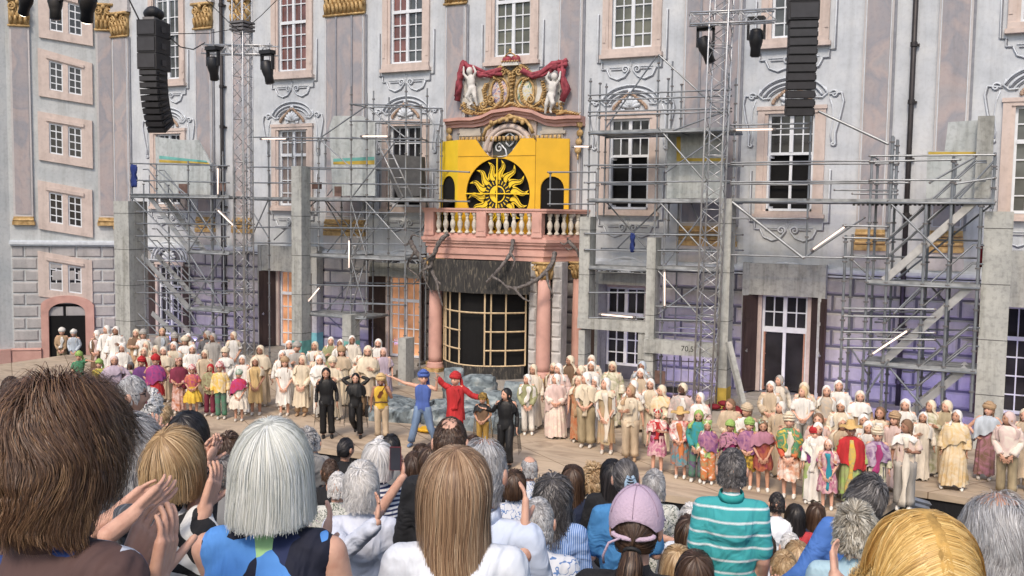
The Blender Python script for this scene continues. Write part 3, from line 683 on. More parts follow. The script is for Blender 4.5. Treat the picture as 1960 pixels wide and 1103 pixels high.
# fill the corners
m.prism([(x0,zb),(x0+.35,zb),(x0,zb+.35)],-1.003,-.955)
s0=m.obj('sun_panel',M_yel,sun); rel(s0,sun)
def wing(xa,ya,xb,yb,name,mt):
    """panel with an arched opening, from hinge (xa,ya) to (xb,yb)"""
    L=math.hypot(xb-xa,yb-ya); ux,uy=(xb-xa)/L,(yb-ya)/L
    oi=[(L*.14,zb+.05)]+[(L*.14,zb+1.35)]+[(L*.5-math.cos(PI*i/12)*L*.36,zb+1.45+math.sin(PI*i/12)*L*.38) for i in range(13)]+[(L*.86,zb+1.35),(L*.86,zb+.05)]
    oo=[(0,zb)]+[(0,zb+1.35)]+[(L*.5-math.cos(PI*i/12)*L*.5,zt) if 1<i<11 else ((0 if i<6 else L),zt if i in(1,11) else zb+1.8) for i in range(13)]+[(L,zb+1.35),(L,zb)]
    nn=len(oi); vs=[]
    for dy in (0,.05):
        for P in (oo,oi):
            for a,z in P: vs.append((xa+ux*a-uy*dy*0,ya+uy*a+dy,z))
    m=MB(); m.add(vs,[(i,i+1,nn+i+1,nn+i) for i in range(nn-1)]+[(i,2*nn+i,2*nn+i+1,i+1) for i in range(nn-1)]+[(nn+i,nn+i+1,3*nn+i+1,3*nn+i) for i in range(nn-1)])
    o=m.obj(name,mt,sun); rel(o,sun)
    m=MB(); m.add([(xa+ux*L*.1,ya+uy*L*.1+.07,zb),(xa+ux*L*.9,ya+uy*L*.9+.07,zb),(xa+ux*L*.9,ya+uy*L*.9+.07,zb+1.95),(xa+ux*L*.1,ya+uy*L*.1+.07,zb+1.95)],[(0,1,2,3)]); rel(m.obj('dark_opening',M_black,o),sun)
xrw=W(1089,330,-.45).x; wing(x1,-1.0,xrw,-.45,'wing_panel',M_yel)
xlw=W(842,330,-.45).x; wing(x0,-1.0,xlw,-.45,'wing_panel',M_yel2)  # left wing's brighter yellow paints in the light its angle catches
m=MB(); m.box(cxs-Rs-.05,-.80,czs-Rs-.05,cxs+Rs+.05,-.78,czs+Rs+.05); rel(m.obj('dark_opening',M_black,s0),sun)
# the sun
m=MB(); k2=MB()
for k in range(14):
    a0=2*PI*k/14+.1; ux,uz=math.cos(a0),math.sin(a0); vx,vz=-uz,ux; L=[];R=[];Li=[];Ri=[];w0=.165
    for i in range(13):
        t=i/12; r=.38*Rs+t*Rs*.57; sw=.085*math.sin(t*2.1*PI)*(0.5+t*.5); wd=w0*(1-t)**.8*(1 if t<.01 else 1)+.004
        L.append((cxs+ux*r+vx*(sw+wd),czs+uz*r+vz*(sw+wd))); R.append((cxs+ux*r+vx*(sw-wd),czs+uz*r+vz*(sw-wd)))
        if i<11:
            wi=wd*.55; Li.append((cxs+ux*r+vx*(sw+wi),-.966,czs+uz*r+vz*(sw+wi))); Ri.append((cxs+ux*r+vx*(sw-wi),-.966,czs+uz*r+vz*(sw-wi)))
    for i in range(12): m.prism([L[i],R[i],R[i+1],L[i+1]],-.96,-.93)
    k2.path(Li+Ri[::-1],.011,4)
so_=m.obj('sun_rays',M_yel2,s0); rel(so_,sun); rel(k2.obj('black_outline',M_blk,so_),sun)
m=MB(); c36=[2*PI*i/36 for i in range(36)]
m.prism([(cxs+math.cos(a)*Rs*.40,czs+math.sin(a)*Rs*.40) for a in c36],-.985,-.965); f1=m.obj('sun_ring',M_blk,s0); rel(f1,sun)
m=MB()
for k in range(22):
    a=2*PI*k/22; c,s_=math.cos(a),math.sin(a); w_=.014
    m.prism([(cxs+c*Rs*.30-s_*w_,czs+s_*Rs*.30+c*w_),(cxs+c*Rs*.28+s_*w_,czs+s_*Rs*.28-c*w_),(cxs+c*Rs*.385+s_*w_,czs+s_*Rs*.385-c*w_),(cxs+c*Rs*.385-s_*w_,czs+s_*Rs*.385+c*w_)],-1.0,-.986)
m.prism([(cxs+math.cos(a)*Rs*.24,czs+math.sin(a)*Rs*.24) for a in c36],-1.0,-.986)
fo=m.obj('sun_face',M_yel2,s0); rel(fo,sun)
m=MB(); m.prism([(cxs+.02,czs-Rs*.2)]+[(cxs+.02+math.cos(a)*Rs*.19,czs+math.sin(a)*Rs*.2) for a in [PI*(-.5+i/12) for i in range(13)]],-1.004,-1.001); m.path([(cxs+.10+math.cos(a)*.17,-1.005,czs+math.sin(a)*.2) for a in [PI*(.5+i/14) for i in range(15)]],.02,5); m.path([(cxs+.12,-1.005,czs+.1),(cxs+.05,-1.005,czs+.02),(cxs+.1,-1.005,czs-.03),(cxs+.05,-1.005,czs-.08),(cxs+.12,-1.005,czs-.14)],.018,5); m.ell((cxs+.16,-1.0,czs+.06),.03,6,4); rel(m.obj('crescent_profile',M_blk,fo,True),sun)
m=MB(); m.box(cxs-.02,-1.06,czs-Rs,cxs+.02,-1.02,zt-.62); m.box(cxs-Rs,-1.07,czs+.0,cxs+Rs,-1.03,czs+.035); rel(m.obj('cross_bar',M_yel2,s0),sun)
m=MB(); 
for a,b,c,d in ((x0+.02,czs+Rs+.06,x1-.02,czs+Rs+.075),(x1-.03,zb,x1-.015,zt-.02)): m.box(a,-1.012,b,c,-1.001,d)
rel(m.obj('panel_seam',mat('seam_ochre',(.35,.20,.01),.6),s0),sun)
# ================================================================ STAGE AND GROUND
m=MB(); m.box(-150,-120,-1.3,120,60,-1.1); struct(m.obj('ground',mat('asphalt',(.06,.06,.06),.95,scale=3,bump=.3)))
def floor_mat():
    m,nt,b=newmat('stage_floor'); L=nt.links
    tc=N(nt,'ShaderNodeTexCoord'); n1=N(nt,'ShaderNodeTexNoise'); n1.inputs['Scale'].default_value=1.1; n1.inputs['Detail'].default_value=9; n1.inputs['Distortion'].default_value=1.2
    mp=N(nt,'ShaderNodeMapping'); mp.inputs['Scale'].default_value=(.5,1.6,1); mp.inputs['Rotation'].default_value=(0,0,.25); L.new(tc.outputs['Object'],mp.inputs[0]); L.new(mp.outputs[0],n1.inputs[0])
    r=ramp(nt,[(.25,(.24,.185,.14)),(.40,(.38,.30,.22)),(.52,(.52,.42,.31)),(.62,(.42,.34,.255)),(.75,(.50,.41,.32))]); L.new(n1.outputs[0],r.inputs[0])
    br=N(nt,'ShaderNodeTexBrick'); br.inputs['Scale'].default_value=1; br.inputs['Brick Width'].default_value=3.6; br.inputs['Row Height'].default_value=1.8; br.inputs['Mortar Size'].default_value=.012; br.offset=0
    br.inputs['Color1'].default_value=(1,1,1,1); br.inputs['Color2'].default_value=(.86,.86,.86,1); br.inputs['Mortar'].default_value=(.35,.3,.25,1)
    m2=N(nt,'ShaderNodeMapping'); m2.inputs['Rotation'].default_value=(0,0,.62); L.new(tc.outputs['Object'],m2.inputs[0]); L.new(m2.outputs[0],br.inputs[0])
    mx=N(nt,'ShaderNodeMix',data_type='RGBA',blend_type='MULTIPLY'); mx.inputs[0].default_value=1; L.new(r.outputs[0],mx.inputs[6]); L.new(br.outputs[0],mx.inputs[7]); L.new(mx.outputs[2],b.inputs['Base Color'])
    b.inputs['Roughness'].default_value=.75
    n2=N(nt,'ShaderNodeTexNoise'); n2.inputs['Scale'].default_value=9; n2.inputs['Detail'].default_value=8; L.new(mp.outputs[0],n2.inputs[0]); bp=N(nt,'ShaderNodeBump'); bp.inputs['Strength'].default_value=.35; L.new(n2.outputs[0],bp.inputs['Height']); L.new(bp.outputs[0],b.inputs['Normal'])
    return m
M_floor=floor_mat(); M_step=mat('worn_step_stone',(.33,.31,.28))
poly=[(-31.5,-11.0),(-17.5,-10.96),(-2.0,-10.38),(-1.31,-7.63),(5.5,-8.3),(7,-8.3),(7,-.9),(-26.5,-.9),(-31.5,-4.0)]
m=MB(); m.plan(poly,-.14,0); struct(m.obj('stage_floor',M_floor))
m=MB(); m.plan([(x*.999,y+.05) for x,y in poly],-1.1,-.141); struct(m.obj('stage_skirt',mat('black_stage_cloth',(.012,.012,.014),.95,stretch=(6,6,.2),scale=3,bump=.6,bscale=3)))
m=MB(); m.box(-33.3,-.9,-1.1,-17.7,0,.40); m.box(-11.6,-.9,-1.1,7,0,.38); struct(m.obj('terrace',M_step))
for x,l in ((-24.2,'worn grey steps below the orange lit door beside the left truss'),(-19.2,'worn grey steps below the lit door left of the portico'),(-9.9,'grey timber steps right of the portico under the dark shuttered window'),(-5.9,'grey steps below the open double door with brown shutters')):
    m=MB(); w_=1.5 if x>-10 else 1.2
    for k in range(3): m.box(x-w_,-1.35-.42*k,0,x+w_,-.93-.42*k+ .42*0,.36-.12*k) if k else m.box(x-w_,-1.35,0,x+w_,-.905,.36)
    tag(m.obj('stone_steps',M_step),l,'steps','steps up to the palace doors')
M_bench=mat('steel_profile',(.30,.32,.36),.45,metal=.5)
ram=empty('metal_ramp',(-.9,-9.2,-1.1),'grey slatted metal ramp leaning against the black stage edge at the right','ramp')
ca,cb=G(1735,952,-.12),G(1850,985,-.5); cc,cd=G(1700,1000,-.6),G(1830,1012,-.9)
for k in range(6):
    t=k/5; a=ca.lerp(cc,t); b=cb.lerp(cd,t); m=MB(); m.tube(a,b,.06,n=6); m.tube(a+Vector((0,0,-.01)),b+Vector((0,0,-.01)),.045,n=6); o=m.obj('metal_slat',M_bench,ram); rel(o,ram)
# ================================================================ SET PIECES
M_conc=mat('grey_green_set_concrete',(.36,.37,.35),.9,scale=2.2,bump=.35,bscale=30,stops=[(.2,(.30,.31,.30)),(.5,(.40,.41,.39)),(.8,(.47,.48,.45))],detail=9,streak=.35)
M_board=mat('pale_grey_set_board',(.4,.43,.43),.85,scale=1.6,bump=.2,stops=[(.25,(.38,.42,.42)),(.75,(.52,.55,.55))],detail=9,streak=.3)
M_concd=mat('dark_seam',(.10,.10,.10),.9)
M_teal=mat('teal_paint',(.16,.42,.38),.85,var=.2,scale=3); M_ylow=mat('ochre_yellow_paint',(.50,.36,.07),.85,var=.2,scale=3)
def pbox(name,px0,py0,px1,py1,Y,dep,m_,parent=None,zmin=None,pm=None):
    """a box whose front face lies on the vertical plane Y; height and width measured there"""
    xm_=(px0+px1)/2; ym=(py0+py1)/2
    a=W(px0,ym,Y); b=W(px1,ym,Y); t=W(xm_,py0,Y).z; u=W(xm_,py1,Y).z if zmin is None else zmin
    m=MB(); m.box(a.x,Y,u,b.x,Y+dep,t); o=m.obj(name,m_,parent); return o,(a.x,b.x,u,t)
def pillar(px0,px1,py0,Y,lab,py1=None,z0=0,dep=None,paint=None,pz=.9,seams=True):
    o,(a,b,u,t)=pbox('set_pillar',px0,py0,px1,py1 or 600,Y,dep or .5,M_conc,None,None if py1 else z0); tag(o,lab,'pillar','grey concrete look set pillars')
    d=dep or .5
    if seams:
        s=MB(); z=u+1.35
        while z<t-.4: s.box(a-.004,Y-.004,z,b+.004,Y+d+.004,z+.018); z+=1.35
        if s.v: s.obj('joint',M_concd,o)
    if paint:
        s=MB(); s.box(a-.006,Y-.006,u,b+.006,Y+d+.006,u+pz); s.obj('painted_foot',paint,o)
    return o
pillar(219,247,385,-3.2,'tall grey pillar left of the stair scaffold, at the corner of the stair tower',dep=.9)
pillar(558,577,318,-2.6,'tall thin grey pillar with teal foot in front of the left orange lit door',paint=M_teal,pz=1.1)
pillar(655,672,603,-2.4,'short grey post with teal foot below the middle scaffold',paint=M_teal,pz=1.2)
pillar(762,777,648,-2.9,'shortest slim grey post left of the portico column')
pillar(1108,1128,415,-2.0,'grey pillar just right of the portico, ending above a low beam',py1=612)
pillar(1237,1254,455,-2.2,'grey pillar right of the low framed window, second from the portico')
pillar(1377,1398,380,-2.6,'tall grey pillar with ochre yellow foot right of the lattice truss',paint=M_ylow,pz=.85)
pillar(1880,1936,405,-3.0,'widest grey pillar at the far right of the stage',dep=.8)
pillar(1108,1120,632,-2.0,'narrow grey leg under the left end of the low beam')
pillar(1222,1235,632,-2.0,'narrow grey leg under the right end of the low beam')
o,_=pbox('set_beam',1105,612,1235,633,-2.06,.4,M_conc); tag(o,'long grey beam resting on two legs before the dark window','beam')
o,(a,b,u,t)=pbox('set_beam',1232,655,1384,681,-2.3,.4,M_conc); tag(o,'grey beam marked 70,5 between pillar and lattice truss','beam')
tc_=bpy.data.curves.new('t','FONT'); tc_.body="70,5'"; tc_.size=.22; tc_.extrude=.002
to=bpy.data.objects.new('t',tc_); C.objects.link(to); bpy.context.view_layer.update()
me=bpy.data.meshes.new_from_object(to.evaluated_get(bpy.context.evaluated_depsgraph_get())); bpy.data.objects.remove(to)
me.materials.clear(); me.materials.append(M_blk); t2=meobj('stencil_number',me,o); p=W(1303,672,-2.31); t2.location=(p.x,-2.303,p.z); t2.rotation_euler=(PI/2,0,0)
# leaning beam
a=W(1394,655,-2.9); b=W(1440,768,-2.9); m=MB(); m.path([(a.x,-2.9,a.z),(b.x,-3.3,.05)],.10,4); tag(m.obj('leaning_beam',M_conc),'grey beam leaning diagonally against the ochre footed pillar','beam')
def portal(pxl,pxr,pyt,pyl,wl,wr,Y,lab,teal=False,dep=.75,z0=.0):
    dep=min(dep,-Y-.12)
    r=empty('door_portal',tuple(G((pxl+pxr)/2,700,0)),lab,'portal','grey set portals round the palace doors'); r.location=(W((pxl+pxr)/2,600,Y).x,Y,z0)
    ym=(pyt+pyl)/2; a=W(pxl,ym,Y).x; b=W(pxr,ym,Y).x; t=W((pxl+pxr)/2,pyt,Y).z; l=W((pxl+pxr)/2,pyl,Y).z
    m=MB(); m.box(a+wl,Y+.02,l,b-wr,Y+dep,t-.02); rel(m.obj('lintel',M_conc,r),r)
    if wl: m=MB(); m.box(a,Y,z0,a+wl,Y+dep,t); rel(m.obj('jamb',M_conc,r),r)
    if wr:
        m=MB(); m.box(b-wr,Y,z0,b,Y+dep,t); j=rel(m.obj('jamb',M_conc,r),r)
        if teal: m=MB(); m.box(b-wr-.006,Y-.006,z0,b+.006,Y+dep,z0+1.1); rel(m.obj('painted_foot',M_teal,j),r)
    return r
portal(493,606,471,520,.16,.42,-.50,'grey portal with teal jamb foot round the left orange lit door',True)
portal(707,800,503,530,.06,.0,-.42,'shallow grey portal frame round the door left of the portico')
portal(1140,1240,523,546,.1,.0,-.9,'grey lintel above the dark window right of the portico')
portal(1421,1581,505,567,.20,.20,-.40,'widest grey portal round the open door with brown shutters')
portal(1934,2010,480,590,.0,.3,-1.05,'grey green lintel above the far right window')
def polyboard(pts,Y,lab,band=None,dep=.08,m_=M_board):
    P=[W(x,y,Y) for x,y in pts]; m=MB(); m.prism([(p.x,p.z) for p in P],Y,Y+dep); o=m.obj('set_wall',m_); tag(o,lab,'set wall')
    if band:
        for (bp,mm) in band:
            m=MB(); m.prism([(p.x,p.z) for p in [W(x,y,Y) for x,y in bp]],Y-.008,Y-.002); m.obj('painted_band',mm,o)
    return o
polyboard([(297,262),(345,268),(378,268),(404,315),(404,373),(300,373)],-1.15,'grey set wall with teal and yellow band on the left scaffold, notched at its right',[([(305,298),(395,308),(398,312),(305,304)],M_teal),([(305,306),(398,311),(402,315),(305,311)],M_ylow)])
polyboard([(630,245),(638,222),(690,222),(718,235),(718,375),(637,375)],-1.15,'grey set wall with teal and yellow band on the middle scaffold',[([(638,304),(717,300),(717,307),(638,310)],M_teal),([(638,310),(717,307),(717,315),(638,315)],M_ylow)])
polyboard([(1274,250),(1385,250),(1385,380),(1274,380)],-1.0,'grey set wall with a yellow painted corner behind the right truss',[([(1295,262),(1303,262),(1303,303),(1390,303),(1385,309),(1295,309)],M_ylow)])
polyboard([(1775,290),(1808,290),(1815,234),(1876,230),(1876,380),(1772,380)],-1.2,'grey stepped set wall on the right scaffold with ochre edge',[([(1777,291),(1876,291),(1876,296),(1777,297)],M_ylow)])
o,_=pbox('set_block',1868,222,1900,380,-1.7,.6,M_conc); tag(o,'grey upright set block at the end of the right scaffold','set wall')
polyboard([(745,295),(805,300),(805,375),(762,378),(745,340)],-.9,'dark open backed set board beside the window left of the yellow screen',dep=.3,m_=mat('dark_board',(.10,.10,.10),.8))
# loose boards and cloths on the scaffolds
M_brd=mat('brown_board',(.16,.10,.085),.8,var=.2)
for i,(x0_,y0_,x1_,y1_,Y,l) in enumerate(((597,349,615,362,-2.0,'small brown board tied to the middle scaffold rail'),(640,357,653,376,-1.9,'brown board leaning on the middle scaffold deck'),(342,352,358,376,-1.9,'brown board on the upper left scaffold deck'),(420,349,431,366,-2.0,'brown board beside the vertical light tube'),(1247,710,1273,735,-2.0,'brown tilted notice board right of the low beam'))):
    o,_=pbox('brown_board',x0_,y0_,x1_,y1_,Y,.03,M_brd); tag(o,l,'board')
def cloth_hang(px,py0,py1,wpx,Y,mt,lab):
    P=W(px,py0,Y); Q=W(px,py1,Y); w_=abs(W(px+wpx,py0,Y).x-P.x); rings=[]
    for j in range(9):
        t=j/8; z=P.z+(Q.z-P.z)*t; rings.append([(P.x+w_*(math.cos(2*PI*i/16)*(.5+.1*math.sin(j*1.3)))+.02*math.sin(i*3+j),Y-.05+.05*math.sin(2*PI*i/16)+.02*math.sin(i*2.5+j),z+.03*math.sin(i*1.7)) for i in range(16)])
    m=MB(); m.loft(rings,True,True); tag(m.obj('hanging_cloth',mt,None,True),lab,'cloth')
M_navy=mat('dark_blue_cloth',(.02,.04,.18),.8)
cloth_hang(258,316,358,10,-2.9,M_navy,'dark blue cloth hanging from the left scaffold corner')
cloth_hang(1212,447,482,7,-2.0,M_navy,'dark blue strap hanging from the scaffold right of the portico')
cloth_hang(1880,470,510,6,-2.6,mat('dark_red_cloth',(.18,.01,.02),.8),'dark red cloth hanging at the right stair scaffold')
m=MB(); rnd=random.Random(2)
for k in range(6):
    p=G(1418+rnd.uniform(-8,8),757,0.5); m.ell((p.x+rnd.uniform(-.25,.25),-3.2+rnd.uniform(-.15,.15),.38+rnd.uniform(0,.15)),(.2,.15,.08),8,5)
tag(m.obj('red_bundle',mat('dark_red_cloth',(.18,.01,.02),.8),None,True),'dark red cloth bundle heaped beside the leaning beam','cloth')
p=G(1418,770,.3); m=MB(); m.box(p.x-.45,-3.4,0,p.x+.45,-2.9,.32); tag(m.obj('wooden_crate',M_step),'grey brown crate under the dark red bundle','crate')
# ================================================================ SCAFFOLDING
M_steel=mat('galvanised_steel',(.27,.29,.31),.45,metal=.55,var=.18,scale=3)
M_alu=mat('bright_aluminium',(.50,.51,.52),.4,metal=.6,var=.1)
M_plank=mat('scaffold_deck',(.33,.35,.36),.6,metal=.3,var=.25,scale=4)
M_clamp=mat('dark_clamp',(.20,.19,.19),.6,metal=.4)
RS=.027
class Scaf:
    def __init__(s,lab,Y,dep): s.r=empty('scaffold',(0,Y,0),lab,'scaffold','scaffolds in front of the palace'); s.Y=Y; s.d=dep; s.cl=MB()
    def X(s,px,py=450): return W(px,py,s.Y).x
    def post(s,px,py0,py1=None,back=True,yt=None,r=RS):
        x=s.X(px,(py0+(py1 or 650))/2); t=W(px,py0,s.Y).z; b=W(px,py1,s.Y).z if py1 else 0.
        for y in ((s.Y,s.Y+s.d) if back else (s.Y,)):
            m=MB(); m.tube((x,y,b),(x,y,t),r,n=8); m.cur=1
            z=b+.5
            while z<t: m.tube((x,y,z-.02),(x,y,z+.02),r*1.9,n=8); z+=.5
            rel(m.obj('standard',[M_steel,M_clamp],s.r),s.r)
    def rail(s,px0,px1,py0,py1=None,back=False,r=RS*.9,dy=0,both=False,mt=None):
        py1=py0 if py1 is None else py1
        for y in ([s.Y+s.d] if back else [s.Y-.05+dy])+([s.Y+s.d+.05] if both else []):
            a=W(px0,py0,s.Y); b=W(px1,py1,s.Y); m=MB(); m.tube((a.x,y,a.z),(b.x,y,b.z),r,n=8); m.cur=1
            for q in (a,b): m.ell((q.x,y,q.z),.032,6,4)
            rel(m.obj('ledger' if abs(py1-py0)<9 else 'brace',[mt or M_steel,M_clamp],s.r),s.r)
    def deck(s,px0,px1,py,py1=None):
        a=W(px0,py,s.Y); b=W(px1,py1 or py,s.Y); z=(a.z+b.z)/2; m=MB()
        n=3
        for k in range(n): y0=s.Y+.02+s.d*k/n; m.box(a.x,y0,z-.05,b.x,y0+s.d/n-.03,z)
        m.box(a.x,s.Y-.03,z-.09,b.x,s.Y+.0,z+.03); rel(m.obj('deck',M_plank,s.r),s.r)
        for y in (s.Y-.05,s.Y+s.d+.05):
            m=MB(); m.tube((a.x,y,z-.07),(b.x,y,z-.07),RS,n=8); rel(m.obj('ledger',M_steel,s.r,True),s.r)
        k=a.x+.3
        while k<b.x: m=MB(); m.tube((k,s.Y,z-.08),(k,s.Y+s.d,z-.08),RS*.8,n=6); k+=1.2; rel(m.obj('transom',M_steel,s.r,True),s.r)
    def cross(s,px,pys):
        x=s.X(px)
        for py in pys: z=W(px,py,s.Y).z; m=MB(); m.tube((x,s.Y,z),(x,s.Y+s.d,z),RS*.9,n=8); rel(m.obj('transom',M_steel,s.r,True),s.r)
    def ladder(s,pa,pb,dy=.5,w=.38):
        a=W(*pa,s.Y); b=W(*pb,s.Y); m=MB(); y=s.Y+dy
        for o in (0,w): m.tube((a.x+o,y,a.z),(b.x+o,y+.1,b.z),.025,n=6)
        n=max(3,int((a.z-b.z)/.28))
        for k in range(1,n): t=k/n; x=a.x+(b.x-a.x)*t; m.tube((x,y+.1*t,a.z+(b.z-a.z)*t),(x+w,y+.1*t,a.z+(b.z-a.z)*t),.016,n=6)
        rel(m.obj('ladder',M_alu,s.r,True),s.r)
    def stair(s,pa,pb,w=.7,off=.15,rails=True,band=None):
        a=W(*pa,s.Y); b=W(*pb,s.Y); m=MB(); y=s.Y+off
        d=Vector((b.x-a.x,0,b.z-a.z)); L=d.length; d.normalize(); nrm=Vector((-d.z,0,d.x)) 
        for yy in (y,y+w):
            vs=[]; 
            for p in (a,b):
                for q in (-.09,.09): vs+= [(p.x+nrm.x*q,yy-.02,p.z+nrm.z*q),(p.x+nrm.x*q,yy+.02,p.z+nrm.z*q)]
            m.add(vs,[(0,2,6,4),(1,5,7,3),(0,4,5,1),(2,3,7,6),(0,1,3,2),(4,6,7,5)])
        n=int(abs(a.z-b.z)/.2)
        for k in range(1,n): t=k/n; x=a.x+(b.x-a.x)*t; z=a.z+(b.z-a.z)*t; m.box(x-.10,y+.02,z-.012,x+.10,y+w-.02,z+.012)
        st=rel(m.obj('stair_flight',M_alu,s.r),s.r)
        if rails:
            h=MB()
            for yy in (y-.04,y+w+.04):
                for u in (.55,1.0): h.path([(a.x-.25*(1 if a.x<b.x else -1),yy,a.z+u),(a.x,yy,a.z+u),(b.x,yy,b.z+u),(b.x+.25*(1 if a.x<b.x else -1),yy,b.z+u)],.022,8)
            rel(h.obj('handrail',M_steel,st,True),s.r)
    def done(s): pass
# left stair tower
A=Scaf('scaffold stair tower with three flights between the left pillar and the left truss',-2.9,1.2)
for px,t in ((252,312),(277,352),(362,308),(405,316),(428,290)): A.post(px,t,None if px>300 else (385 if px<260 else None))
for y in (313,345): A.rail(252,440,y,y+5); 
A.rail(252,362,372,372); A.deck(360,440,482); A.deck(360,440,592); A.deck(252,440,373,377)
for y in (405,428,452,537,560,623,640): A.rail(262 if y!=537 else 264,440,y,y+2,both=y in(428,560))
A.stair((280,376),(362,486)); A.stair((266,490),(362,597)); A.stair((285,600),(345,655))
for a_,b_ in (((252,376),(362,486)),((262,492),(362,597)),((362,376),(430,482)),((430,376),(362,482)),((362,482),(430,592)),((430,482),(362,592)),((362,592),(405,665)),((428,592),(366,665)),((290,316),(362,376)),((266,600),(330,665))): A.rail(a_[0],b_[0],a_[1],b_[1],dy=.02)
A.cross(362,(313,376,430,482,537,592)); A.done()
# middle left
B=Scaf('wide scaffold with ladders and top cage between the left truss and the portico',-2.1,1.3)
for px,t,b_ in ((515,262,None),(578,262,318),(610,265,480),(672,165,None),(702,178,600),(776,160,700),(805,200,None),(838,250,400)): B.post(px,t,b_)
for y in (200,232): B.rail(672,805,y,y+(3 if y<210 else 2)); B.rail(672,805,y-3,y,back=True)
for y in (263,320,350): B.rail(480,838 if y>300 else 805,y,y+4,both=(y!=350))
B.deck(480,838,378,382); B.deck(578,776,489,492); B.deck(578,702,601,604)
for y in (405,435,465,545,580): B.rail(578 if y not in(435,465) else 480,776,y,y+3,both=y in(435,545))
B.rail(700,776,580,584); B.rail(805,900,325,330); B.rail(805,840,360,362); B.rail(805,900,385,386)
for a_,b_ in (((668,259),(584,372)),((769,257),(675,377)),((769,379),(675,491)),((668,379),(584,484)),((616,263),(700,205)),((702,203),(776,263)),((616,270),(672,320)),((578,382),(640,489)),((515,382),(480,460)),((484,405),(515,455)),((776,382),(805,489)),((700,385),(776,470)),((668,495),(584,598)),((672,382),(702,489)),((672,492),(702,600)),((578,605),(640,665)),((700,604),(650,665)),((480,460),(560,385)),((776,495),(805,700)),((776,205),(805,262)),((584,385),(672,489))): B.rail(a_[0],b_[0],a_[1],b_[1],dy=random.Random(a_[0]).choice((.02,1.32)))
B.ladder((704,266),(752,376)); B.ladder((682,386),(640,488)); B.ladder((665,496),(634,600))
B.cross(672,(200,263,378,489,601)); B.cross(776,(200,263,378,489)); B.done()
# right of the portico
Cc=Scaf('scaffold bay with guard rails between the portico and the right truss',-2.0,1.3)
for px,t,b_ in ((1128,150,415),(1146,158,420),(1257,105,455),(1273,150,None),(1392,140,380),(1053,330,395)): Cc.post(px,t,b_,back=px in(1257,1273,1128))
for y0_,y1_ in ((183,172),(193,184),(215,208),(222,214)): Cc.rail(1128,1400,y0_,y1_)
Cc.deck(1128,1400,253,245); Cc.deck(1128,1400,384,381); Cc.deck(1128,1240,511,514); Cc.deck(1254,1380,511,516)
for y in (317,350,447,478): Cc.rail(1120,1400,y,y-3 if y<360 else y+4,both=True)
for y in (330,363,391): Cc.rail(1050,1140,y,y)
for y in (590,615,640): Cc.rail(1254,1380,y-4,y,both=True)
for y in (560,608): Cc.rail(1128,1240,y,y)
for a_,b_ in (((1256,110),(1162,243)),((1262,106),(1388,222)),((1262,246),(1350,348)),((1130,384),(1240,512)),((1262,386),(1365,500)),((1258,516),(1370,640)),((1385,255),(1275,330)),((1240,392),(1150,480)),((1375,520),(1262,600)),((1300,390),(1350,510)),((1360,390),(1275,505)),((1385,215),(1290,250))): Cc.rail(a_[0],b_[0],a_[1],b_[1],dy=random.Random(a_[0]).choice((.02,1.32)))
o=Cc.r
# gate like grille under the beam
m=MB()
for k in range(8): p=W(1262+k*14,700,-1.9); m.tube((p.x,-1.9,0),(p.x,-1.9,W(1300,684,-1.9).z),.014,n=6)
for y in (690,730): a=W(1256,y,-1.9); b=W(1372,y+4,-1.9); m.tube((a.x,-1.9,a.z),(b.x,-1.9,b.z),.018,n=6)
tag(m.obj('bar_grille',M_clamp),'dark bar grille under the marked beam lit violet','grille')
Cc.done()
# right span
Dd=Scaf('scaffold bridge with railings spanning from the right truss to the right stair',-2.5,1.2)
for px,t,b_ in ((1548,210,490),(1404,150,480),(1708,262,400)): Dd.post(px,t,b_,back=px>1700)
for y0_,y1_,x1_ in ((240,237,1548),(250,246,1548),(312,308,1665),(316,313,1720),(349,347,1665),(353,350,1740)): Dd.rail(1400,x1_,y0_,y1_)
for y0_,x0_,x1_ in ((364,1598,1718),(371,1632,1718),(418,1400,1545)): Dd.rail(x0_,x1_,y0_,y0_+1)
Dd.deck(1400,1690,382,383); Dd.rail(1400,1620,488,494); Dd.rail(1401,1538,386,494,r=.04); Dd.rail(1541,1655,493,417); Dd.rail(1568,1700,214,276,r=.035)
m=MB(); 
for k in range(24): 
    p=W(1632+k*9,391,-2.6); m.box(p.x,-2.6,p.z-.04,p.x+.06,-2.58,p.z+.02)
rel(m.obj('warning_strip',M_blk,Dd.r),Dd.r); Dd.done()
# right stair tower
E_=Scaf('tall scaffold stair tower with three rising flights beside the far right pillar',-3.2,1.3)
for px,t,b_ in ((1615,450,None),(1662,298,None),(1700,260,None),(1767,383,None),(1817,300,None),(1868,385,790),(1902,292,400)): E_.post(px,t,b_,r=.034)
for y0_,y1_,x0_,x1_ in ((299,297,1665,1905),(310,306,1665,1838),(345,345,1665,1838),(352,341,1830,1905)): E_.rail(x0_,x1_,y0_,y1_)
E_.deck(1662,1905,384,383); E_.deck(1660,1876,540,545); E_.deck(1655,1870,697,705)
for y in (455,492,432,590,605,635,648,665): E_.rail(1615,1700 if y<500 else 1790,y,y+2,both=y in(492,605))
for y in (460,495,640,655): E_.rail(1700,1872,y,y+3,back=True)
E_.stair((1862,388),(1690,538)); E_.stair((1858,549),(1690,694)); E_.stair((1850,706),(1745,790))
for a_,b_ in (((1617,500),(1660,540)),((1617,680),(1655,740)),((1700,690),(1655,760)),((1700,385),(1817,500)),((1767,545),(1817,600)),((1905,300),(1830,380)),((1700,700),(1767,780)),((1780,350),(1868,300)),((1712,600),(1767,545)),((1817,700),(1767,640)),((1905,385),(1700,545))): E_.rail(a_[0],b_[0],a_[1],b_[1],dy=1.33 if a_[0]%2 else .02)
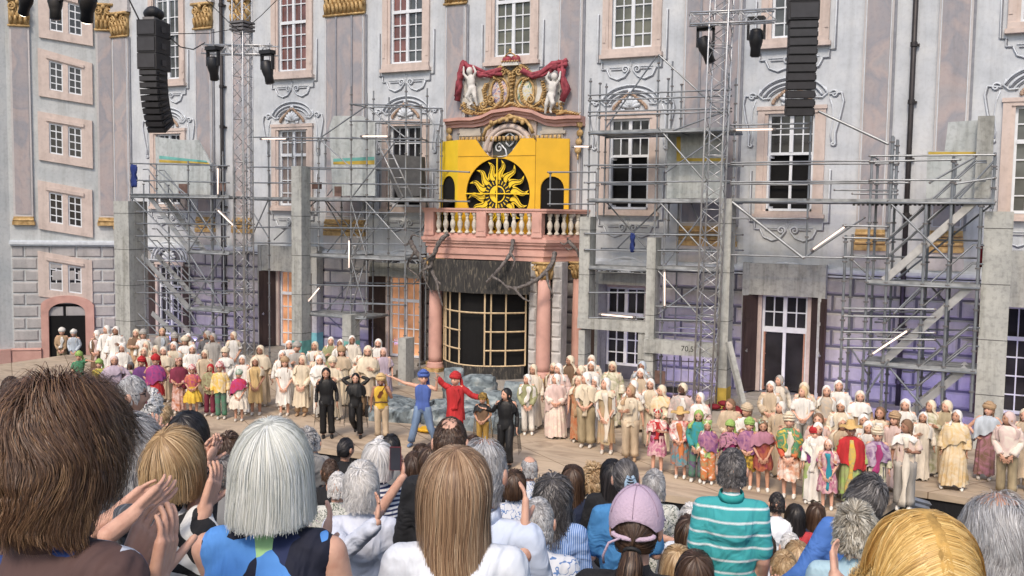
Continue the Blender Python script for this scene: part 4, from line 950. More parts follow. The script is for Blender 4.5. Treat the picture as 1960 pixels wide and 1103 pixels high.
E_.cross(1662,(299,384,455,540,605,697)); E_.cross(1817,(384,460,540,640,697)); E_.done()
# ================================================================ TRUSSES, LAMPS, LOUDSPEAKERS
def truss_mesh(L,w,bay):
    """box truss along local z: chords mesh and lattice mesh"""
    c=MB(); l=MB(); h=w/2; cs=[(-h,-h),(h,-h),(h,h),(-h,h)]
    for x,y in cs: c.tube((x,y,0),(x,y,L),.025,n=8)
    n=max(1,int(L/bay)); b=L/n
    for k in range(n):
        z=k*b
        for i in range(4):
            p,q=cs[i],cs[(i+1)%4]; 
            if k%2: p,q=q,p
            l.tube((*p,z),(*q,z+b),.012,n=6)
            if k%4==0: l.tube((*p,z+.02),(*q,z+.02),.012,n=6)
    return c,l
def truss(name,p0,p1,w,lab,grp,parent=None,bay=.36,rz=0):
    p0=Vector(p0);p1=Vector(p1); d=p1-p0; q=d.to_track_quat('Z','Y')
    c,l=truss_mesh(d.length,w,bay); r=empty(name,p0,lab,'truss',grp) if parent is None else parent
    R=q.to_matrix().to_4x4()@Matrix.Rotation(rz,4,'Z')
    M=(Matrix.Translation(p0-(r.location if parent is not None else p0)))@R
    for mm,nm in ((c,'chord'),(l,'lattice')):
        mm.v=[tuple(M@Vector(v)) for v in mm.v]; mm.obj(nm if parent is None else 'cross_arm',M_alu,r,True)
    return r
xl=W(466,400,-3.4); T1=truss('lattice_truss',(xl.x,-3.4,0),(xl.x,-3.4,15.5),.46,'left upright aluminium lattice truss with a short cross arm','upright lattice trusses')
a=W(392,95,-3.4); b=W(526,97,-3.4); truss('',(a.x,-3.4,a.z),(b.x,-3.4,b.z),.30,None,None,T1,.28)
xr=W(1366,400,-3.2); T2_=truss('lattice_truss',(xr.x-.1,-3.2,0),(xr.x+.12,-3.2,15.5),.50,'right upright aluminium lattice truss with slanting cross arm','upright lattice trusses')
a=W(1332,45,-3.0); b=W(1475,22,-3.4); truss('',(a.x,-3.6,a.z),(b.x,-2.8,b.z),.30,None,None,T2_,.28)
m=MB(); p=W(466,57,-3.4)
for k in range(3): m.box(xl.x-.3,-3.7,p.z-.05+k*.12,xl.x+.3,-3.1,p.z+.02+k*.12)
rel(m.obj('hoist_head',M_clamp,T1),T1)
M_lampb=mat('black_lamp_housing',(.02,.02,.022),.45)
M_lens=mat('lamp_lens',(.10,.10,.12),.1)
M_lit=mat('lit_lens',(1.,.93,.7),.3,emit=5,var=0)
def moving_head(px,py,dist,tilt,yaw,lab,s=1.,lit=False,pos=None,name='moving_head_lamp'):
    p=pos or D(px,py,dist); r=empty(name,p,lab,'stage lamp','stage lamps on the trusses')
    m=MB(); m.box(-.18*s,-.12*s,.42*s,.18*s,.12*s,.52*s); m.obj('base',M_lampb,r)
    m=MB(); m.box(-.2*s,-.05*s,.02*s,-.16*s,.05*s,.42*s); m.box(.16*s,-.05*s,.02*s,.2*s,.05*s,.42*s); m.box(-.2*s,-.05*s,.38*s,.2*s,.05*s,.43*s); m.obj('yoke',M_lampb,r)
    M=Matrix.Rotation(yaw,4,'Z')@Matrix.Rotation(tilt,4,'X')
    m=MB(); m.lathe([(.09*s,.26*s),(.14*s,.22*s),(.155*s,.0),(.13*s,-.12*s),(.115*s,-.16*s),(.12*s,-.34*s),(.10*s,-.35*s)],(0,0,0),14,M=M); h=m.obj('lamp_head',M_lampb,r,True)
    m=MB(); m.lathe([(.095*s,-.335*s),(.09*s,-.365*s),(.04*s,-.372*s)],(0,0,0),14,M=M); m.obj('lens',M_lit if lit else M_lens,h,True)
    return r
moving_head(408,128,30.5,.25,.3,'black moving head lamp under the left end of the left cross arm',1.2)
moving_head(512,135,30.5,-.2,1.9,'black moving head lamp under the right end of the left cross arm, tilted right',1.2)
moving_head(1350,92,26,.4,-.9,'black moving head lamp left of the right truss',1.2)
moving_head(1447,78,26,.1,.4,'black moving head lamp right of the right truss under its arm',1.2)
moving_head(50,2,11,.75,1.2,'lit stage lamp at the top left edge',.5,True,name='spot_lamp')
moving_head(106,6,11,0,0,'round multi lens stage lamp between two lit lamps',.52,False,name='spot_lamp')
moving_head(168,8,11,.7,1.0,'lit stage lamp at the top left, right of the round lamp',.62,True,name='spot_lamp')
# loudspeaker arrays
M_spk=mat('black_loudspeaker',(.02,.02,.023),.55,bump=.3,bscale=150)
M_grl=mat('speaker_grille',(.035,.035,.04),.5)
def line_array(px,pytop,dist,w,lab,subs,n,curve,bh,sh):
    p=D(px,pytop,dist); r=empty('line_array',p,lab,'loudspeaker','hanging loudspeaker arrays'); rz=YAW*.6; R=Matrix.Rotation(rz,4,'Z')
    z=0
    for k in range(subs):
        m=MB(); m.box(-w/2,-.35,z-sh+.012,w/2,.35,z,R); b=m.obj('bass_cabinet',M_spk,r)
        m=MB(); m.box(-w/2+.04,-.372,z-sh+.05,w/2-.04,-.351,z-.04,R); m.obj('grille',M_grl,b); m=MB(); m.box(w/2+.001,-.1,z-sh*.7,w/2+.02,.1,z-sh*.35,R); m.obj('side_handle',M_grl,b); z-=sh
    ang=0; y=0
    for k in range(n):
        ang=curve*(k/n)**1.3; M=R@Matrix.Translation((0,y,z))@Matrix.Rotation(ang,4,'X')
        m=MB(); m.box(-w*.46,-.30,-bh+.012,w*.46,.22,0,M); b=m.obj('speaker_cabinet',M_spk,r)
        m=MB(); m.box(-w*.44,-.318,-bh+.03,w*.44,-.301,-.02,M); m.obj('grille',M_grl,b); m=MB(); m.box(w*.46+.001,-.2,-bh+.05,w*.46+.03,.1,-.05,M); m.obj('side_plate',M_grl,b)
        z-=bh*math.cos(ang); y+=bh*math.sin(ang)
    m=MB(); m.box(-w*.3,-.25,.02,w*.3,.25,.08,R); m.tube((0,0,.05),(0,0,5),.012,n=6); m.obj('rigging_frame',M_clamp,r)
    return r
la=line_array(294,42,25,.54,'left hanging loudspeaker array with three bass cabinets and a curved lower column',3,10,.62,.150,.42)
m=MB(); rnd=random.Random(1)
for k in range(5): m.ell((rnd.uniform(-.15,.15),rnd.uniform(-.1,.1),.22+rnd.uniform(-.04,.04)),(.22,.2,.16),10,7)
v,f=fuse(m,.03,2); q=MB(); q.add(v,f); q.obj('black_bag',M_spk,la,True)
line_array(1540,-60,23,.70,'right hanging loudspeaker array, longer and straighter, before the right window',3,11,.18,.20,.42)
# cables
M_cab=mat('black_cable',(.02,.02,.02),.6)
def cable(pts,lab,r=.012):
    m=MB(); P=[D(x,y,d) for x,y,d in pts]; Q=[]
    for i in range(len(P)-1):
        for t in (0,.25,.5,.75): Q.append(P[i].lerp(P[i+1],t))
    Q.append(P[-1]); m.path(Q,r,6); tag(m.obj('cable',M_cab,None,True),lab,'cable')
cable([(245,-5,25),(268,42,25)],'black cable running up left from the left loudspeaker',.02)
cable([(325,65,25),(400,64,28),(452,55,32)],'taut wire between left loudspeaker and left truss')
cable([(325,72,25),(345,90,27),(370,95,29),(392,82,31)],'slack black cable between left loudspeaker and cross arm',.018)
cable([(390,-5,30),(440,45,32),(460,60,32.5)],'wire falling from top to the left truss head'); cable([(535,-5,30),(500,30,32),(474,52,32.5)],'wire falling from the upper right to the left truss head')
# light tubes
M_tube=mat('lit_tube',(1.,.80,.68),.3,emit=.6,var=0)
TB_=[((417,320),(417,374),-2.99,'short vertical white light tube on the left stair scaffold'),((416,402),(451,436),-3.0,'slanting light tube left of the left truss'),((500,266),(550,266),-2.22,'level light tube right of the left truss'),((692,261),(745,261),-2.22,'level light tube on the middle scaffold under the top cage'),
((668,458),(668,515),-2.22,'vertical light tube in the middle scaffold'),((581,588),(613,549),-2.22,'slanting light tube by the teal footed pillar'),((1097,281),(1130,281),-2.1,'short level light tube right of the yellow screen'),((1149,602),(1214,608),-2.1,'level light tube just above the low grey beam'),
((1272,518),(1272,588),-2.1,'vertical light tube right of the second pillar'),((1406,249),(1482,248),-2.6,'level light tube on the top rail of the right bridge'),((1554,479),(1619,433),-2.6,'slanting light tube under the right bridge'),((1668,679),(1739,632),-3.35,'slanting light tube on the right stair scaffold')]
for a_,b_,Y,l in TB_:
    a=W(*a_,Y); b=W(*b_,Y); r=empty('light_tube',a,l,'light tube','white light tubes on the scaffolds')
    m=MB(); m.tube((0,0,0),b-a,.023,n=10); m.obj('tube',M_tube,r,True)
    m=MB(); d=(b-a).normalized()
    for t in (0,1): m.tube((b-a)*t-d*.04,(b-a)*t+d*.04,.045,n=8)
    m.tube(Vector((0,.06,.03)),b-a+Vector((0,.06,.03)),.02,n=6); m.obj('holder',M_clamp,r)
# violet floodlights on the terrace washing the wall
def flood(x,y,z,lab,pw=60,w_=2.2,rot=0):
    r=empty('floodlight',(x,y,z),lab,'floodlight','violet floodlights washing the wall')
    m=MB(); m.box(-.3,-.08,0,.3,.08,.16); m.obj('housing',M_lampb,r); m=MB(); m.box(-.27,.081,.03,.27,.086,.14); m.obj('lit_face',mat('violet_lit',(.35,.2,1.),.4,emit=2,var=0),r)
    l=bpy.data.lights.new('violet_light','AREA'); l.shape='RECTANGLE'; l.size=w_; l.size_y=.15; l.energy=pw; l.color=(.46,.38,1.0)
    o=bpy.data.objects.new('violet_light',l); C.objects.link(o); o.parent=r; o.location=(0,.12,.2); 
    d=Vector((math.sin(rot)*.5,1,.55)); o.rotation_euler=(-d).to_track_quat('Z','Y').to_euler()
for i,(x,y,l,pw_) in enumerate(((-27.6,-2.2,'violet floodlight behind the left truss',75),(-21.3,-1.8,'violet floodlight between the two lit doors',45),(-8.3,-1.7,'violet floodlight under the marked beam',80),(-3.4,-1.8,'violet floodlight left of the right stair scaffold',60),(-1.0,-2.0,'violet floodlight under the right stair scaffold',90),(-31.6,-1.9,'violet floodlight behind the left pillar',18))):
    flood(x,y,.42,l,pw_*.25)
# warm stage light from the lamp bar over the audience
for i,(x,tx,e) in enumerate(((-16,-19,1.),(-7,-9,1.),(-2,-2.5,1.))):
    l=bpy.data.lights.new('stage_spot','SPOT'); l.energy=1500*e; l.color=(1,.72,.42); l.spot_size=math.radians(58); l.spot_blend=.7; l.shadow_soft_size=.5
    o=bpy.data.objects.new('stage_spot',l); C.objects.link(o); o.location=(x,-26,12.5); d=Vector((tx,-8,.8))-o.location; o.rotation_euler=(-d).to_track_quat('Z','Y').to_euler()
# the two orange lit doors have no lamp; their panes emit the room light
# ================================================================ CAGE, ROCKS, BRANCHES
M_fab=mat('charcoal_bark_fabric',(.05,.05,.05),.85,scale=5,bump=.9,bscale=12,stops=[(.3,(.02,.02,.022)),(.56,(.045,.043,.04)),(.64,(.13,.115,.09)),(.70,(.05,.047,.045))],stretch=(2.6,2.6,.6),detail=8,dist=1)
M_wood=mat('pale_timber_lath',(.62,.48,.30),.6,var=.15,stretch=(1,1,.2),scale=10)
cage=empty('timber_cage',(-14.9,-1.5,.33),'bowed pale timber lattice cage over black cloth below the balcony','cage')
def cur(t): # plan curve of the cage, t 0..1
    x=-16.38+t*(3.02); return x,-1.35-.95*math.sin(PI*t)**.8
zc0,zc1=.75,3.1
m=MB(); ts=[0,.09,.19,.36,.66,.72,.85,1]
for i,t in enumerate(ts):
    x,y=cur(t)
    m.tube((x,y,zc0),(x,y,zc1+(.0)),.03,n=4)
for z in (zc0,1.25,1.85,2.45,zc1):
    for k in range(24):
        t0,t1=k/24,(k+1)/24
        if z in (1.25,1.85) and .36<(t0+t1)/2<.66: continue
        a,b=cur(t0),cur(t1); m.tube((*a,z),(*b,z),.028,n=4)
rel(m.obj('lattice',M_wood,cage),cage)
m=MB(); N_=24; m.loft([[(cur(k/N_)[0]*1+0,cur(k/N_)[1]+.18,z) for k in range(N_+1)] for z in (.4,zc1+.05)],False); rel(m.obj('black_lining',M_black,cage),cage)
m=MB()
rnd=random.Random(4); m.loft([[(-16.75+k/40*3.75,(-1.80-.62*math.sin(PI*k/40)**.8)+.02*math.sin(k*1.1+z*2),z) for k in range(41)] for z in (zc1-.02,3.2,3.35,3.5,3.65,3.8,3.95,4.12)],False)
rel(m.obj('bark_curtain',M_fab,cage,True),cage)
m=MB(); m.loft([[(cur(k/24)[0],cur(k/24)[1]-.04+.04*math.sin(k*2),z) for k in range(25)] for z in (.0,.3,.74)],False); rel(m.obj('bark_skirt',M_fab,cage,True),cage)
M_root=mat('grey_root_bark',(.11,.10,.10),.85,scale=14,bump=.8,bscale=30,stops=[(.3,(.05,.045,.045)),(.7,(.20,.18,.17))])
def root(pts,r0,r1,Y,lab,twigs=(),Y2=None):
    Y2=Y if Y2 is None else Y2
    m=MB(); P=[]; n=len(pts)
    def S(pts,r0,r1,first=False):
        P=[Vector(W(x,y,((Y+(Y2-Y)*min(1,1.6*i/(len(pts)-1))) if first else Y2)-.08*math.sin(i*1.3))) for i,(x,y) in enumerate(pts)]; Q=[];R=[]
        for i in range(len(P)-1):
            p0=P[max(0,i-1)];p1=P[i];p2=P[i+1];p3=P[min(len(P)-1,i+2)]
            for j in range(6):
                t=j/6; Q.append(.5*((2*p1)+(p2-p0)*t+(2*p0-5*p1+4*p2-p3)*t*t+(3*p1-p0-3*p2+p3)*t**3))
        Q.append(P[-1]); k=len(Q); rr=[(r0+(r1-r0)*i/k)*(1+.18*math.sin(i*1.9)) for i in range(k)]
        m.path(Q,.05,8,rs=rr)
    S(pts,r0,r1,True)
    for tw_ in twigs: S(tw_,r1*1.1,.012)
    tag(m.obj('gnarled_root',M_root,None,True),lab,'root','gnarled roots climbing the balcony')
root([(858,447),(842,462),(832,485),(826,510),(835,535),(855,548),(872,546)],.085,.05,-1.75,'gnarled grey root curling down at the left end of the balcony',[[(832,485),(815,500),(812,530),(828,562)],[(835,535),(840,560),(848,588)],[(826,510),(806,520),(800,540)]],-2.15)
root([(785,462),(795,480),(812,505),(830,525),(838,548)],.09,.045,-1.75,'thick root crossing the left column capital',[[(785,462),(776,470),(770,462)],[(795,480),(780,510),(800,530),(790,545)],[(785,462),(790,450),(805,455)]])
root([(982,460),(977,485),(960,510),(942,530),(932,540)],.065,.045,-1.7,'grey root hanging from the middle of the balcony',[[(977,485),(985,500),(978,520)],[(942,530),(960,540),(975,556)]],-2.62)
root([(1062,484),(1056,505),(1035,530),(1010,545),(985,552),(968,548)],.075,.045,-1.75,'grey root curving across the right column capital',[[(1046,522),(1050,545),(1058,565),(1052,575)],[(985,552),(1000,570),(1015,578)]],-2.55)
root([(1088,462),(1098,472),(1105,480),(1108,492)],.07,.03,-1.3,'small root tuft on the right end of the balcony',[[(1088,462),(1080,468),(1072,464)],[(1098,472),(1090,478),(1082,474)],[(1088,462),(1086,456),(1092,455)]])
M_rock=mat('painted_blue_grey_rock',(.2,.24,.26),.85,scale=3.0,bump=.8,bscale=9,stops=[(.25,(.03,.035,.04)),(.42,(.12,.15,.165)),(.56,(.25,.30,.32)),(.72,(.44,.47,.46))],detail=8,dist=.8)
from mathutils import noise as mn
def rock(px,pyb,wpx,hpx,lab,ds=1.,z0=0,flat=1,seed=0,Y=None):
    p=G(px,pyb,z0) if Y is None else Vector((W(px,pyb,Y).x,Y,z0)); z=(p-CAM).dot(FW); w_=wpx/F_*z/2*1.05; h=hpx/F_*z*1.05
    m=MB(); m.ell((0,0,0),1,26,16)
    vs=[]
    for v in m.v:
        v=Vector(v); n=v.normalized(); d=1+.30*mn.noise(n*1.7+Vector((seed*3.1,0,0)))+.14*mn.noise(n*4+Vector((0,seed,0)))+.07*mn.noise(n*9)
        v=n*d; v=Vector((max(-.82,min(.82,v.x))*1.15,v.y,max(-.8,min(.8,v.z))*1.15)); vs.append((v.x*w_,v.y*w_*ds,(v.z+.8)*h*.55))
    m.v=vs; o=m.obj('stage_rock',M_rock,None,True); o.location=(p.x,p.y,z0); tag(o,lab,'rock','painted rocks below the cage'); return o
rock(868,765,40,62,'tall blue grey rock left of the cage foot',seed=1,ds=.8); rock(918,752,66,34,'round rock, topmost of the pile before the cage',seed=2,z0=.35,ds=.8); rock(905,775,82,40,'broad rock under the topmost round one',seed=3,ds=.8)
rock(845,800,30,36,'small rock left of the singer in blue trousers',seed=4); rock(792,792,62,24,'low pale rock lying left of the singer in blue',seed=5); rock(746,780,70,22,'flat grey rock behind the singer in yellow',seed=6)
rock(985,790,40,60,'dark rock at the right foot of the cage',seed=7,ds=.7); rock(900,800,80,30,'low boulder behind the singer in red',seed=9); rock(950,790,60,40,'boulder right of the singer in red',seed=11)
def slab(p0,p1,dep,h,lab,seed):
    a=G(*p0);b=G(*p1); d=(b-a); L=d.length; d.normalize(); nrm=Vector((-d.y,d.x,0)); m=MB(); nx=22; rnd=random.Random(seed); rings=[]
    prof=[(0,0),(-.02,h*.4),(0,h*.85),(.08,h),(dep*.5,h*1.02),(dep,h*.98),(dep,0)]
    for i in range(nx+1):
        c=a+d*(L*i/nx); rings.append([tuple(c+nrm*(u+(rnd.uniform(-.05,.05) if 0<j<5 else 0))+Vector((0,0,z*(1+rnd.uniform(-.12,.12))))) for j,(u,z) in enumerate(prof)])
    m.loft(rings,False); m.add(rings[0],[tuple(range(7))]); m.add(rings[-1],[tuple(range(6,-1,-1))])
    tag(m.obj('rock_ledge',M_rock,None,False),lab,'rock','rock ledges on the stage')
slab((705,806),(800,812),1.6,.36,'low rock ledge behind the singer in yellow',1); slab((805,812),(880,822),1.7,.38,'low rock ledge behind the singer in blue',2); slab((885,824),(985,836),1.6,.40,'low rock ledge behind the small brown dressed child',3)
m=MB(); rnd=random.Random(9); p=G(808,826)
for k in range(7): m.ell((p.x+rnd.uniform(-.2,.25),p.y+rnd.uniform(-.12,.12),.05+rnd.uniform(0,.04)),(.14,.1,.05),8,5)
tag(m.obj('yellow_cloth',M_yel,None,True),'crumpled yellow cloth on the stage floor behind the singer in blue','cloth')
o=MB(); p=G(713,800); o.box(p.x-.25,p.y,0,p.x+.25,p.y+.3,.3)
tag(o.obj('stage_monitor',M_spk),'dark grey box beside the ledge left of the singer in yellow','box')
# ================================================================ PEOPLE
def skinmat(nm,c): return mat(nm,c,.5,spec=.35,scale=22,bump=.08,bscale=90,detail=5,stops=[(.30,(c[0]*.90,c[1]*.82,c[2]*.80)),(.48,c),(.70,(min(1,c[0]*1.10),c[1]*1.10,c[2]*1.08))])
SK={'f':skinmat('fair_skin',(.62,.36,.26)),'m':skinmat('warm_skin',(.50,.28,.19)),'d':skinmat('tanned_skin',(.34,.18,.12)),'b':skinmat('dark_skin',(.12,.06,.04))}
M_eye=mat('dark_eye',(.03,.02,.02),.3); M_lip=mat('lips',(.40,.12,.11),.5); M_teeth=mat('teeth',(.75,.7,.65),.4)
M_shoe=mat('cream_shoe',(.62,.58,.52),.7)
def ss(a,b,x): t=max(0,min(1,(x-a)/(b-a))); return t*t*(3-2*t)
def head(mb,c,s=1.,M=None,nu=20,nv=16,smile=1):
    c=Vector(c); M=M or Matrix.Identity(3); vs=[]
    def P(n):
        x,y,z=n; k=1.0
        w=.077*(1-.30*ss(.15,1.,-z)*(1 if y<.3 else .6)); d=.096*(1-.12*ss(.3,1.,-z)); p=Vector((x*w,y*d,z*.118))
        if y<0:
            f=max(0,-y)
            p.y-= .024*math.exp(-(x/.16)**2-((z+.10)/.20)**2)*f       # nose
            p.y-= .010*math.exp(-(x/.35)**2-((z+.80)/.22)**2)          # chin
            p.y+= .011*math.exp(-((abs(x)-.42)/.20)**2-((z-.10)/.16)**2)
            p.y-= .006*math.exp(-(x/.7)**2-((z-.34)/.12)**2)
            p.y-= .006*math.exp(-((abs(x)-.5)/.2)**2-((z+.22)/.2)**2)
        elif z<-.2: p.y*=1-.25*ss(.2,1,-z)
        return p
    for j in range(1,nv):
        t=PI*j/nv
        for i in range(nu):
            a=2*PI*i/nu-PI/2; vs.append(P(Vector((math.sin(t)*math.cos(a),math.sin(t)*math.sin(a),math.cos(t)))))
    vs+= [P(Vector((0,0,1))),P(Vector((0,0,-1)))]; T=len(vs)-2;B=T+1; fs=[]
    for j in range(nv-2):
        for i in range(nu): fs.append((j*nu+i,j*nu+nu+i,j*nu+nu+(i+1)%nu,j*nu+(i+1)%nu))
    for i in range(nu): fs.append((T,i,(i+1)%nu)); fs.append((B,(nv-2)*nu+(i+1)%nu,(nv-2)*nu+i))
    tr=lambda p:c+M@(Vector(p)*s)
    mb.cur=0; mb.add([tr(p) for p in vs],fs)
    def el(p,r,mt):
        mb.cur=mt; m=MB(); m.ell(p,r,8,6); mb.add([tr(v) for v in m.v],m.f)
    for sg in (-1,1):
        el((sg*.080,.008,-.008),(.012,.022,.032),0)
        el((sg*.031,-.080,.012),(.0135,.008,.0075),1); el((sg*.031,-.088,.031),(.018,.006,.0042),1)
    el((0,-.091,-.050),(.026,.008,.0085),2); 
    if smile: el((0,-.0955,-.049),(.018,.006,.004),3)
    mb.cur=0
def hand(mb,w,d,n,s=1.,curl=.35,side=1,k=5,cap=False):
    """palm and five fingers from the wrist w along d, palm normal n"""
    w=Vector(w); d=Vector(d).normalized(); n=Vector(n); n=(n-d*n.dot(d)).normalized(); u=d.cross(n)*side
    F=(lambda a,ra,b,rb: mb.cap(a,ra,b,rb,12)) if cap else (lambda a,ra,b,rb: mb.tube(a,b,ra,rb,k))
    for o in (-.030,-.010,.010,.030): F(w+u*o*.55*s,.016*s,w+d*.092*s+u*o*s,.0135*s) if cap else None
    if not cap:
        q=Matrix((u,d,n)).transposed(); m=MB(); m.ell((0,.052*s,0),(.040*s,.056*s,.016*s),8,6); mb.add([w+q@Vector(v) for v in m.v],m.f)
    for i,(o,L,r) in enumerate(((.033,.074,.0092),(.011,.083,.0096),(-.012,.077,.0092),(-.032,.060,.008))):
        p=w+d*.090*s+u*o*s; dd=(d+u*o*1.6).normalized(); L*=s; r*=s; R=r
        for sgm,(fl,ll) in enumerate(((.3,.46),(.55,.30),(.6,.24))):
            a=curl*fl*(1+.15*i); ax=dd.cross(n).normalized(); dd=(Matrix.Rotation(-a,3,ax)@dd); q2=p+dd*L*ll; F(p,R,q2,R*.9); p=q2; R*=.9
    p=w+d*.028*s+u*.028*s; dd=(d*.72+u*.62+n*.25).normalized()
    for ll,r in ((.036,.0125),(.032,.0110),(.024,.0095)):
        q2=p+dd*ll*s; F(p,r*s,q2,r*.9*s); p=q2; dd=(dd+d*.25+n*.12).normalized()
SH=.165
POSES={ # elbow, wrist, hand direction, palm normal (right-hand side x>0; mirrored for the other)
 'down':((.235,.03,1.12),(.245,-.05,.88),(0.02,-.15,-1),(-1,0,0)),
 'clasp':((.235,.03,1.13),(.10,-.19,.98),(-.8,-.25,-.35),(0,1,.2)),
 'clasplow':((.225,.02,1.12),(.09,-.18,.87),(-.55,-.15,-.8),(0,1,0)),
 'downb':((.25,.05,1.12),(.29,.0,.89),(0.05,-.1,-1),(-1,0,0)),
 'hold':((.24,.02,1.13),(.13,-.20,1.16),(-.7,-.3,.5),(0,1,.2)),
 'hips':((.36,.06,1.16),(.22,-.05,1.00),(-.7,-.5,-.4),(0,.5,-.8)),
 'cross':((.22,-.06,1.14),(.00,-.23,1.17),(-.9,.05,.2),(0,1,0)),
 'eyes':((.27,-.10,1.24),(.09,-.15,1.52),(-.8,.1,.2),(0,.2,-1)),
 'wide':((.42,.00,1.30),(.66,-.06,1.36),(1,0,.1),(0,-1,0)),
 'up':((.34,-.02,1.55),(.28,-.06,1.80),(0,0,1),(0,-1,0)),
 'behind':((.34,.02,1.56),(.14,.08,1.62),(-1,.1,0),(0,-1,0)),
}
def armset(pose):
    L,R=(pose if isinstance(pose,tuple) else (pose,pose))
    out=[]
    for sg,k in ((-1,L),(1,R)):
        e,w,d,n=POSES[k] if isinstance(k,str) else k
        if sg<0 or True: e,w,d,n=[Vector((v[0]*sg,v[1],v[2])) for v in (e,w,d,n)]
        out.append((sg,Vector((sg*SH,.005,1.405)),e,w,d,n))
    return out
BODY={}
def body_mesh(pose,legs='stand',hyaw=0,htilt=0,child=0,vox=.017):
    key=(str(pose),legs,round(hyaw,1),round(htilt,1),child)
    if key in BODY: return BODY[key]
    m=MB()
    m.ell((0,.0,.93),(.150,.105,.13),12,8); m.ell((0,-.005,1.08),(.128,.092,.16),12,8); m.ell((0,.0,1.27),(.155,.108,.17),12,8)
    m.cap((-.12,.01,1.40),.058,(.12,.01,1.40),.058); m.cap((0,.01,1.40),.058,(0,.0,1.52),.052)
    LG={'stand':((.095,.0,.48),(.10,.02,.09),(-.095,-.0,.48),(-.10,.02,.09)),
        'walk':((.10,-.14,.50),(.11,-.10,.09),(-.09,-.02,.47),(-.10,.20,.16)),
        'stride':((.20,-.05,.50),(.30,.10,.12),(-.12,-.12,.50),(-.22,-.06,.09)),
        'wide':((.15,.0,.48),(.20,.02,.09),(-.15,-.0,.48),(-.20,.02,.09)),
        'back':((.10,-.02,.48),(.12,.0,.09),(-.09,-.08,.50),(-.02,.20,.22)),}[legs]
    feet=[]
    for sg,k,a in ((1,Vector(LG[0]),Vector(LG[1])),(-1,Vector(LG[2]),Vector(LG[3]))):
        m.cap((sg*.085,0,.88),.088,k,.056,12); m.cap(k,.055,k.lerp(a,.4)+Vector((0,.015,0)),.052,12); m.cap(k.lerp(a,.4)+Vector((0,.015,0)),.052,a,.038,12); feet.append(a)
        m.cap(a+Vector((0,.02,-.04)),.035,a+Vector((0,-.13,-.06)),.03,10)
    arms=armset(pose)
    for sg,s,e,w,d,n in arms: m.cap(s,.052,e,.038,12); m.cap(e,.038,w,.025,12); m.cap(w,.025,w+d.normalized()*.03,.022,10)
    v,f=fuse(m,vox,2); k=MB(); k.add(v,f)
    for sg,s,e,w,d,n in arms: hand(k,w,d,n,1.,.5,sg)
    R=Matrix.Rotation(hyaw,3,'Z')@Matrix.Rotation(htilt,3,'X')
    head(k,(0,-.014,1.588),1.14,R)
    me=k.mesh('body_%d'%len(BODY),[SK['f'],M_eye,M_lip,M_teeth],True); BODY[key]=(me,arms,feet,R); return BODY[key]
def lerpprof(P,z):
    if z>=P[0][0]: return P[0][1:]
    for a,b in zip(P,P[1:]):
        if b[0]<=z<=a[0]:
            t=(a[0]-z)/(a[0]-b[0]); return tuple(a[i]+(b[i]-a[i])*t for i in range(1,len(a)))
    return P[-1][1:]
def gownmesh(rnd,hem,flare=1.,folds=None,top=1.44,fat=1.,belt=False,n=52,rag=.02,legs=None,amp=1.):
    P=[(1.46,.075,.065),(1.435,.13,.085),(1.39,.19,.105),(1.30,.188,.122),(1.18,.178,.125),(1.06,.155 if belt else .172,.112 if belt else .128),(.93,.172,.130),(.70,.178*flare,.145*flare),(.40,.184*flare,.155*flare),(.05,.198*flare,.168*flare)]
    folds=folds or rnd.randint(9,14); ph=rnd.uniform(0,6); ph2=rnd.uniform(0,6); m=MB(); rings=[]
    K=22
    for j in range(K):
        z=top+.02-(top+.02-hem)*(j/(K-1)); rx,ry=lerpprof(P,z); am=(.022+.11*(1-ss(.2,1.25,z)))*amp; r=[]
        for i in range(n):
            a=2*PI*i/n; s_=math.sin(folds*a+ph+.5*math.sin(z*5+ph2)); s_=math.copysign(abs(s_)**.6,s_)*.8+.35*math.sin(2.3*folds*a+ph2+z*3); q=1+am*s_*(1+.4*math.sin(3*a+ph2))+.02*math.sin(5*a+z*9)
            zz=z+(rag*math.sin(4*a+ph)+rag*.7*math.sin(9*a+ph2) if j==K-1 else 0)
            r.append((math.cos(a)*rx*q*fat,math.sin(a)*ry*q*fat-.005,zz))
        rings.append(r)
    m.loft(rings); return m
def sleeves(m,arms,rnd,r0=.068,r1=.062,frac=1.,n=10):
    for sg,s,e,w,d,n_ in arms:
        pts=[s+Vector((-sg*.03,0,.0)),s.lerp(e,.5),e]; rs=[r0,r0*.95,(r0+r1)/2*.9]
        if frac>.55: pts+=[e.lerp(w,.5),e.lerp(w,.92)]; rs+=[(r0+r1)/2,r1]
        else: pts=[s+Vector((-sg*.03,0,0)),s.lerp(e,.4),s.lerp(e,.85)]; rs=[r0,r0*1.05,r0*1.15]
        P=[];R=[]
        for i in range(len(pts)-1):
            for k in range(4): t=k/4; P.append(pts[i].lerp(pts[i+1],t)); R.append((rs[i]*(1-t)+rs[i+1]*t)*(1+.07*math.sin(len(P)*1.9)))
        P.append(pts[-1]);R.append(rs[-1]); m.path(P,.05,n,rs=R)
    return m
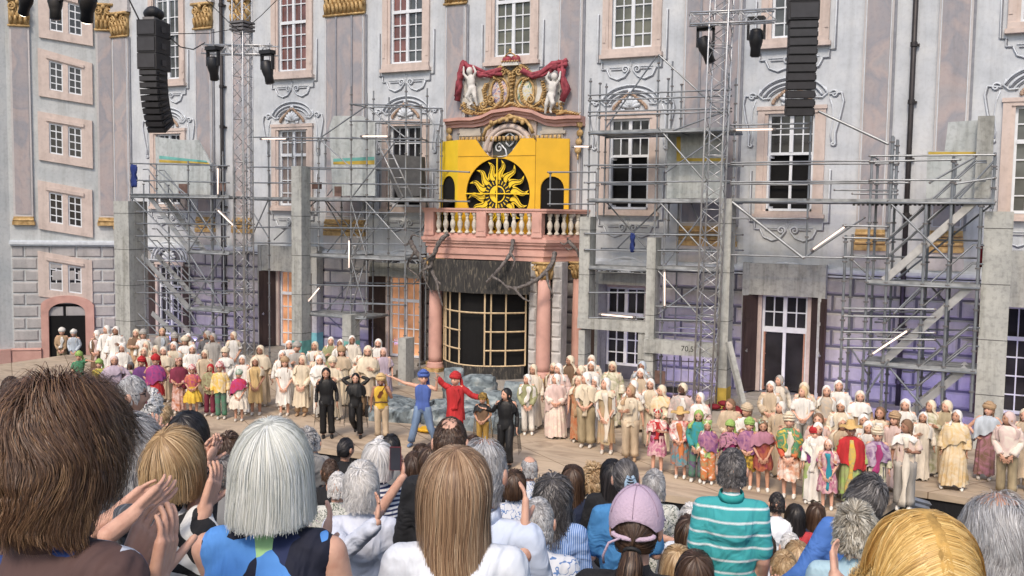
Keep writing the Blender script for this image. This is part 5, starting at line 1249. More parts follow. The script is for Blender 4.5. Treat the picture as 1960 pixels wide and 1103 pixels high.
def pantsmesh(feet,rnd,hem=.10,w=1.,legs=None,knees=None):
    m=MB(); ks=knees
    for idx,sg in enumerate((1,-1)):
        a=feet[idx]; hip=Vector((sg*.085,0,.93)); k=hip.lerp(a,.52)+Vector((0,-.02,0)); 
        if legs in('walk','stride','back'): k=Vector(ks[idx])
        P=[];R=[]
        base=a+Vector((0,0,hem-.09))
        for (p,q,r0,r1) in ((hip,k,.105*w,.080*w),(k,base,.080*w,.078*w)):
            for t in (0,.25,.5,.75): P.append(p.lerp(q,t)); R.append((r0+(r1-r0)*t)*(1+.05*math.sin(len(P)*2.3+sg)))
        P.append(base);R.append(.082*w); m.path(P,.05,12,rs=R)
    m.ell((0,0,.91),(.172*min(w,1.1),.128*min(w,1.1),.15),14,8); return m
def shawlmesh(rnd,low=.95,asym=.25,open_=True,n=44):
    P=[(1.475,.07,.06),(1.45,.12,.085),(1.41,.20,.115),(1.36,.235,.135),(1.25,.262,.16),(1.1,.275,.175),(.8,.285,.18)]
    ph=rnd.uniform(0,6); m=MB(); rings=[]; K=12; f=rnd.randint(8,13)
    sd=rnd.choice((-1,1))
    for j in range(K):
        r=[]
        for i in range(n):
            a=2*PI*i/n; lo=low+asym*sd*math.cos(a+.6)*.6+.03*math.sin(7*a+ph); z=1.475-(1.475-lo)*(j/(K-1)); rx,ry=lerpprof(P,z)
            q=1+(.02+.05*j/K)*math.sin(f*a+ph+z*6*sd)+.03*math.sin(14*z+3*a+ph); r.append((math.cos(a)*rx*q,math.sin(a)*ry*q-.01,z))
        rings.append(r)
    m.loft(rings); return m
def veilmesh(rnd,low=1.05,open_deg=58,R=None,front=True,hair=False,wide=1.):
    """cloth over the head that leaves the face free and falls over the shoulders"""
    n=30; K=16; ph=rnd.uniform(0,6); m=MB(); rings=[]; c=Vector((0,-.005,1.60)); f=rnd.randint(7,11)
    th0=math.radians(open_deg)
    for j in range(K+1):
        t=j/K; r=[]
        for i in range(n+1):
            u=i/n; 
            if t<.42:
                tt=t/.42; el=tt*PI*.60; op=th0*ss(.40,.80,tt)+.02; a=-PI/2+op+(2*PI-2*op)*u
                k=1+.015*math.sin(f*a+ph); p=Vector((math.sin(el)*math.cos(a)*.110*k,math.sin(el)*math.sin(a)*.124*k+.006,math.cos(el)*.146))
                if R: p=R@p
                p=c+p
            else:
                tt=(t-.42)/.58; op=th0*(1-.45*tt); a=-PI/2+op+(2*PI-2*op)*u; back=.5+.5*math.sin(a)
                e0=PI*.60; p0=Vector((math.sin(e0)*math.cos(-PI/2+th0+(2*PI-2*th0)*u)*.110,math.sin(e0)*math.sin(-PI/2+th0+(2*PI-2*th0)*u)*.124+.006,math.cos(e0)*.146))
                if R: p0=R@p0
                p0=c+p0; lo=low+ (.10*math.sin(2*a+ph)); z=p0.z+(lo-p0.z)*tt; fl=ss(0,.55,tt)
                rx=.108+(.125*wide)*(1-ss(1.34,1.50,z)); ry=.112+(.045)*(1-ss(1.34,1.50,z))
                q=1+.07*tt*math.sin(f*a*1.4+ph)+.03*math.sin(11*a)
                p1=Vector((math.cos(a)*rx*q,math.sin(a)*ry*q+.005,z)); p=p0.lerp(p1,min(1,fl*1.3)); p.z=z
            r.append(p)
        rings.append(r)
    m.loft(rings,False)
    # hem gives the cloth its thickness
    v=m.v[:]; nn=len(v); m.v+= [(x*.965,(y)*.965,z-.004 if z>1.5 else z) for x,y,z in v]; fs=[tuple(i+nn for i in f_[::-1]) for f_ in m.f]; m.f+=fs; m.m+=[0]*len(fs)
    e=n+1
    for j in range(K): 
        for s_ in (0,n): a=j*e+s_; b=a+e; m.f.append((a,b,b+nn,a+nn)); m.m.append(0)
    return m
def turbanmesh(rnd,R=None,tall=1.,tail=False):
    m=MB(); c=Vector((0,-.0,1.692)); 
    for k in range(5):
        z=-.045+.028*k*tall; rr=(.108,.118,.114,.096,.055)[k]; tl=rnd.uniform(-.18,.18)
        m.path([Vector((math.cos(a)*rr*.93,math.sin(a)*rr*1.1,z+tl*math.sin(a)*.1+.006*math.sin(3*a))) for a in [2*PI*i/20 for i in range(20)]],.026,6,closed=True)
    m.ell((0,0,.03*tall),(.09,.105,.085*tall),12,8)
    if tail: m.path([Vector((.07,.08,0)),Vector((.10,.10,-.15)),Vector((.12,.08,-.32)),Vector((.10,.06,-.5))],.03,6,rs=[.03,.045,.04,.02],flat=.5)
    m.v=[tuple(c+(R@Vector(v) if R else Vector(v))) for v in m.v]; return m
def hatmesh(rnd,brim=.2):
    m=MB(); m.lathe([(.001,.115),(.06,.11),(.085,.08),(.095,.0),(brim*.8,-.012),(brim,-.03),(brim*.98,-.038),(.09,-.015)],(0,0,1.70),22,1,1.08); 
    m.v=[(x,y,z+.012*math.sin(5*math.atan2(y,x))*(math.hypot(x,y)/.2)**2) for x,y,z in m.v]; return m
def hairmesh(rnd,R,low,w=1.): 
    m=veilmesh(rnd,low,66,R,hair=True,wide=.30*w); return m
PAL=dict(cream=(.72,.63,.48),white=(.80,.78,.73),ivory=(.74,.68,.58),beige=(.56,.45,.32),tan=(.44,.30,.18),khaki=(.40,.33,.21),brown=(.19,.12,.075),grey=(.40,.38,.35),dgrey=(.13,.13,.14),bgrey=(.50,.56,.62),pink=(.66,.50,.46),sand=(.64,.46,.22),olive=(.33,.34,.19),
 black=(.012,.012,.013),red=(.48,.03,.035),purple=(.14,.05,.18),magenta=(.38,.05,.18),orange=(.58,.20,.07),yellow=(.70,.46,.06),blue=(.08,.14,.42),denim=(.16,.24,.38),green=(.07,.24,.13),lime=(.32,.48,.14),burg=(.20,.03,.06),mauve=(.42,.20,.27),lilac=(.48,.40,.48),teal=(.03,.28,.36),straw=(.60,.40,.16),blond=(.62,.46,.26),hbrown=(.22,.13,.08),hgrey=(.42,.38,.34),hwhite=(.70,.66,.60),dbrown=(.07,.045,.035),gold=(.40,.25,.06),rust=(.42,.14,.06))
def clothmat(code):
    """one colour, or several joined by + for dyed cloth"""
    k='cloth_'+code.replace('+','_and_')
    if k in MATS: return MATS[k]
    if code.startswith('net'): 
        m,nt,b=newmat('sheer_black_net'); b.inputs['Base Color'].default_value=(.02,.02,.02,1) if code=='netblack' else (.30,.20,.06,1); b.inputs['Roughness'].default_value=.8; b.inputs['Alpha'].default_value=.45; MATS[k]=m; return m
    cs=[PAL[c] for c in code.split('+')]
    if len(cs)==1:
        c=cs[0]; dark=c[0]+c[1]+c[2]<.1
        return mat(k,c,.55 if dark else .85,var=.22,scale=7,bump=.7,bscale=13,stretch=(1,1,.3))
    st=[]; n=len(cs)
    for i,c in enumerate(cs): st+= [(.32+.36*i/(n-1)-.03,c),(.32+.36*i/(n-1)+.03,c)]
    return mat(k,cs[0],.85,scale=4.5,stops=sorted(st,key=lambda a:a[0]),bump=.2,dist=1.6,detail=4)
LEGK={'stand':((.095,.0,.48),(-.095,0,.48)),'walk':((.10,-.14,.50),(-.09,-.02,.47)),'stride':((.20,-.05,.50),(-.12,-.12,.50)),'wide':((.15,0,.48),(-.15,0,.48)),'back':((.10,-.02,.48),(-.09,-.08,.50))}
def person(hx,hy,f,pose,g,label,group,z0=0.,h=None,skin='f',yaw=None,hyaw=0,htilt=0,legs='stand',shoes='cream',seed=None):
    """hx,hy: head top in the photo; f: row of the feet or None; g: garment codes"""
    rnd=random.Random(int(hx*7+hy*13) if seed is None else seed)
    if f:
        p=G(hx,f,z0); d=(p-CAM).dot(FW); r=ray(hx,hy); t=((p.x-CAM.x)**2+(p.y-CAM.y)**2)**.5/((r.x**2+r.y**2)**.5); hh=(CAM.z+r.z*t)-z0; 
        h=h or max(1.0,min(1.95,hh))
    else:
        h=h or 1.66; p=G(hx,hy,z0+h)
    h_=h/1.72 if any(x[0] in 'VvCWLTh' for x in g) else h/1.70
    if isinstance(pose,str) and seed is None:
        hyaw=round((hyaw+rnd.choice((-.35,-.15,0,0,.15)))/.25)*.25; htilt=htilt or rnd.choice((-.15,0,0,.1))
        if pose=='down': pose=rnd.choice(('down','down','downb','clasplow','clasp',('down','hold'),('hold','downb')))
    me,arms,feet,R=body_mesh(pose,legs,hyaw,htilt)
    look=math.atan2(-(CAM.x-p.x),-(CAM.y-p.y))*0
    ang=math.atan2(CAM.x-p.x,-(CAM.y-p.y))  # turn the figure's -Y towards the audience
    rz=(ang*.75 if yaw is None else yaw)+rnd.uniform(-.12,.12)
    root=empty('person',(p.x,p.y,z0),label,'person',group,rz); root.scale=(h_*rnd.uniform(.98,1.09),h_*rnd.uniform(.97,1.05),h_); root.rotation_euler=(rnd.uniform(-.03,.03),rnd.uniform(-.035,.035),rz)
    b=meobj('body',me,root); 
    b.material_slots[0].link='OBJECT'; b.material_slots[0].material=SK[skin]
    kn=LEGK[legs]
    def O(name,m,code,par=root,smooth=True): return m.obj(name,clothmat(code),par,smooth)
    bare=False
    for it in g:
        k,_,c=it.partition(':'); c,_,x=c.partition('/')
        if k=='G': m=gownmesh(rnd,float(x or .10),rnd.uniform(.95,1.12)); sleeves(m,arms,rnd); O('gown',m,c)
        elif k=='GB': m=gownmesh(rnd,float(x or .10),1.1,belt=True); sleeves(m,arms,rnd); O('belted_gown',m,c)
        elif k=='GW': m=gownmesh(rnd,float(x or .08),1.25,folds=16,amp=1.4,fat=1.08); sleeves(m,arms,rnd,.09,.10); O('wide_robe',m,c)
        elif k=='GS': m=gownmesh(rnd,float(x or .3),1.,belt=True); O('sleeveless_dress',m,c)
        elif k=='D': m=gownmesh(rnd,float(x or .42),1.15,belt=True,rag=.03); sleeves(m,arms,rnd,frac=.5); O('dress',m,c)
        elif k=='T': m=gownmesh(rnd,float(x or .78),1.,amp=.8); sleeves(m,arms,rnd); O('tunic',m,c)
        elif k=='B': m=gownmesh(rnd,float(x or .92),.95,amp=.6); sleeves(m,arms,rnd,frac=.5); O('blouse',m,c)
        elif k=='N': m=gownmesh(rnd,float(x or .88),.9,amp=.4,belt=True,fat=.96); O('sleeveless_top',m,c)
        elif k=='S': m=gownmesh(rnd,float(x or .86),.9,amp=.35,belt=True,fat=.97); sleeves(m,arms,rnd,.056,.040); O('tight_top',m,c)
        elif k=='J': m=gownmesh(rnd,float(x or .84),1.05,fat=1.1,amp=.8); sleeves(m,arms,rnd,.078,.07); O('jacket',m,c)
        elif k=='K': m=gownmesh(rnd,float(x or .35),1.25,top=1.02,fat=1.0,rag=.03); O('skirt',m,c)
        elif k=='KW': m=gownmesh(rnd,float(x or .45),1.6,top=1.02,folds=12,amp=1.4); O('wide_skirt',m,c)
        elif k=='P': m=pantsmesh(feet,rnd,.12,float(x or 1.),legs,kn); O('trousers',m,c)
        elif k=='H': m=shawlmesh(rnd,float(x or .98)); O('shawl',m,c)
        elif k=='HS': m=shawlmesh(rnd,float(x or 1.2),.12); O('shoulder_cloth',m,c)
        elif k=='V': m=veilmesh(rnd,float(x or 1.12),R=R); O('veil',m,c)
        elif k=='L': m=hairmesh(rnd,R,float(x or 1.22)); O('long_hair',m,c)
        elif k=='C': m=turbanmesh(rnd,R); O('head_wrap',m,c)
        elif k=='Ct': m=turbanmesh(rnd,R,1.1,True); O('turban',m,c)
        elif k=='W': m=hatmesh(rnd,float(x or .2)); O('brimmed_hat',m,c)
        elif k=='F':
            m=MB()
            for q in range(14):
                a=rnd.uniform(0,6.3); m.ell((math.cos(a)*.085,math.sin(a)*.10,1.675+rnd.uniform(-.02,.05)),rnd.uniform(.022,.036),6,5)
            O('flower_crown',m,c)
        elif k=='U':  # sash hanging down the front
            m=MB(); rings=[]; ph=rnd.uniform(0,6)
            for j in range(12):
                t=j/11; z=1.42-(1.42-float(x or .5))*t; rings.append([(.10*math.sin(2.4*t+ph*.2)*.7+(.055+.02*math.sin(ph+j))*math.cos(2*PI*i/12)-.03,-.165-.02*math.sin(PI*t)+.022*math.sin(2*PI*i/12)+.008*math.sin(i*2.1),z) for i in range(12)])
            m.loft(rings,True,True); O('hanging_sash',m,c)
        elif k=='X': # belt
            m=MB(); m.path([(math.cos(a)*.168,math.sin(a)*.124,1.04+.01*math.sin(3*a)) for a in [2*PI*i/24 for i in range(24)]],.018,6,closed=True); O('belt',m,c)
        elif k=='M': # short beard
            m=MB(); m.ell((0,-.075,1.515),(.045,.035,.035),10,7); O('beard',m,c)
        elif k=='Q': # net cape
            n=20;rings=[]; ph=rnd.uniform(0,6)
            for j in range(14):
                t=j/13; z=1.45-(1.45-.32)*t; rings.append([((.20+.12*t)*math.cos(a)*(1+.08*math.sin(6*a+ph)),(.13+.10*t)*math.sin(a)+.05*t,z+.05*t*math.sin(3*a)) for a in [(-.35+1.7*i/n)*PI if False else (-.15*PI+1.3*PI*i/n) for i in range(n+1)]])
            m=MB(); m.loft(rings,False); O('net_cape',m,c)
    m=None
    for i,a in enumerate(feet):
        m=MB(); m.cap(a+Vector((0,.03,-.045)),.042,a+Vector((0,-.06,-.045)),.044,10); m.cap(a+Vector((0,-.06,-.048)),.044,a+Vector((0,-.15,-.055)),.034,10); 
        m.v=[(x,y,max(z,a.z-.088)) for x,y,z in m.v]; m.obj('shoe',M_shoe if shoes=='cream' else clothmat(shoes),root,True)
    return root
# ---------------------------------------------------------------- the chorus, left of the portico
GL='chorus standing left of the portico'; GR='chorus standing right of the portico'; GC='children and colourful dancers on the stage'; GK='soloists taking their bow'
T_=[ # hx,hy,feet row,height,z0,pose,garments,label,skin,extra
(117,630,None,1.68,-.96,'down','T:tan H:tan/1.1 U:white/.95 P:khaki C:white','person in tan cardigan with white bib, leftmost in the tower doorway','f',{}),
(143,633,None,1.66,-.96,'clasplow','T:bgrey/.6 P:khaki L:blond C:white','person in pale blue grey tunic in the tower doorway','f',{}),
(184,633,None,1.72,-.3,'clasp','G:brown/.35 U:pink/.7 V:white/1.0','person in brown coat with pink sash and long white veil right of the tower door','f',{'hyaw':-1.0}),
(203,624,None,1.72,0,'down','G:white V:white/1.0','person in white veil half hidden beside the brown coated one with the pink sash','f',{'hyaw':-.8}),
(220,626,None,1.78,0,'down','GW:white V:white/1.4 M:brown','bearded man in wide white tunic before the tall left pillar','d',{}),
(259,631,None,1.7,0,'cross','G:tan/.2 HS:brown/1.15 V:cream/1.3','person with crossed arms in brown leather wrap right of the tall left pillar','f',{}),
(276,634,None,1.66,0,'down','G:white L:hgrey C:grey','grey haired person in white beside the one with crossed arms','f',{}),
(309,629,None,1.68,0,'clasp','G:grey H:grey/1.0 U:bgrey/.9 L:blond','fair haired person in grey shawl with pale blue cloth before the scaffold stair','f',{}),
(335,641,None,1.64,0,'down','G:dgrey L:dbrown C:grey','dark haired person in dark grey under the scaffold stair','d',{}),
(357,639,None,1.66,0,'down','G:cream HS:cream V:white/1.3','person in cream with white headcloth under the scaffold stair','f',{}),
(396,634,None,1.74,0,'down','G:dgrey V:grey/1.35 M:brown','dark robed bearded man left of the left truss','d',{'hyaw':-.9}),
(409,639,None,1.76,0,'down','GW:grey V:grey/1.35','broad man in long grey robe and cap left of the left truss','d',{'hyaw':-.7}),
(446,636,None,1.68,0,'down','D:white/.3 V:cream/1.3','woman in short sleeved white dress just left of the left truss','m',{'hyaw':-.5}),
(233,658,None,1.64,0,'clasp','G:white V:white/1.05','woman in white veil, first of the second row at left','f',{}),
(281,655,None,1.66,0,'down','G:beige V:cream/1.2','person in beige behind the cream veiled woman of the second row','f',{}),
(276,666,None,1.62,0,'clasp','G:cream V:cream/1.0','round faced woman in cream veil, second row at left','f',{}),
(298,662,None,1.62,0,'down','G:ivory V:cream/1.15','person in ivory with cream veil, turned left in the second row','f',{'hyaw':-.4}),
(315,665,None,1.6,0,'clasp','G:beige HS:cream V:ivory/1.2','woman in beige with ivory veil above the purple wrapped dancer','f',{}),
(333,655,None,1.66,0,'down','G:cream V:white/1.1','person in cream with white veil above the pink dressed dancer','f',{}),
(355,647,None,1.64,0,'down','G:cream HS:white/1.25 L:hbrown C:cream','brown haired person in white shoulder cloth, third row left','m',{}),
(367,661,None,1.62,0,'clasp','GW:white V:white/1.2','woman in wide white robe above the child in the yellow skirt','f',{}),
(391,671,None,1.6,0,'down','G:beige V:cream/1.0','woman in plain beige gown with long cream veil, left of the red shawled child','m',{}),
(434,668,None,1.62,0,'clasplow','G:white H:white/1.1 C:cream L:hgrey','grey haired woman in white shawl above the red shawled child','f',{}),
(465,681,None,1.62,0,'down','G:white V:white/1.05','woman in white veil and gown right of the red shawled child','f',{}),
(501,662,None,1.74,0,'down','G:beige HS:cream/1.15 V:cream/1.35','tall man in beige robe with thick cream shoulder cloth right of the truss','d',{}),
(490,685,794,None,0,'clasplow','GS:sand/.38 U:sand/.8 V:cream/1.1','dark skinned woman in sand yellow draped dress and cream veil','d',{}),
(541,672,None,1.66,0,'down','G:white V:white/1.2','man in white veil behind the white dressed woman with loose hair','f',{}),
(544,686,795,None,0,'clasplow','D:white/.36 L:hbrown C:tan','smiling woman with loose brown hair in white belted dress','f',{}),
(555,653,None,1.66,0,'down','G:white V:white/1.1','person with glasses in white veil on the steps of the orange lit door','f',{}),
(568,658,None,1.72,0,'down','G:grey C:grey M:brown','bearded man in grey tunic and grey cap by the teal footed pillar','f',{}),
(576,681,796,None,0,'clasplow','GB:cream/.28 V:cream/1.25 P:tan','woman in cream belted gown and close cream headcloth','f',{'shoes':'tan'}),
(605,655,None,1.70,0,'clasp','GW:white V:cream/1.0','tall woman in white robe with long cream veil between the two teal footed posts','m',{}),
(607,675,None,1.62,0,'down','G:cream V:cream/1.1','half hidden person in cream behind the gathered white dress','f',{}),
(615,681,798,None,0,'clasplow','G:white/.12 HS:white/1.2 V:white/1.15','woman in gathered white gown left of the first black clad soloist','f',{}),
(632,646,None,1.68,0,'down','GW:olive V:white/1.4','man with glasses in pale green cloak and white headcloth','f',{}),
(649,650,None,1.64,0,'down','G:white V:white/1.2','man in white headcloth right of the pale green cloak','d',{}),
(676,643,None,1.74,0,'down','GW:ivory V:white/1.35','tall old man in wide ivory robe and white hood','d',{}),
(655,666,None,1.68,0,'down','GW:cream HS:beige/1.05 L:hbrown C:tan','curly haired person in knitted cream wrap behind the black clad soloists','f',{}),
(641,686,None,1.66,0,'down','G:cream C:cream M:hbrown','bearded man in cream shirt and knit cap between the black clad soloists','f',{}),
(689,682,None,1.6,0,'down','G:ivory V:ivory/1.0','woman turned left in ivory veil behind the second black clad soloist','m',{'hyaw':-.9}),
(703,663,795,None,0,'down','G:beige/.5 H:cream/1.1 V:cream/1.4 P:tan M:brown','bearded man in beige with thick cream shoulder cape and tan trousers','f',{'shoes':'dbrown'}),
(722,650,None,1.70,0,'clasp','G:white V:white/1.3 M:dbrown','bearded man in white hood with folded arms near the portico','f',{}),
(737,667,None,1.64,0,'down','D:lilac/.35 V:pink/1.05 P:white','woman in pale lilac dress with pink veil nearest the portico column','f',{}),
# ---- colourful, left
(150,676,None,1.45,-.2,('clasp',((.30,-.18,1.50),(.52,-.2,1.46),(1,0,0),(0,0,-1))),'D:green Ct:lime','child in green with lime turban stretching one arm, behind the tousled brown hair','m',{}),
(189,691,None,1.35,0,'down','D:lime+yellow Ct:lime','child in yellow green headscarf half hidden by the tousled brown hair','f',{}),
(221,683,None,1.6,0,'hips','G:lilac V:pink/1.15 H:lilac/1.1','dancer in lilac gown with salmon pink veil and hands on hips','m',{}),
(251,694,None,1.35,0,'clasp','D:burg+white U:lime/.8 V:dgrey/1.3','dark faced child in burgundy with green white bib','b',{}),
(272,686,790,None,0,'clasp','D:purple/.35 H:purple/.9 Ct:red P:dgrey','dancer in dark purple cape with red turban','m',{}),
(299,683,792,None,0,'hips','K:red/.55 H:purple+magenta/.88 Ct:red P:pink+magenta','heavy dancer in violet shawl over a red skirt and red turban','m',{}),
(343,686,791,None,0,'down','G:pink+rust/.12 H:burg/.95 L:hbrown F:orange+pink','dancer in salmon patterned gown with burgundy shawl','m',{}),
(371,702,797,None,0,'clasp','D:magenta+orange/.8 KW:yellow/.5 Ct:red+white','child with folded arms in magenta and orange top and yellow skirt','m',{}),
(401,698,796,None,0,'clasp','T:olive+brown/.75 H:brown+olive/.9 P:burg V:red/1.5','dancer in olive brown wrap and burgundy trousers with red scarf','m',{}),
(424,697,802,None,0,'down','J:cream+yellow P:green+dgrey Ct:red+white','dancer in cream jacket and green trousers raising a hand to a red turban','m',{}),
(457,711,806,None,0,'down','D:cream/.5 KW:ivory/.45 H:red+magenta/1.0 C:green+white','little girl in bright red shawl and cream skirt','m',{}),
]
def rows(T_,grp):
    for (hx,hy,f,h,z0,pose,g,lab,sk,ex) in T_: person(hx,hy,f,pose,g.split(),lab,grp,z0,h,sk,**ex)
rows(T_[:43],GL); rows(T_[43:],GC)
# ---- soloists
person(627,705,838,'down','S:black P:black V:black/1.3 Q:netblack'.split(),'soloist in black with sheer black cape, left one of the two black clad',GK,skin='m',legs='stand',shoes='black')
person(681,715,838,('behind','behind'),'S:black P:black V:black/1.35 Q:netblack HS:black/1.2'.split(),'soloist in shiny black lifting a hand behind the head',GK,skin='f',legs='back',shoes='black')
VI=(((.24,.0,1.14),(.26,.02,.90),(0,-.1,-1),(-1,0,0)),((.27,-.10,1.17),(.17,-.24,1.36),(-.3,-.2,1),(-.5,-.5,0)))
pv=person(731,720,842,VI,'N:yellow P:beige Ct:sand X:brown M:dbrown'.split(),'soloist in yellow sleeveless top and gold turban holding a violin',GK,skin='d',shoes='dbrown')
m=MB(); m.prism([(math.cos(a)*.055*(1.15 if abs(math.sin(a))>.5 else .8),math.sin(a)*.10) for a in [2*PI*i/20 for i in range(20)]],-.02,.02); m.box(-.012,-.025,.09,.012,-.005,.27); m.box(-.02,-.03,.26,.02,.0,.31)
vo=m.obj('violin',mat('brown_violin_varnish',(.16,.06,.025),.3)); vo.location=pv.location+Vector((.14,-.28,1.22)); vo.rotation_euler=(.2,.5,pv.rotation_euler.z); vo.location.z=1.18; tag(vo,'small brown violin held up by the soloist in yellow','violin')
BL=(((.42,-.04,1.46),(.68,-.10,1.58),(1,-.1,.25),(0,0,-1)),((.30,-.02,1.36),(.34,-.10,1.58),(.1,-.1,1),(-1,0,0)))
person(807,715,855,BL,'N:blue P:denim Ct:blue'.split(),'leaning soloist in blue vest, blue cap and denim trousers with one arm stretched out',GK,legs='stride',shoes='denim',h=1.78,hyaw=.5,yaw=.25)
RD=(((.28,-.02,1.50),(.40,-.06,1.66),(.2,0,1),(-1,0,0)),((.36,-.04,1.22),(.54,-.12,1.18),(1,-.1,-.1),(0,0,-1)))
person(872,729,852,RD,'J:red/.62 X:burg U:red/.9 Ct:red P:red'.split(),'soloist in bright red coat and red turban holding the hand of the one in blue',GK,legs='walk',hyaw=-.5,shoes='dbrown',h=1.72)
person(924,762,866,'clasp','N:brown P:gold Ct:gold+black Q:netgold HS:black/1.25'.split(),'small soloist in brown with sheer gold cape between red and black',GK,skin='m',h=1.35,shoes='black')
person(967,746,893,(((.30,.05,1.20),(.44,-.02,1.26),(1,-.2,.2),(0,0,-1)),'down'),'S:black P:black V:black/1.3 Q:netblack'.split(),'tall soloist in black with sheer cape, rightmost of the bow line',GK,legs='walk',hyaw=-.7,shoes='black',h=1.74)
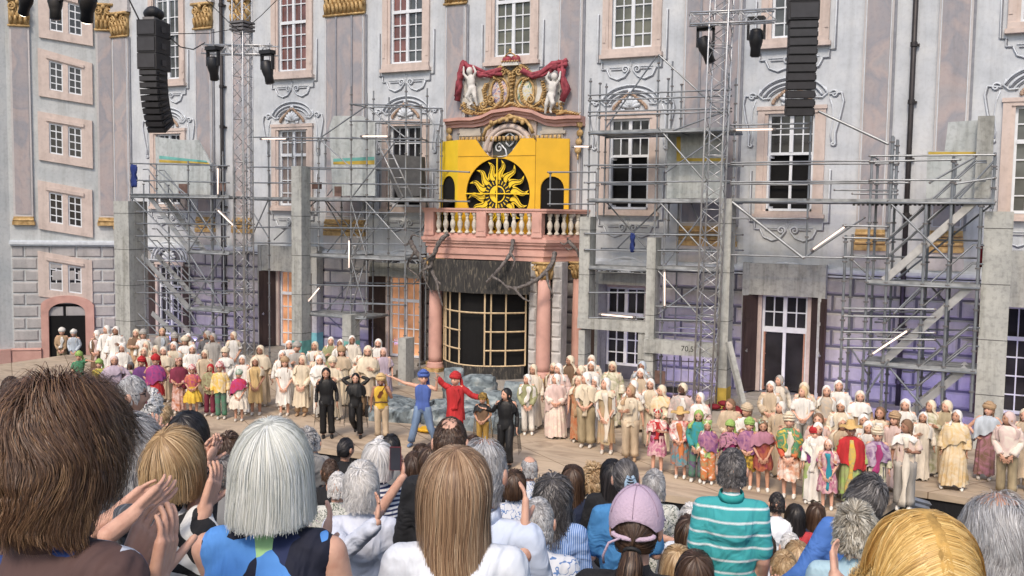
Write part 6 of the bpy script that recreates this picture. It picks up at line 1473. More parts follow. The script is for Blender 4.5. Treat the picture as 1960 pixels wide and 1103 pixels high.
# ---- right of the portico
R_=[
(1022,699,None,1.68,0,'down','G:ivory P:cream V:cream/1.05','woman in ivory blouse with long cream veil behind the olive jacket','m',{'hyaw':-.4}),
(1011,717,832,None,0,'down','J:olive/1.0 U:white/.95 P:white V:white/1.15','person in olive jacket and white trousers, first right of the rocks','f',{'hyaw':-.3,'shoes':'white'}),
(1062,696,None,1.68,0,'down','G:brown V:cream/1.2 M:brown','bearded man with brown wrap behind the pale pink robe','m',{'hyaw':-.6}),
(1073,697,None,1.74,0,'down','GW:pink V:white/1.2','tall person in pink robe behind the widest pale pink robe','f',{'hyaw':-.6}),
(1064,717,838,None,0,'clasp','GW:pink+ivory/.06 H:pink/.8 V:white/.95','person in the widest pale pink pleated robe to the floor','f',{'hyaw':-.9}),
(1093,682,None,1.74,0,'down','G:brown V:cream/1.3','man in brown shirt and cream hood before the right column','d',{'hyaw':-.8}),
(1114,701,None,1.64,0,'down','G:beige V:cream/1.2','woman in beige with cream hood turned left by the grey pillar','f',{'hyaw':-.8}),
(1106,721,846,None,0,'down','GS:rust+tan/.1 U:tan/.7 V:cream/1.2','woman in rust brown dress with cream veil','f',{'hyaw':-.6}),
(1134,681,None,1.70,0,'down','GW:ivory V:ivory/1.25','person in ivory hood, rearmost left of the low beam','f',{'hyaw':-.4}),
(1132,693,None,1.68,0,'down','G:white V:white/1.2','person with dark glasses in white before the low beam','m',{'hyaw':-.2}),
(1122,714,856,None,0,'clasp','B:khaki/1.0 U:cream/.75 HS:cream/1.15 V:white/1.1 P:khaki/1.35','woman in khaki top and baggy trousers with long white veil','f',{'hyaw':-.6}),
(1140,722,None,1.6,0,'down','G:white V:white/1.2','half hidden person in white behind the khaki baggy trousers','f',{'hyaw':-.6}),
(1161,724,868,None,0,'down','GS:tan+khaki/.25 HS:cream/1.25 U:ivory/.3 V:white/.85','laughing woman in brown draped dress with a white veil hanging to her knee','f',{'hyaw':-.5,'htilt':-.25}),
(1172,693,None,1.74,0,'down','GW:ivory+olive V:cream/1.3 M:brown','bearded man in grey and olive robe below the low beam','m',{'hyaw':-.4}),
(1210,729,None,1.66,0,'down','B:white/.8 V:white/1.2 P:white','person in white behind the cream blouse, turned left','m',{'hyaw':-.7}),
(1206,738,882,None,0,'down','B:cream/.82 U:cream/1.1 P:beige/1.2 V:tan/1.4','man in cream blouse and wide beige trousers turned left','m',{'hyaw':-.8,'shoes':'tan'}),
(1227,692,None,1.7,0,'down','GW:grey V:bgrey/1.35','man in grey robe and blue grey hood beside the second pillar','d',{}),
(1229,706,None,1.64,0,'down','GW:beige V:white/1.35','stout man with glasses in beige robe and white hood','f',{'hyaw':-.2}),
(1249,726,None,1.66,0,'clasp','G:cream V:white/1.0','man with dark glasses and long white veil left of the grille','f',{}),
(1267,738,None,1.64,0,'clasp','G:cream H:sand+cream/1.1 V:cream/1.35','woman in sand yellow shoulder wrap behind the red caped child','f',{'hyaw':-.5}),
(1304,734,None,1.74,0,'down','J:pink+grey/.8 U:white/.9 V:cream/1.5 P:beige M:dbrown','bearded man in pinkish linen jacket and cream turban','b',{'hyaw':-.3}),
(1342,753,None,1.62,0,'clasp','G:pink H:pink+white/1.1 V:white/1.2','woman in pale pink wrap with white hood before the right truss','f',{'hyaw':-.6}),
(1403,765,None,1.62,0,'down','G:cream H:beige/1.0 L:hbrown/1.2','brown haired woman with glasses in cream before the ochre footed pillar','f',{'hyaw':-.3}),
(1426,776,None,1.6,0,'down','G:white L:hbrown C:beige','older woman in white with beige cap behind the purple caped child','m',{'hyaw':-.5}),
(1477,731,None,1.68,0,'down','GW:beige V:white/.95','person with very long white hair in beige before the open door','f',{'hyaw':-.5}),
(1494,720,None,1.68,.0,'down','G:ivory V:grey/1.4','person in ivory and grey hood on the steps of the open door','f',{'hyaw':-.3}),
(1493,769,None,1.64,0,'down','G:beige L:hwhite/1.15','woman with long pale hair in plain beige gown behind the orange flowered dancer','f',{'hyaw':-.4}),
(1540,741,None,1.68,0,'clasp','B:white/.85 P:grey L:blond/1.15','woman with long blond hair in white buttoned shirt','f',{'hyaw':-.3}),
(1544,733,None,1.72,0,'down','G:white V:cream/1.3','hooded person half hidden behind the white buttoned shirt','f',{'hyaw':-.3}),
(1569,793,None,1.62,0,'down','G:pink L:hbrown/1.1','brown haired woman in dusty pink behind the red turbaned child','f',{}),
(1564,810,None,1.6,0,'down','G:white V:white/1.1','smiling woman in white veil just behind the red turbaned child','f',{}),
(1583,739,None,1.68,0,'clasp','GB:beige+grey V:white/1.2','woman in taupe gathered dress with white veil right of the open door','f',{}),
(1609,730,None,1.68,0,'down','GW:white V:white/1.1','tall person in white cloak and hood, rearmost right of the open door','f',{}),
(1648,749,None,1.66,0,'down','G:tan H:white/1.1 V:ivory/.95','woman in white shawl over tan with very long cream hair','f',{'hyaw':-.2}),
(1612,767,None,1.64,0,'down','GW:cream V:white/1.2','woman in cream cape frowning under a white hood','m',{}),
(1615,801,None,1.6,0,'down','G:beige V:cream/1.1','person in beige veil behind the straw hatted dancer','m',{}),
(1650,794,None,1.6,0,'down','G:white V:white/1.2','person in white hood behind and left of the flower hatted dancer','m',{}),
(1659,808,None,1.58,0,'down','G:white V:white/1.1','woman in white veil touching the flower hatted dancer','f',{}),
(1684,780,None,1.66,0,'down','J:cream/.85 U:white/.9 P:beige L:hbrown','brown haired woman in open cream jacket over a white shirt','m',{}),
(1710,793,None,1.6,0,'down','G:pink L:hbrown/1.3 C:tan','curly haired person half hidden behind the cream blouse in front','f',{'hyaw':-.6}),
(1735,765,None,1.66,0,'down','G:white V:white/1.2','woman in white hood and white shirt before the right stair scaffold','f',{'hyaw':-.3}),
(1729,804,976,None,0,'down','B:cream+pink/.88 HS:white/1.28 P:grey/1.25 U:ivory/.1 L:hbrown','front woman in cream blouse with white collar and grey trousers','d',{'hyaw':-.5,'shoes':'white'}),
(1757,789,918,None,0,'down','G:ivory/.05 V:white/1.0','slender woman in long ivory gown looking up under a white veil','m',{'hyaw':-.3,'htilt':-.2}),
(1787,767,None,1.66,0,'down','G:ivory+olive V:cream/1.2','person in pale green and ivory gown under the stair scaffold','m',{'hyaw':-.3}),
(1811,767,None,1.68,0,'down','G:beige HS:khaki/1.15 V:cream/1.3','person with glasses and khaki scarf behind the walking yellow robe','f',{'hyaw':-.4}),
(1820,785,936,None,0,'down','GW:sand+cream/.12 H:cream+sand/.95 V:white/1.4','walking woman in wide pale yellow draped robe','m',{'hyaw':-.6,'legs':'wide','shoes':'white'}),
(1882,774,918,None,0,'hips','GS:brown+mauve/.14 H:bgrey/1.0 L:hbrown C:tan','woman with hands on hips in blue grey jacket over a brown gown','f',{'hyaw':-.4}),
(1925,789,950,None,0,'clasplow','J:ivory+pink/.85 V:pink/1.2 P:khaki','woman in fringed ivory jacket and dark khaki trousers near the right edge','m',{'hyaw':-.7,'shoes':'white'}),
(1962,784,None,1.7,0,'down','G:beige/.3 V:cream/1.1 P:beige','person in cream cut by the right edge of the stage view','f',{}),
]
rows(R_,GR)
E2=[
(1257,785,906,None,0,'down','D:burg/.85 HS:white+red/1.15 U:red/.95 K:pink+magenta/.5 V:olive+white/1.2 F:red','girl in crimson top with white patterned cape, first of the right children','f',{'shoes':'white'}),
(1302,785,915,None,0,'clasp','T:red+white/.95 K:teal+rust/.35 U:orange/.5 W:straw/.24','child in orange straw hat and ragged red and teal layers','f',{'shoes':'white'}),
(1332,786,922,None,0,'clasplow','T:green+teal/.8 P:green+purple V:lime/1.2','child in green satin with green headscarf','m',{'shoes':'white'}),
(1355,806,926,None,0,'down','T:purple+lime+white/.75 H:purple+mauve/1.05 P:olive+orange+white/1.3 V:lime+white/1.4 F:lime','child in purple shawl over flowered baggy trousers','m',{'shoes':'white'}),
(1393,808,930,None,0,'down','D:magenta/.4 H:purple+mauve+black/1.05 Ct:lime','child in magenta with purple ringed cape and lime turban','d',{'shoes':'white'}),
(1427,804,935,None,0,'clasp','D:yellow+black/.5 H:purple+mauve/1.05 Ct:lime','child in purple cape and yellow black print with lime turban','f',{'shoes':'white'}),
(1460,805,940,None,0,'down','D:rust+burg/.55 HS:mauve/1.15 L:hbrown F:pink+green','child in brick red dress with mauve fringed sleeves','m',{'shoes':'white'}),
(1510,795,952,None,0,'down','T:orange+red/.8 H:orange+green+yellow/1.05 K:white+orange/.4 U:ivory/.9 F:orange Ct:cream','dancer in vivid orange wrap with orange flowers in the hair','f',{'shoes':'white'}),
(1552,821,963,None,0,'down','B:magenta+purple/.9 U:white/.75 H:white+ivory/1.2 P:lime+olive/1.2 Ct:red','child in red turban with white knotted scarf and green trousers','f',{'shoes':'white'}),
(1583,843,975,None,0,'clasplow','D:magenta+pink/.6 K:pink+magenta/.45 U:teal/.5 V:white+orange/1.1','smallest girl in pink and teal with hands folded','f',{'shoes':'white'}),
(1627,812,970,None,0,'down','G:lime+olive/.3 H:red/.95 U:olive+yellow/.3 W:straw/.23 P:lime+white','dancer in red shawl over lime layers and a wide straw hat','m',{'shoes':'brown'}),
(1675,822,972,None,0,'down','G:olive+ivory/.35 H:purple+lilac/.92 U:magenta/.8 F:orange+red Ct:cream P:dgrey','dancer in gathered purple sash over olive layers with flowered hat','f',{'shoes':'white'}),
]
rows(E2,GC)
# ================================================================ THE AUDIENCE
def hairmat(name,cols,rough=.42):
    if name in MATS: return MATS[name]
    m,nt,b=newmat(name); L=nt.links
    at=N(nt,'ShaderNodeAttribute'); at.attribute_name='tint'
    n=len(cols); r=ramp(nt,[(i/(n-1),c) for i,c in enumerate(cols)]); L.new(at.outputs['Fac'],r.inputs[0]); L.new(r.outputs[0],b.inputs['Base Color'])
    b.inputs['Roughness'].default_value=rough; b.inputs['Specular IOR Level'].default_value=.45
    MATS[name]=m; return m
HC={'chestnut':[(.03,.016,.010),(.075,.038,.022),(.16,.085,.045),(.40,.24,.12)],'white':[(.46,.46,.40),(.64,.65,.58),(.78,.79,.74),(.92,.93,.92)],'streaked':[(.10,.055,.032),(.22,.13,.075),(.42,.27,.16),(.80,.62,.42)],
 'grey':[(.12,.115,.115),(.28,.27,.27),(.46,.46,.46),(.68,.68,.68)],'silver':[(.34,.32,.30),(.58,.56,.53),(.78,.76,.73),(.90,.89,.88)],'blond':[(.16,.09,.04),(.34,.21,.10),(.52,.36,.19),(.70,.54,.34)],'golden':[(.22,.12,.04),(.58,.35,.10),(.80,.55,.20),(.92,.74,.40)],
 'black':[(.006,.005,.006),(.012,.011,.012),(.025,.022,.022),(.06,.05,.05)],'brown':[(.018,.010,.007),(.045,.024,.014),(.085,.048,.03),(.16,.10,.06)],'darkgrey':[(.02,.018,.018),(.05,.045,.045),(.13,.12,.115),(.34,.32,.31)],'frosted':[(.03,.022,.018),(.22,.19,.14),(.55,.51,.42),(.80,.77,.68)]}
HR=np.array([.080,.098,.122])
def unit(a): return a/np.maximum(np.linalg.norm(a,axis=-1,keepdims=True),1e-9)
def hair_obj(root,hc,Rm,color,n,L,S=9,vol=.02,width=.0015,curl=.15,wave=0,cut=None,grav=.55,clump=.5,seed=1,bald=None,crown=(0,.45,.9),part=False,hs=1.,low=-.55,fringe=.45,flow=.15,fk=30,inward=0,spread=1.,vary=.25):
    """hair as ribbons that follow the head from the crown and then hang"""
    rg=np.random.default_rng(seed); H=HR*hs
    def roots(k):
        out=[]
        while sum(len(o) for o in out)<k:
            v=unit(rg.normal(size=(k*2,3))); x,y,z=v.T
            ok=(z>low+.25*(y<.2))&~((y<-.45)&(z<fringe))&~((y<.05)&(z<-.05))
            if bald is not None:
                bc=np.array(bald[:3]); bc=bc/np.linalg.norm(bc); dd=v@bc; ok&=(dd<bald[3])|(rg.random(len(v))<bald[4])
            out.append(v[ok])
        return np.concatenate(out)[:k]
    def grow(v,Ls,cs):
        k=len(v); c=np.array(crown,float); c/=np.linalg.norm(c)
        P=np.zeros((k,S+1,3)); lift=1+rg.random((k,1))**.7*vol/.1
        p=v*H*(1.005); P[:,0]=p; ds=(Ls/S)[:,None]; ph=rg.random((k,1))*6.28; cv=unit(rg.normal(size=(k,3)))
        for s in range(S):
            q=unit(p/H); 
            if part: tan=np.stack([np.sign(p[:,0]+1e-6)*1.0,np.zeros(k)+.25*np.sign(p[:,1]),np.zeros(k)],1); 
            else: tan=q-c
            tan=tan-q*(tan*q).sum(1,keepdims=True); tan=unit(tan)
            g=np.clip(grav*(.35+.65*(s/S))*(1.15-q[:,2:3]),0,1)
            d=tan*(1-g)+np.array([0,0,-1])*g+cs*cv*(s/S+.15)
            d=d+flow*np.stack([np.sin(p[:,2]*fk+p[:,1]*fk*.7+1)+.5*np.sin(p[:,2]*fk*2.3-p[:,0]*fk),np.sin(p[:,0]*fk*.8-p[:,2]*fk*.9+2),.5*np.sin(p[:,0]*fk+p[:,1]*fk)],1)*min(1,.3+s/S)
            if wave: d=d+wave*np.stack([np.sin(ph[:,0]+s*1.5),np.cos(ph[:,0]*2+s*1.5),0*ph[:,0]],1)
            p=p+unit(d)*ds; e=np.linalg.norm(p/H,axis=1,keepdims=True); lf=1+(lift-1)*min(1,(s+1)/S*2.2)
            below=(p[:,2:3]<-.03)
            proj=p/np.maximum(e,1e-6)*lf
            hz=np.linalg.norm(p[:,:2]/H[:2],axis=1,keepdims=True)
            dep=np.clip(-.03-p[:,2:3],0,.6); tgt=lf+(spread-1)*np.clip(dep/.14,0,1)-inward*np.clip(dep-.03,0,.3)*2.2
            nh=np.where(hz<tgt,np.minimum(tgt,hz+.07),np.maximum(tgt,hz-.05) if inward else hz); pb=p.copy(); pb[:,:2]=p[:,:2]/np.maximum(hz,1e-6)*nh*(H[:2]*0+1)
            pb[:,:2]=p[:,:2]*(nh/np.maximum(hz,1e-6))*1.0
            pb[:,:2]=pb[:,:2]/1.0
            p=np.where(below,pb,np.where((e<lf),proj,p*1.0))
            P[:,s+1]=p
        return P
    ng=max(8,n//26); gv=roots(ng); gP=grow(gv,L*(1-vary*rg.random(ng)),curl*1.6)
    v=roots(n); Ls=L*(1-vary*rg.random(n)); P=grow(v,Ls,curl)
    gi=np.argmax(v@gv.T,axis=1); t=np.linspace(0,1,S+1)[None,:,None]
    P=P+(gP[gi]-P)*(clump*t**1.2)*rg.uniform(.5,1,(n,1,1))
    if cut is not None:
        cz=cut+rg.normal(size=n)*.007; bel=P[:,:,2]<cz[:,None]; idx=np.where(bel.any(1),bel.argmax(1),S+1)
        for s_ in range(1,S+1):
            a=np.where(idx==s_)[0]
            if len(a):
                p0,p1=P[a,s_-1],P[a,s_]; tt=np.clip((p0[:,2]-cz[a])/np.maximum(p0[:,2]-p1[:,2],1e-6),0,1)[:,None]; P[a,s_]=p0+(p1-p0)*tt
            a=np.where(idx<s_)[0]; P[a,s_]=P[a,s_-1]+np.array([0,0,-1e-5])
    T=np.gradient(P,axis=1); T=unit(T); O=unit(P/H**1.0+rg.normal(size=(n,1,3))*.25); Sd=unit(np.cross(T,O)); tw=width*(1-.75*t**2)*rg.uniform(.6,1.3,(n,1,1))
    A=P-Sd*tw; B=P+Sd*tw; V=np.stack([A,B],2).reshape(-1,3)
    R=np.array(Rm)[:3,:3]; V=V@R.T+np.array(hc)
    b=(np.arange(n)[:,None]*(S+1)+np.arange(S)[None,:])*2; F=np.stack([b,b+1,b+3,b+2],-1).reshape(-1,4)
    me=bpy.data.meshes.new('hair'); me.vertices.add(len(V)); me.vertices.foreach_set('co',V.astype('f').ravel()); me.loops.add(F.size); me.loops.foreach_set('vertex_index',F.astype('i').ravel())
    me.polygons.add(len(F)); me.polygons.foreach_set('loop_start',(np.arange(len(F))*4).astype('i')); me.polygons.foreach_set('loop_total',np.full(len(F),4,'i')); me.polygons.foreach_set('use_smooth',np.ones(len(F),bool)); me.update(calc_edges=True); me.validate()
    at=me.attributes.new('tint','FLOAT','POINT'); gt=rg.random(ng); ti=np.clip(.12+.32*gt[gi]+.52*rg.random(n),0,1); at.data.foreach_set('value',np.repeat(ti,(S+1)*2).astype('f'))
    me.materials.append(hairmat('hair_'+color,HC[color])); o=bpy.data.objects.new('hair',me); C.objects.link(o); o.parent=root
    # scalp under the hair
    m=MB(); m.ell((0,0,0),tuple(H*(1.012)),26,18); vv=[Vector(p) for p in m.v]; fs=[]
    for f in m.f:
        c=sum((vv[i] for i in f),Vector())/len(f); q=Vector((c.x/H[0],c.y/H[1],c.z/H[2]))
        if q.z>low+.25*(q.y<.2) and not(q.y<-.45 and q.z<fringe) and not(q.y<.05 and q.z<-.05):
            if bald is None or q.normalized().dot(Vector(bald[:3]).normalized())<bald[3]-.03: fs.append(f)
    R3=Rm.to_3x3() if hasattr(Rm,'to_3x3') else Rm
    k=MB(); k.add([Vector(hc)+R3@p for p in vv],fs); k.obj('scalp_hair',mat('scalp_'+color,HC[color][1],.8,var=.3,scale=40),o,True)
    return o
STY={
 'tousled':dict(L=.14,vol=.055,curl=.20,grav=.38,clump=.34,wave=.10,flow=.42,fk=26,spread=1.0,inward=.5,vary=.45,hs=1.12,crown=(.1,-.1,1)),
 'bob':dict(L=.36,vol=.034,curl=.05,grav=.88,clump=.16,flow=.07,fk=22,cut=-.135,spread=1.10,vary=.05,inward=.0,hs=1.09,crown=(0,.25,.97)),
 'bobshort':dict(flow=.12,fk=25,L=.24,vol=.028,curl=.08,grav=.6,clump=.5,spread=1.1,vary=.1,inward=1.2,cut=-.11,hs=1.04),
 'long':dict(L=.62,vol=.024,curl=.06,flow=.10,fk=18,grav=.85,clump=.42,spread=1.05,vary=.15,hs=1.05,crown=(0,.1,.99)),
 'mid':dict(L=.42,vol=.022,curl=.08,grav=.8,clump=.5,spread=1.02,vary=.15,hs=1.02),
 'wavy':dict(L=.48,vol=.03,curl=.25,grav=.75,clump=.7,wave=.6,spread=1.2,vary=.25,hs=1.04),
 'short':dict(flow=.30,fk=40,L=.06,vol=.012,curl=.14,grav=.3,clump=.35,vary=.4),
 'crop':dict(L=.035,vol=.008,curl=.18,grav=.25,clump=.4,vary=.4),
 'shortfull':dict(flow=.38,fk=30,L=.10,vol=.024,curl=.14,grav=.30,clump=.4,vary=.4,hs=1.04,wave=.2),
 'spiky':dict(L=.075,vol=.035,curl=.7,grav=.05,clump=.85,vary=.4,hs=1.02),
 'curly':dict(L=.12,vol=.05,curl=.9,grav=.15,clump=.8,wave=1.2,vary=.4,hs=1.08),
 'tied':dict(L=.13,vol=.006,curl=.03,grav=.05,clump=.3,vary=.2,crown=(0,-.9,.3)),
}
# ---- shirts
def patmat(name,kind,cols,scale=1.):
    if name in MATS: return MATS[name]
    m,nt,b=newmat(name); L=nt.links; tc=N(nt,'ShaderNodeTexCoord'); mp=N(nt,'ShaderNodeMapping'); L.new(tc.outputs['Object'],mp.inputs[0])
    if kind in('stripe','vstripe','zebra'):
        t=N(nt,'ShaderNodeTexWave'); t.bands_direction='Z' if kind!='vstripe' else 'X'; t.inputs['Scale'].default_value=scale; t.inputs['Distortion'].default_value={'stripe':.5,'vstripe':.6,'zebra':9}[kind]; t.inputs['Detail'].default_value=2; t.inputs['Detail Scale'].default_value=.8 if kind=='zebra' else .3
        if kind=='zebra': t.inputs['Detail Scale'].default_value=.5; mp.inputs['Rotation'].default_value=(.5,.6,0)
        L.new(mp.outputs[0],t.inputs[0]); o=t.outputs[0]
    elif kind=='leaf':
        mp.inputs['Scale'].default_value=(1,.8,.42); mp.inputs['Rotation'].default_value=(0,.5,0)
        t=N(nt,'ShaderNodeTexVoronoi'); t.inputs['Scale'].default_value=scale; nn_=N(nt,'ShaderNodeTexNoise'); nn_.inputs['Scale'].default_value=7; vs_=N(nt,'ShaderNodeVectorMath',operation='SCALE'); vs_.inputs['Scale'].default_value=.07; va_=N(nt,'ShaderNodeVectorMath',operation='ADD'); L.new(tc.outputs['Object'],nn_.inputs[0]); L.new(nn_.outputs['Color'],vs_.inputs[0]); L.new(vs_.outputs[0],va_.inputs[0]); L.new(mp.outputs[0],va_.inputs[1]); L.new(va_.outputs[0],t.inputs[0]); o=t.outputs['Color']
        se=N(nt,'ShaderNodeSeparateColor'); L.new(o,se.inputs[0]); o=se.outputs[0]
    else:
        t=N(nt,'ShaderNodeTexNoise'); t.inputs['Scale'].default_value=scale; t.inputs['Detail'].default_value=1; L.new(mp.outputs[0],t.inputs[0]); o=t.outputs[0]
    n=len(cols); r=ramp(nt,cols); r.color_ramp.interpolation='CONSTANT' if kind not in('vstripe','noise2') else 'LINEAR'; L.new(o,r.inputs[0]); L.new(r.outputs[0],b.inputs['Base Color']); b.inputs['Roughness'].default_value=.85
    n2=N(nt,'ShaderNodeTexNoise'); n2.inputs['Scale'].default_value=4.5; n2.inputs['Detail'].default_value=2.5; n2.inputs['Distortion'].default_value=1.8; bp=N(nt,'ShaderNodeBump'); bp.inputs['Strength'].default_value=.8; bp.inputs['Distance'].default_value=.05; L.new(tc.outputs['Object'],n2.inputs[0]); L.new(n2.outputs[0],bp.inputs['Height']); L.new(bp.outputs[0],b.inputs['Normal'])
    MATS[name]=m; return m
def plain(name,c): return patmat('shirt_'+name,'noise2',[(.3,tuple(x*.93 for x in c)),(.7,c)],4)
W_=(.72,.74,.78)
SHIRT={'leafbrown':lambda:patmat('brown_leaf_print','leaf',[(0,(.09,.05,.045)),(.60,(.03,.06,.20)),(.72,(.09,.05,.045)),(.86,(.50,.54,.62)),(.90,(.09,.05,.045))],30),
 'leafblue':lambda:patmat('blue_leaf_print','leaf',[(0,(.012,.014,.03)),(.36,(.10,.30,.72)),(.64,(.012,.014,.03)),(.78,(.02,.03,.09)),(.88,(.42,.70,.32)),(.93,(.10,.30,.72)),(.98,(.62,.28,.36))],15),
 'zebra':lambda:patmat('zebra_print','zebra',[(0,(.015,.015,.017)),(.5,(.72,.72,.70))],5.5),
 'navystripe':lambda:patmat('navy_stripe','stripe',[(0,(.70,.71,.72)),(.5,(.025,.035,.10))],12),
 'tealstripe':lambda:patmat('teal_polo_stripe','stripe',[(0,(.05,.37,.38)),(.90,(.72,.78,.78)),(.94,(.05,.37,.38)),(.97,(.72,.78,.78))],4.2),
 'bluestripe':lambda:patmat('blue_fine_stripe','vstripe',[(.3,(.10,.22,.55)),(.7,(.45,.58,.80))],26),
 'pin':lambda:patmat('charcoal_pinstripe','vstripe',[(.4,(.05,.055,.065)),(.9,(.12,.13,.15))],18),
 'floral':lambda:patmat('small_floral_print','noise',[(0,(.62,.62,.56)),(.5,(.10,.13,.10)),(.56,(.58,.58,.52)),(.68,(.30,.22,.30))],30),
 'paisley':lambda:patmat('white_blue_print','noise',[(0,(.66,.68,.72)),(.5,(.12,.22,.45)),(.55,(.66,.68,.72))],22)}
for k,c in dict(lavwhite=(.66,.70,.80),white=(.74,.78,.84),black=(.012,.012,.014),navy=(.012,.02,.05),polo=(.66,.74,.88),denimblue=(.07,.26,.55),royal=(.08,.20,.55),lightblue=(.42,.60,.68),red=(.42,.04,.05),grey=(.22,.22,.22),olive=(.40,.38,.12),beige=(.5,.44,.36)).items():
    SHIRT[k]=(lambda k=k,c=c:plain(k,c))
def floor_z(y): return max(-1.1,3.52-.27*(y+27.4))
VCOUNT=0
def viewer(cx,cy,dist,color,style,shirt,label,n=900,width=.004,yaw=0,tilt=0,arms=None,sleeve=.45,hs=1.,skin='f',hands=(),vox=.016,neck=0,hair={},group='audience clapping in front of the stage',glasses=False,shape=1.,handside=None,seat=False,collar=None):
    global VCOUNT; VCOUNT+=1
    hp=D(cx,cy,dist); rz=PI+YAW*.8+yaw; k=hs; hc_l=Vector((0,-.012,1.585))
    Rz=Matrix.Rotation(rz,3,'Z'); base=hp-Rz@(hc_l*k); root=empty('person',base,label,'person',group,rz); root.scale=(k,k,k)
    inv=(Matrix.Translation(base)@Matrix.Rotation(rz,4,'Z')@Matrix.Scale(k,4)).inverted()
    m=MB(); m.ell((0,.0,.95),(.160*shape,.115*shape,.16),12,8); m.ell((0,.0,1.12),(.145*shape,.105*shape,.18),12,8); m.ell((0,.0,1.26),(.150*shape,.095*shape,.15),12,8); m.cap((-.115*shape,.008,1.355),.048,(.115*shape,.008,1.355),.048)
    m.cap((0,.008,1.37),.050,(0,.0,1.53),.053)
    fz=(floor_z(base.y)-base.z)/k; fz=min(.35,max(-.5,fz))
    for sg in (1,-1): m.cap((sg*.09,0,.9),.085,(sg*.10,0,(.9+fz)/2),.06,10); m.cap((sg*.10,0,(.9+fz)/2),.06,(sg*.11,0,fz+.08),.045,10); m.cap((sg*.11,0,fz+.06),.04,(sg*.11,-.14,fz+.04),.035,8)
    AR=[]; hl=[]
    S0={sg:Vector((sg*.160*shape,.01,1.362)) for sg in (1,-1)}
    used=set()
    for (wx,wy,wd,tx,ty,td,sg) in hands:
        w=inv@D(wx,wy,wd); t=inv@D(tx,ty,td); used.add(sg); s=S0[sg]; mid=(s+w)/2; L=(w-s).length
        drop=max(.06,(max(0,.58**2-L*L))**.5*.5); e=mid+Vector((sg*.05,.05,-drop)); AR.append((sg,s,e,w)); hl.append((w,t-w,sg))
    for sg in (1,-1):
        if sg not in used:
            e=S0[sg]+Vector((sg*.055,-.02,-.28)); w=e+Vector((-sg*.12,-.24,.06)); 
            if arms=='down': e=S0[sg]+Vector((sg*.035,.02,-.29)); w=e+Vector((sg*.0,-.12,-.22))
            AR.append((sg,S0[sg],e,w)); hl.append((w,Vector((-sg*.5,-.7,.4)),sg))
    for sg,s,e,w in AR: m.cap(s,.048,e,.042,12); m.cap(e,.042,w,.028,12)
    v,f=fuse(m,vox,3); q=MB(); q.add(v,f)
    for i,(w,d,sg) in enumerate(hl):
        near=i<len(hands) and dist<4.9
        d=d.normalized(); nrm=Vector((-sg*.8,0,.0))-d*0 
        if near:
            h=MB(); w0=w-d*.03; h.cap(w-d*.10,.031,w,.029,12); hand(h,w,d,Vector((-sg*1.,-.25,.0)),1.,.35,sg,cap=True); vv,ff=fuse(h,.0042,2,.5); q.add(vv,ff)
        else: hand(q,w,d,Vector((-sg*1.,-.2,0)),1.,.35,sg)
    R=Matrix.Rotation(tilt,3,'X'); head(q,hc_l,1.05,R); 
    q.obj('body',[SK[skin],M_eye,M_lip,M_teeth],root,True)
    # shirt: the same trunk, fuller
    g=MB(); z=1.02
    g.ell((0,.0,.90),(.19*shape,.145*shape,.17),14,8); g.ell((0,.0,1.10),(.172*shape,.130*shape,.20),14,8); g.ell((0,.012,1.26),(.176*shape,.130*shape,.16),14,8); g.cap((-.12*shape,.012,1.362),.068,(.12*shape,.012,1.362),.068)
    if sleeve>0 or True:
        for sg,s,e,w in AR:
            if sleeve<=0: continue
            if sleeve<=.6: p=s.lerp(e,min(1,sleeve*1.6)); g.cap(s,.064,p,.062,12)
            else: g.cap(s,.062,e,.054,12); g.cap(e,.058,e.lerp(w,.9),.046,12)
    if sleeve>0: g.cap((0,.012,1.37),.085,(0,.012,1.425),.064,12)
    else: g.cap((0,.012,1.36),.07,(0,.012,1.385),.062,12)
    vv,ff=fuse(g,vox,3); 
    rnd=random.Random(int(cx)); out=[]
    for x,y,z in vv:
        a=.012*math.sin(z*34+x*26*math.sin(z*9+cx)+math.sin(y*20)*2)+.008*math.sin(x*48-z*31+math.sin(z*20)*1.5); out.append((x*(1+abs(a)),y*(1+abs(a)*2.5),z))
    k2=MB(); k2.add(out,ff); so=k2.obj('shirt',SHIRT[shirt](),root,True)
    if collar:
        cm=MB(); cm.lathe([(.070,0),(.078,.0),(.070,.040),(.062,.042),(.062,.01)],(0,.008,1.425),24,1,1.0,Matrix.Rotation(-.18,3,'X')); cm.obj('collar',SHIRT[collar]() if collar in SHIRT else plain(*collar),so,True)
    t=MB()
    for sg in (1,-1): t.cap((sg*.09,0,.90),.10,(sg*.105,0,(.9+fz)/2),.085,10); t.cap((sg*.105,0,(.9+fz)/2),.085,(sg*.11,0,fz+.12),.075,10)
    t.obj('trousers',plain('darktrousers',(.03,.035,.05)),root,True)
    if style:
        P=dict(STY[style]); P.update(hair); hair_obj(root,hc_l+Vector((0,.0,.004)),R,color,n,seed=int(cx)+3,width=width/k,**P)
    if glasses:
        gm=MB()
        for sg in(1,-1): gm.path([(sg*.033+math.cos(a)*.024,-.108,1.597+math.sin(a)*.018) for a in [2*PI*i/14 for i in range(14)]],.0022,5,closed=True); gm.path([(sg*.056,-.106,1.60),(sg*.082,-.05,1.60),(sg*.086,.03,1.595),(sg*.084,.045,1.575)],.0022,5)
        gm.path([(-.01,-.11,1.6),(.01,-.11,1.6)],.002,5); gm.obj('glasses',M_blk,root,True)
    return root,inv
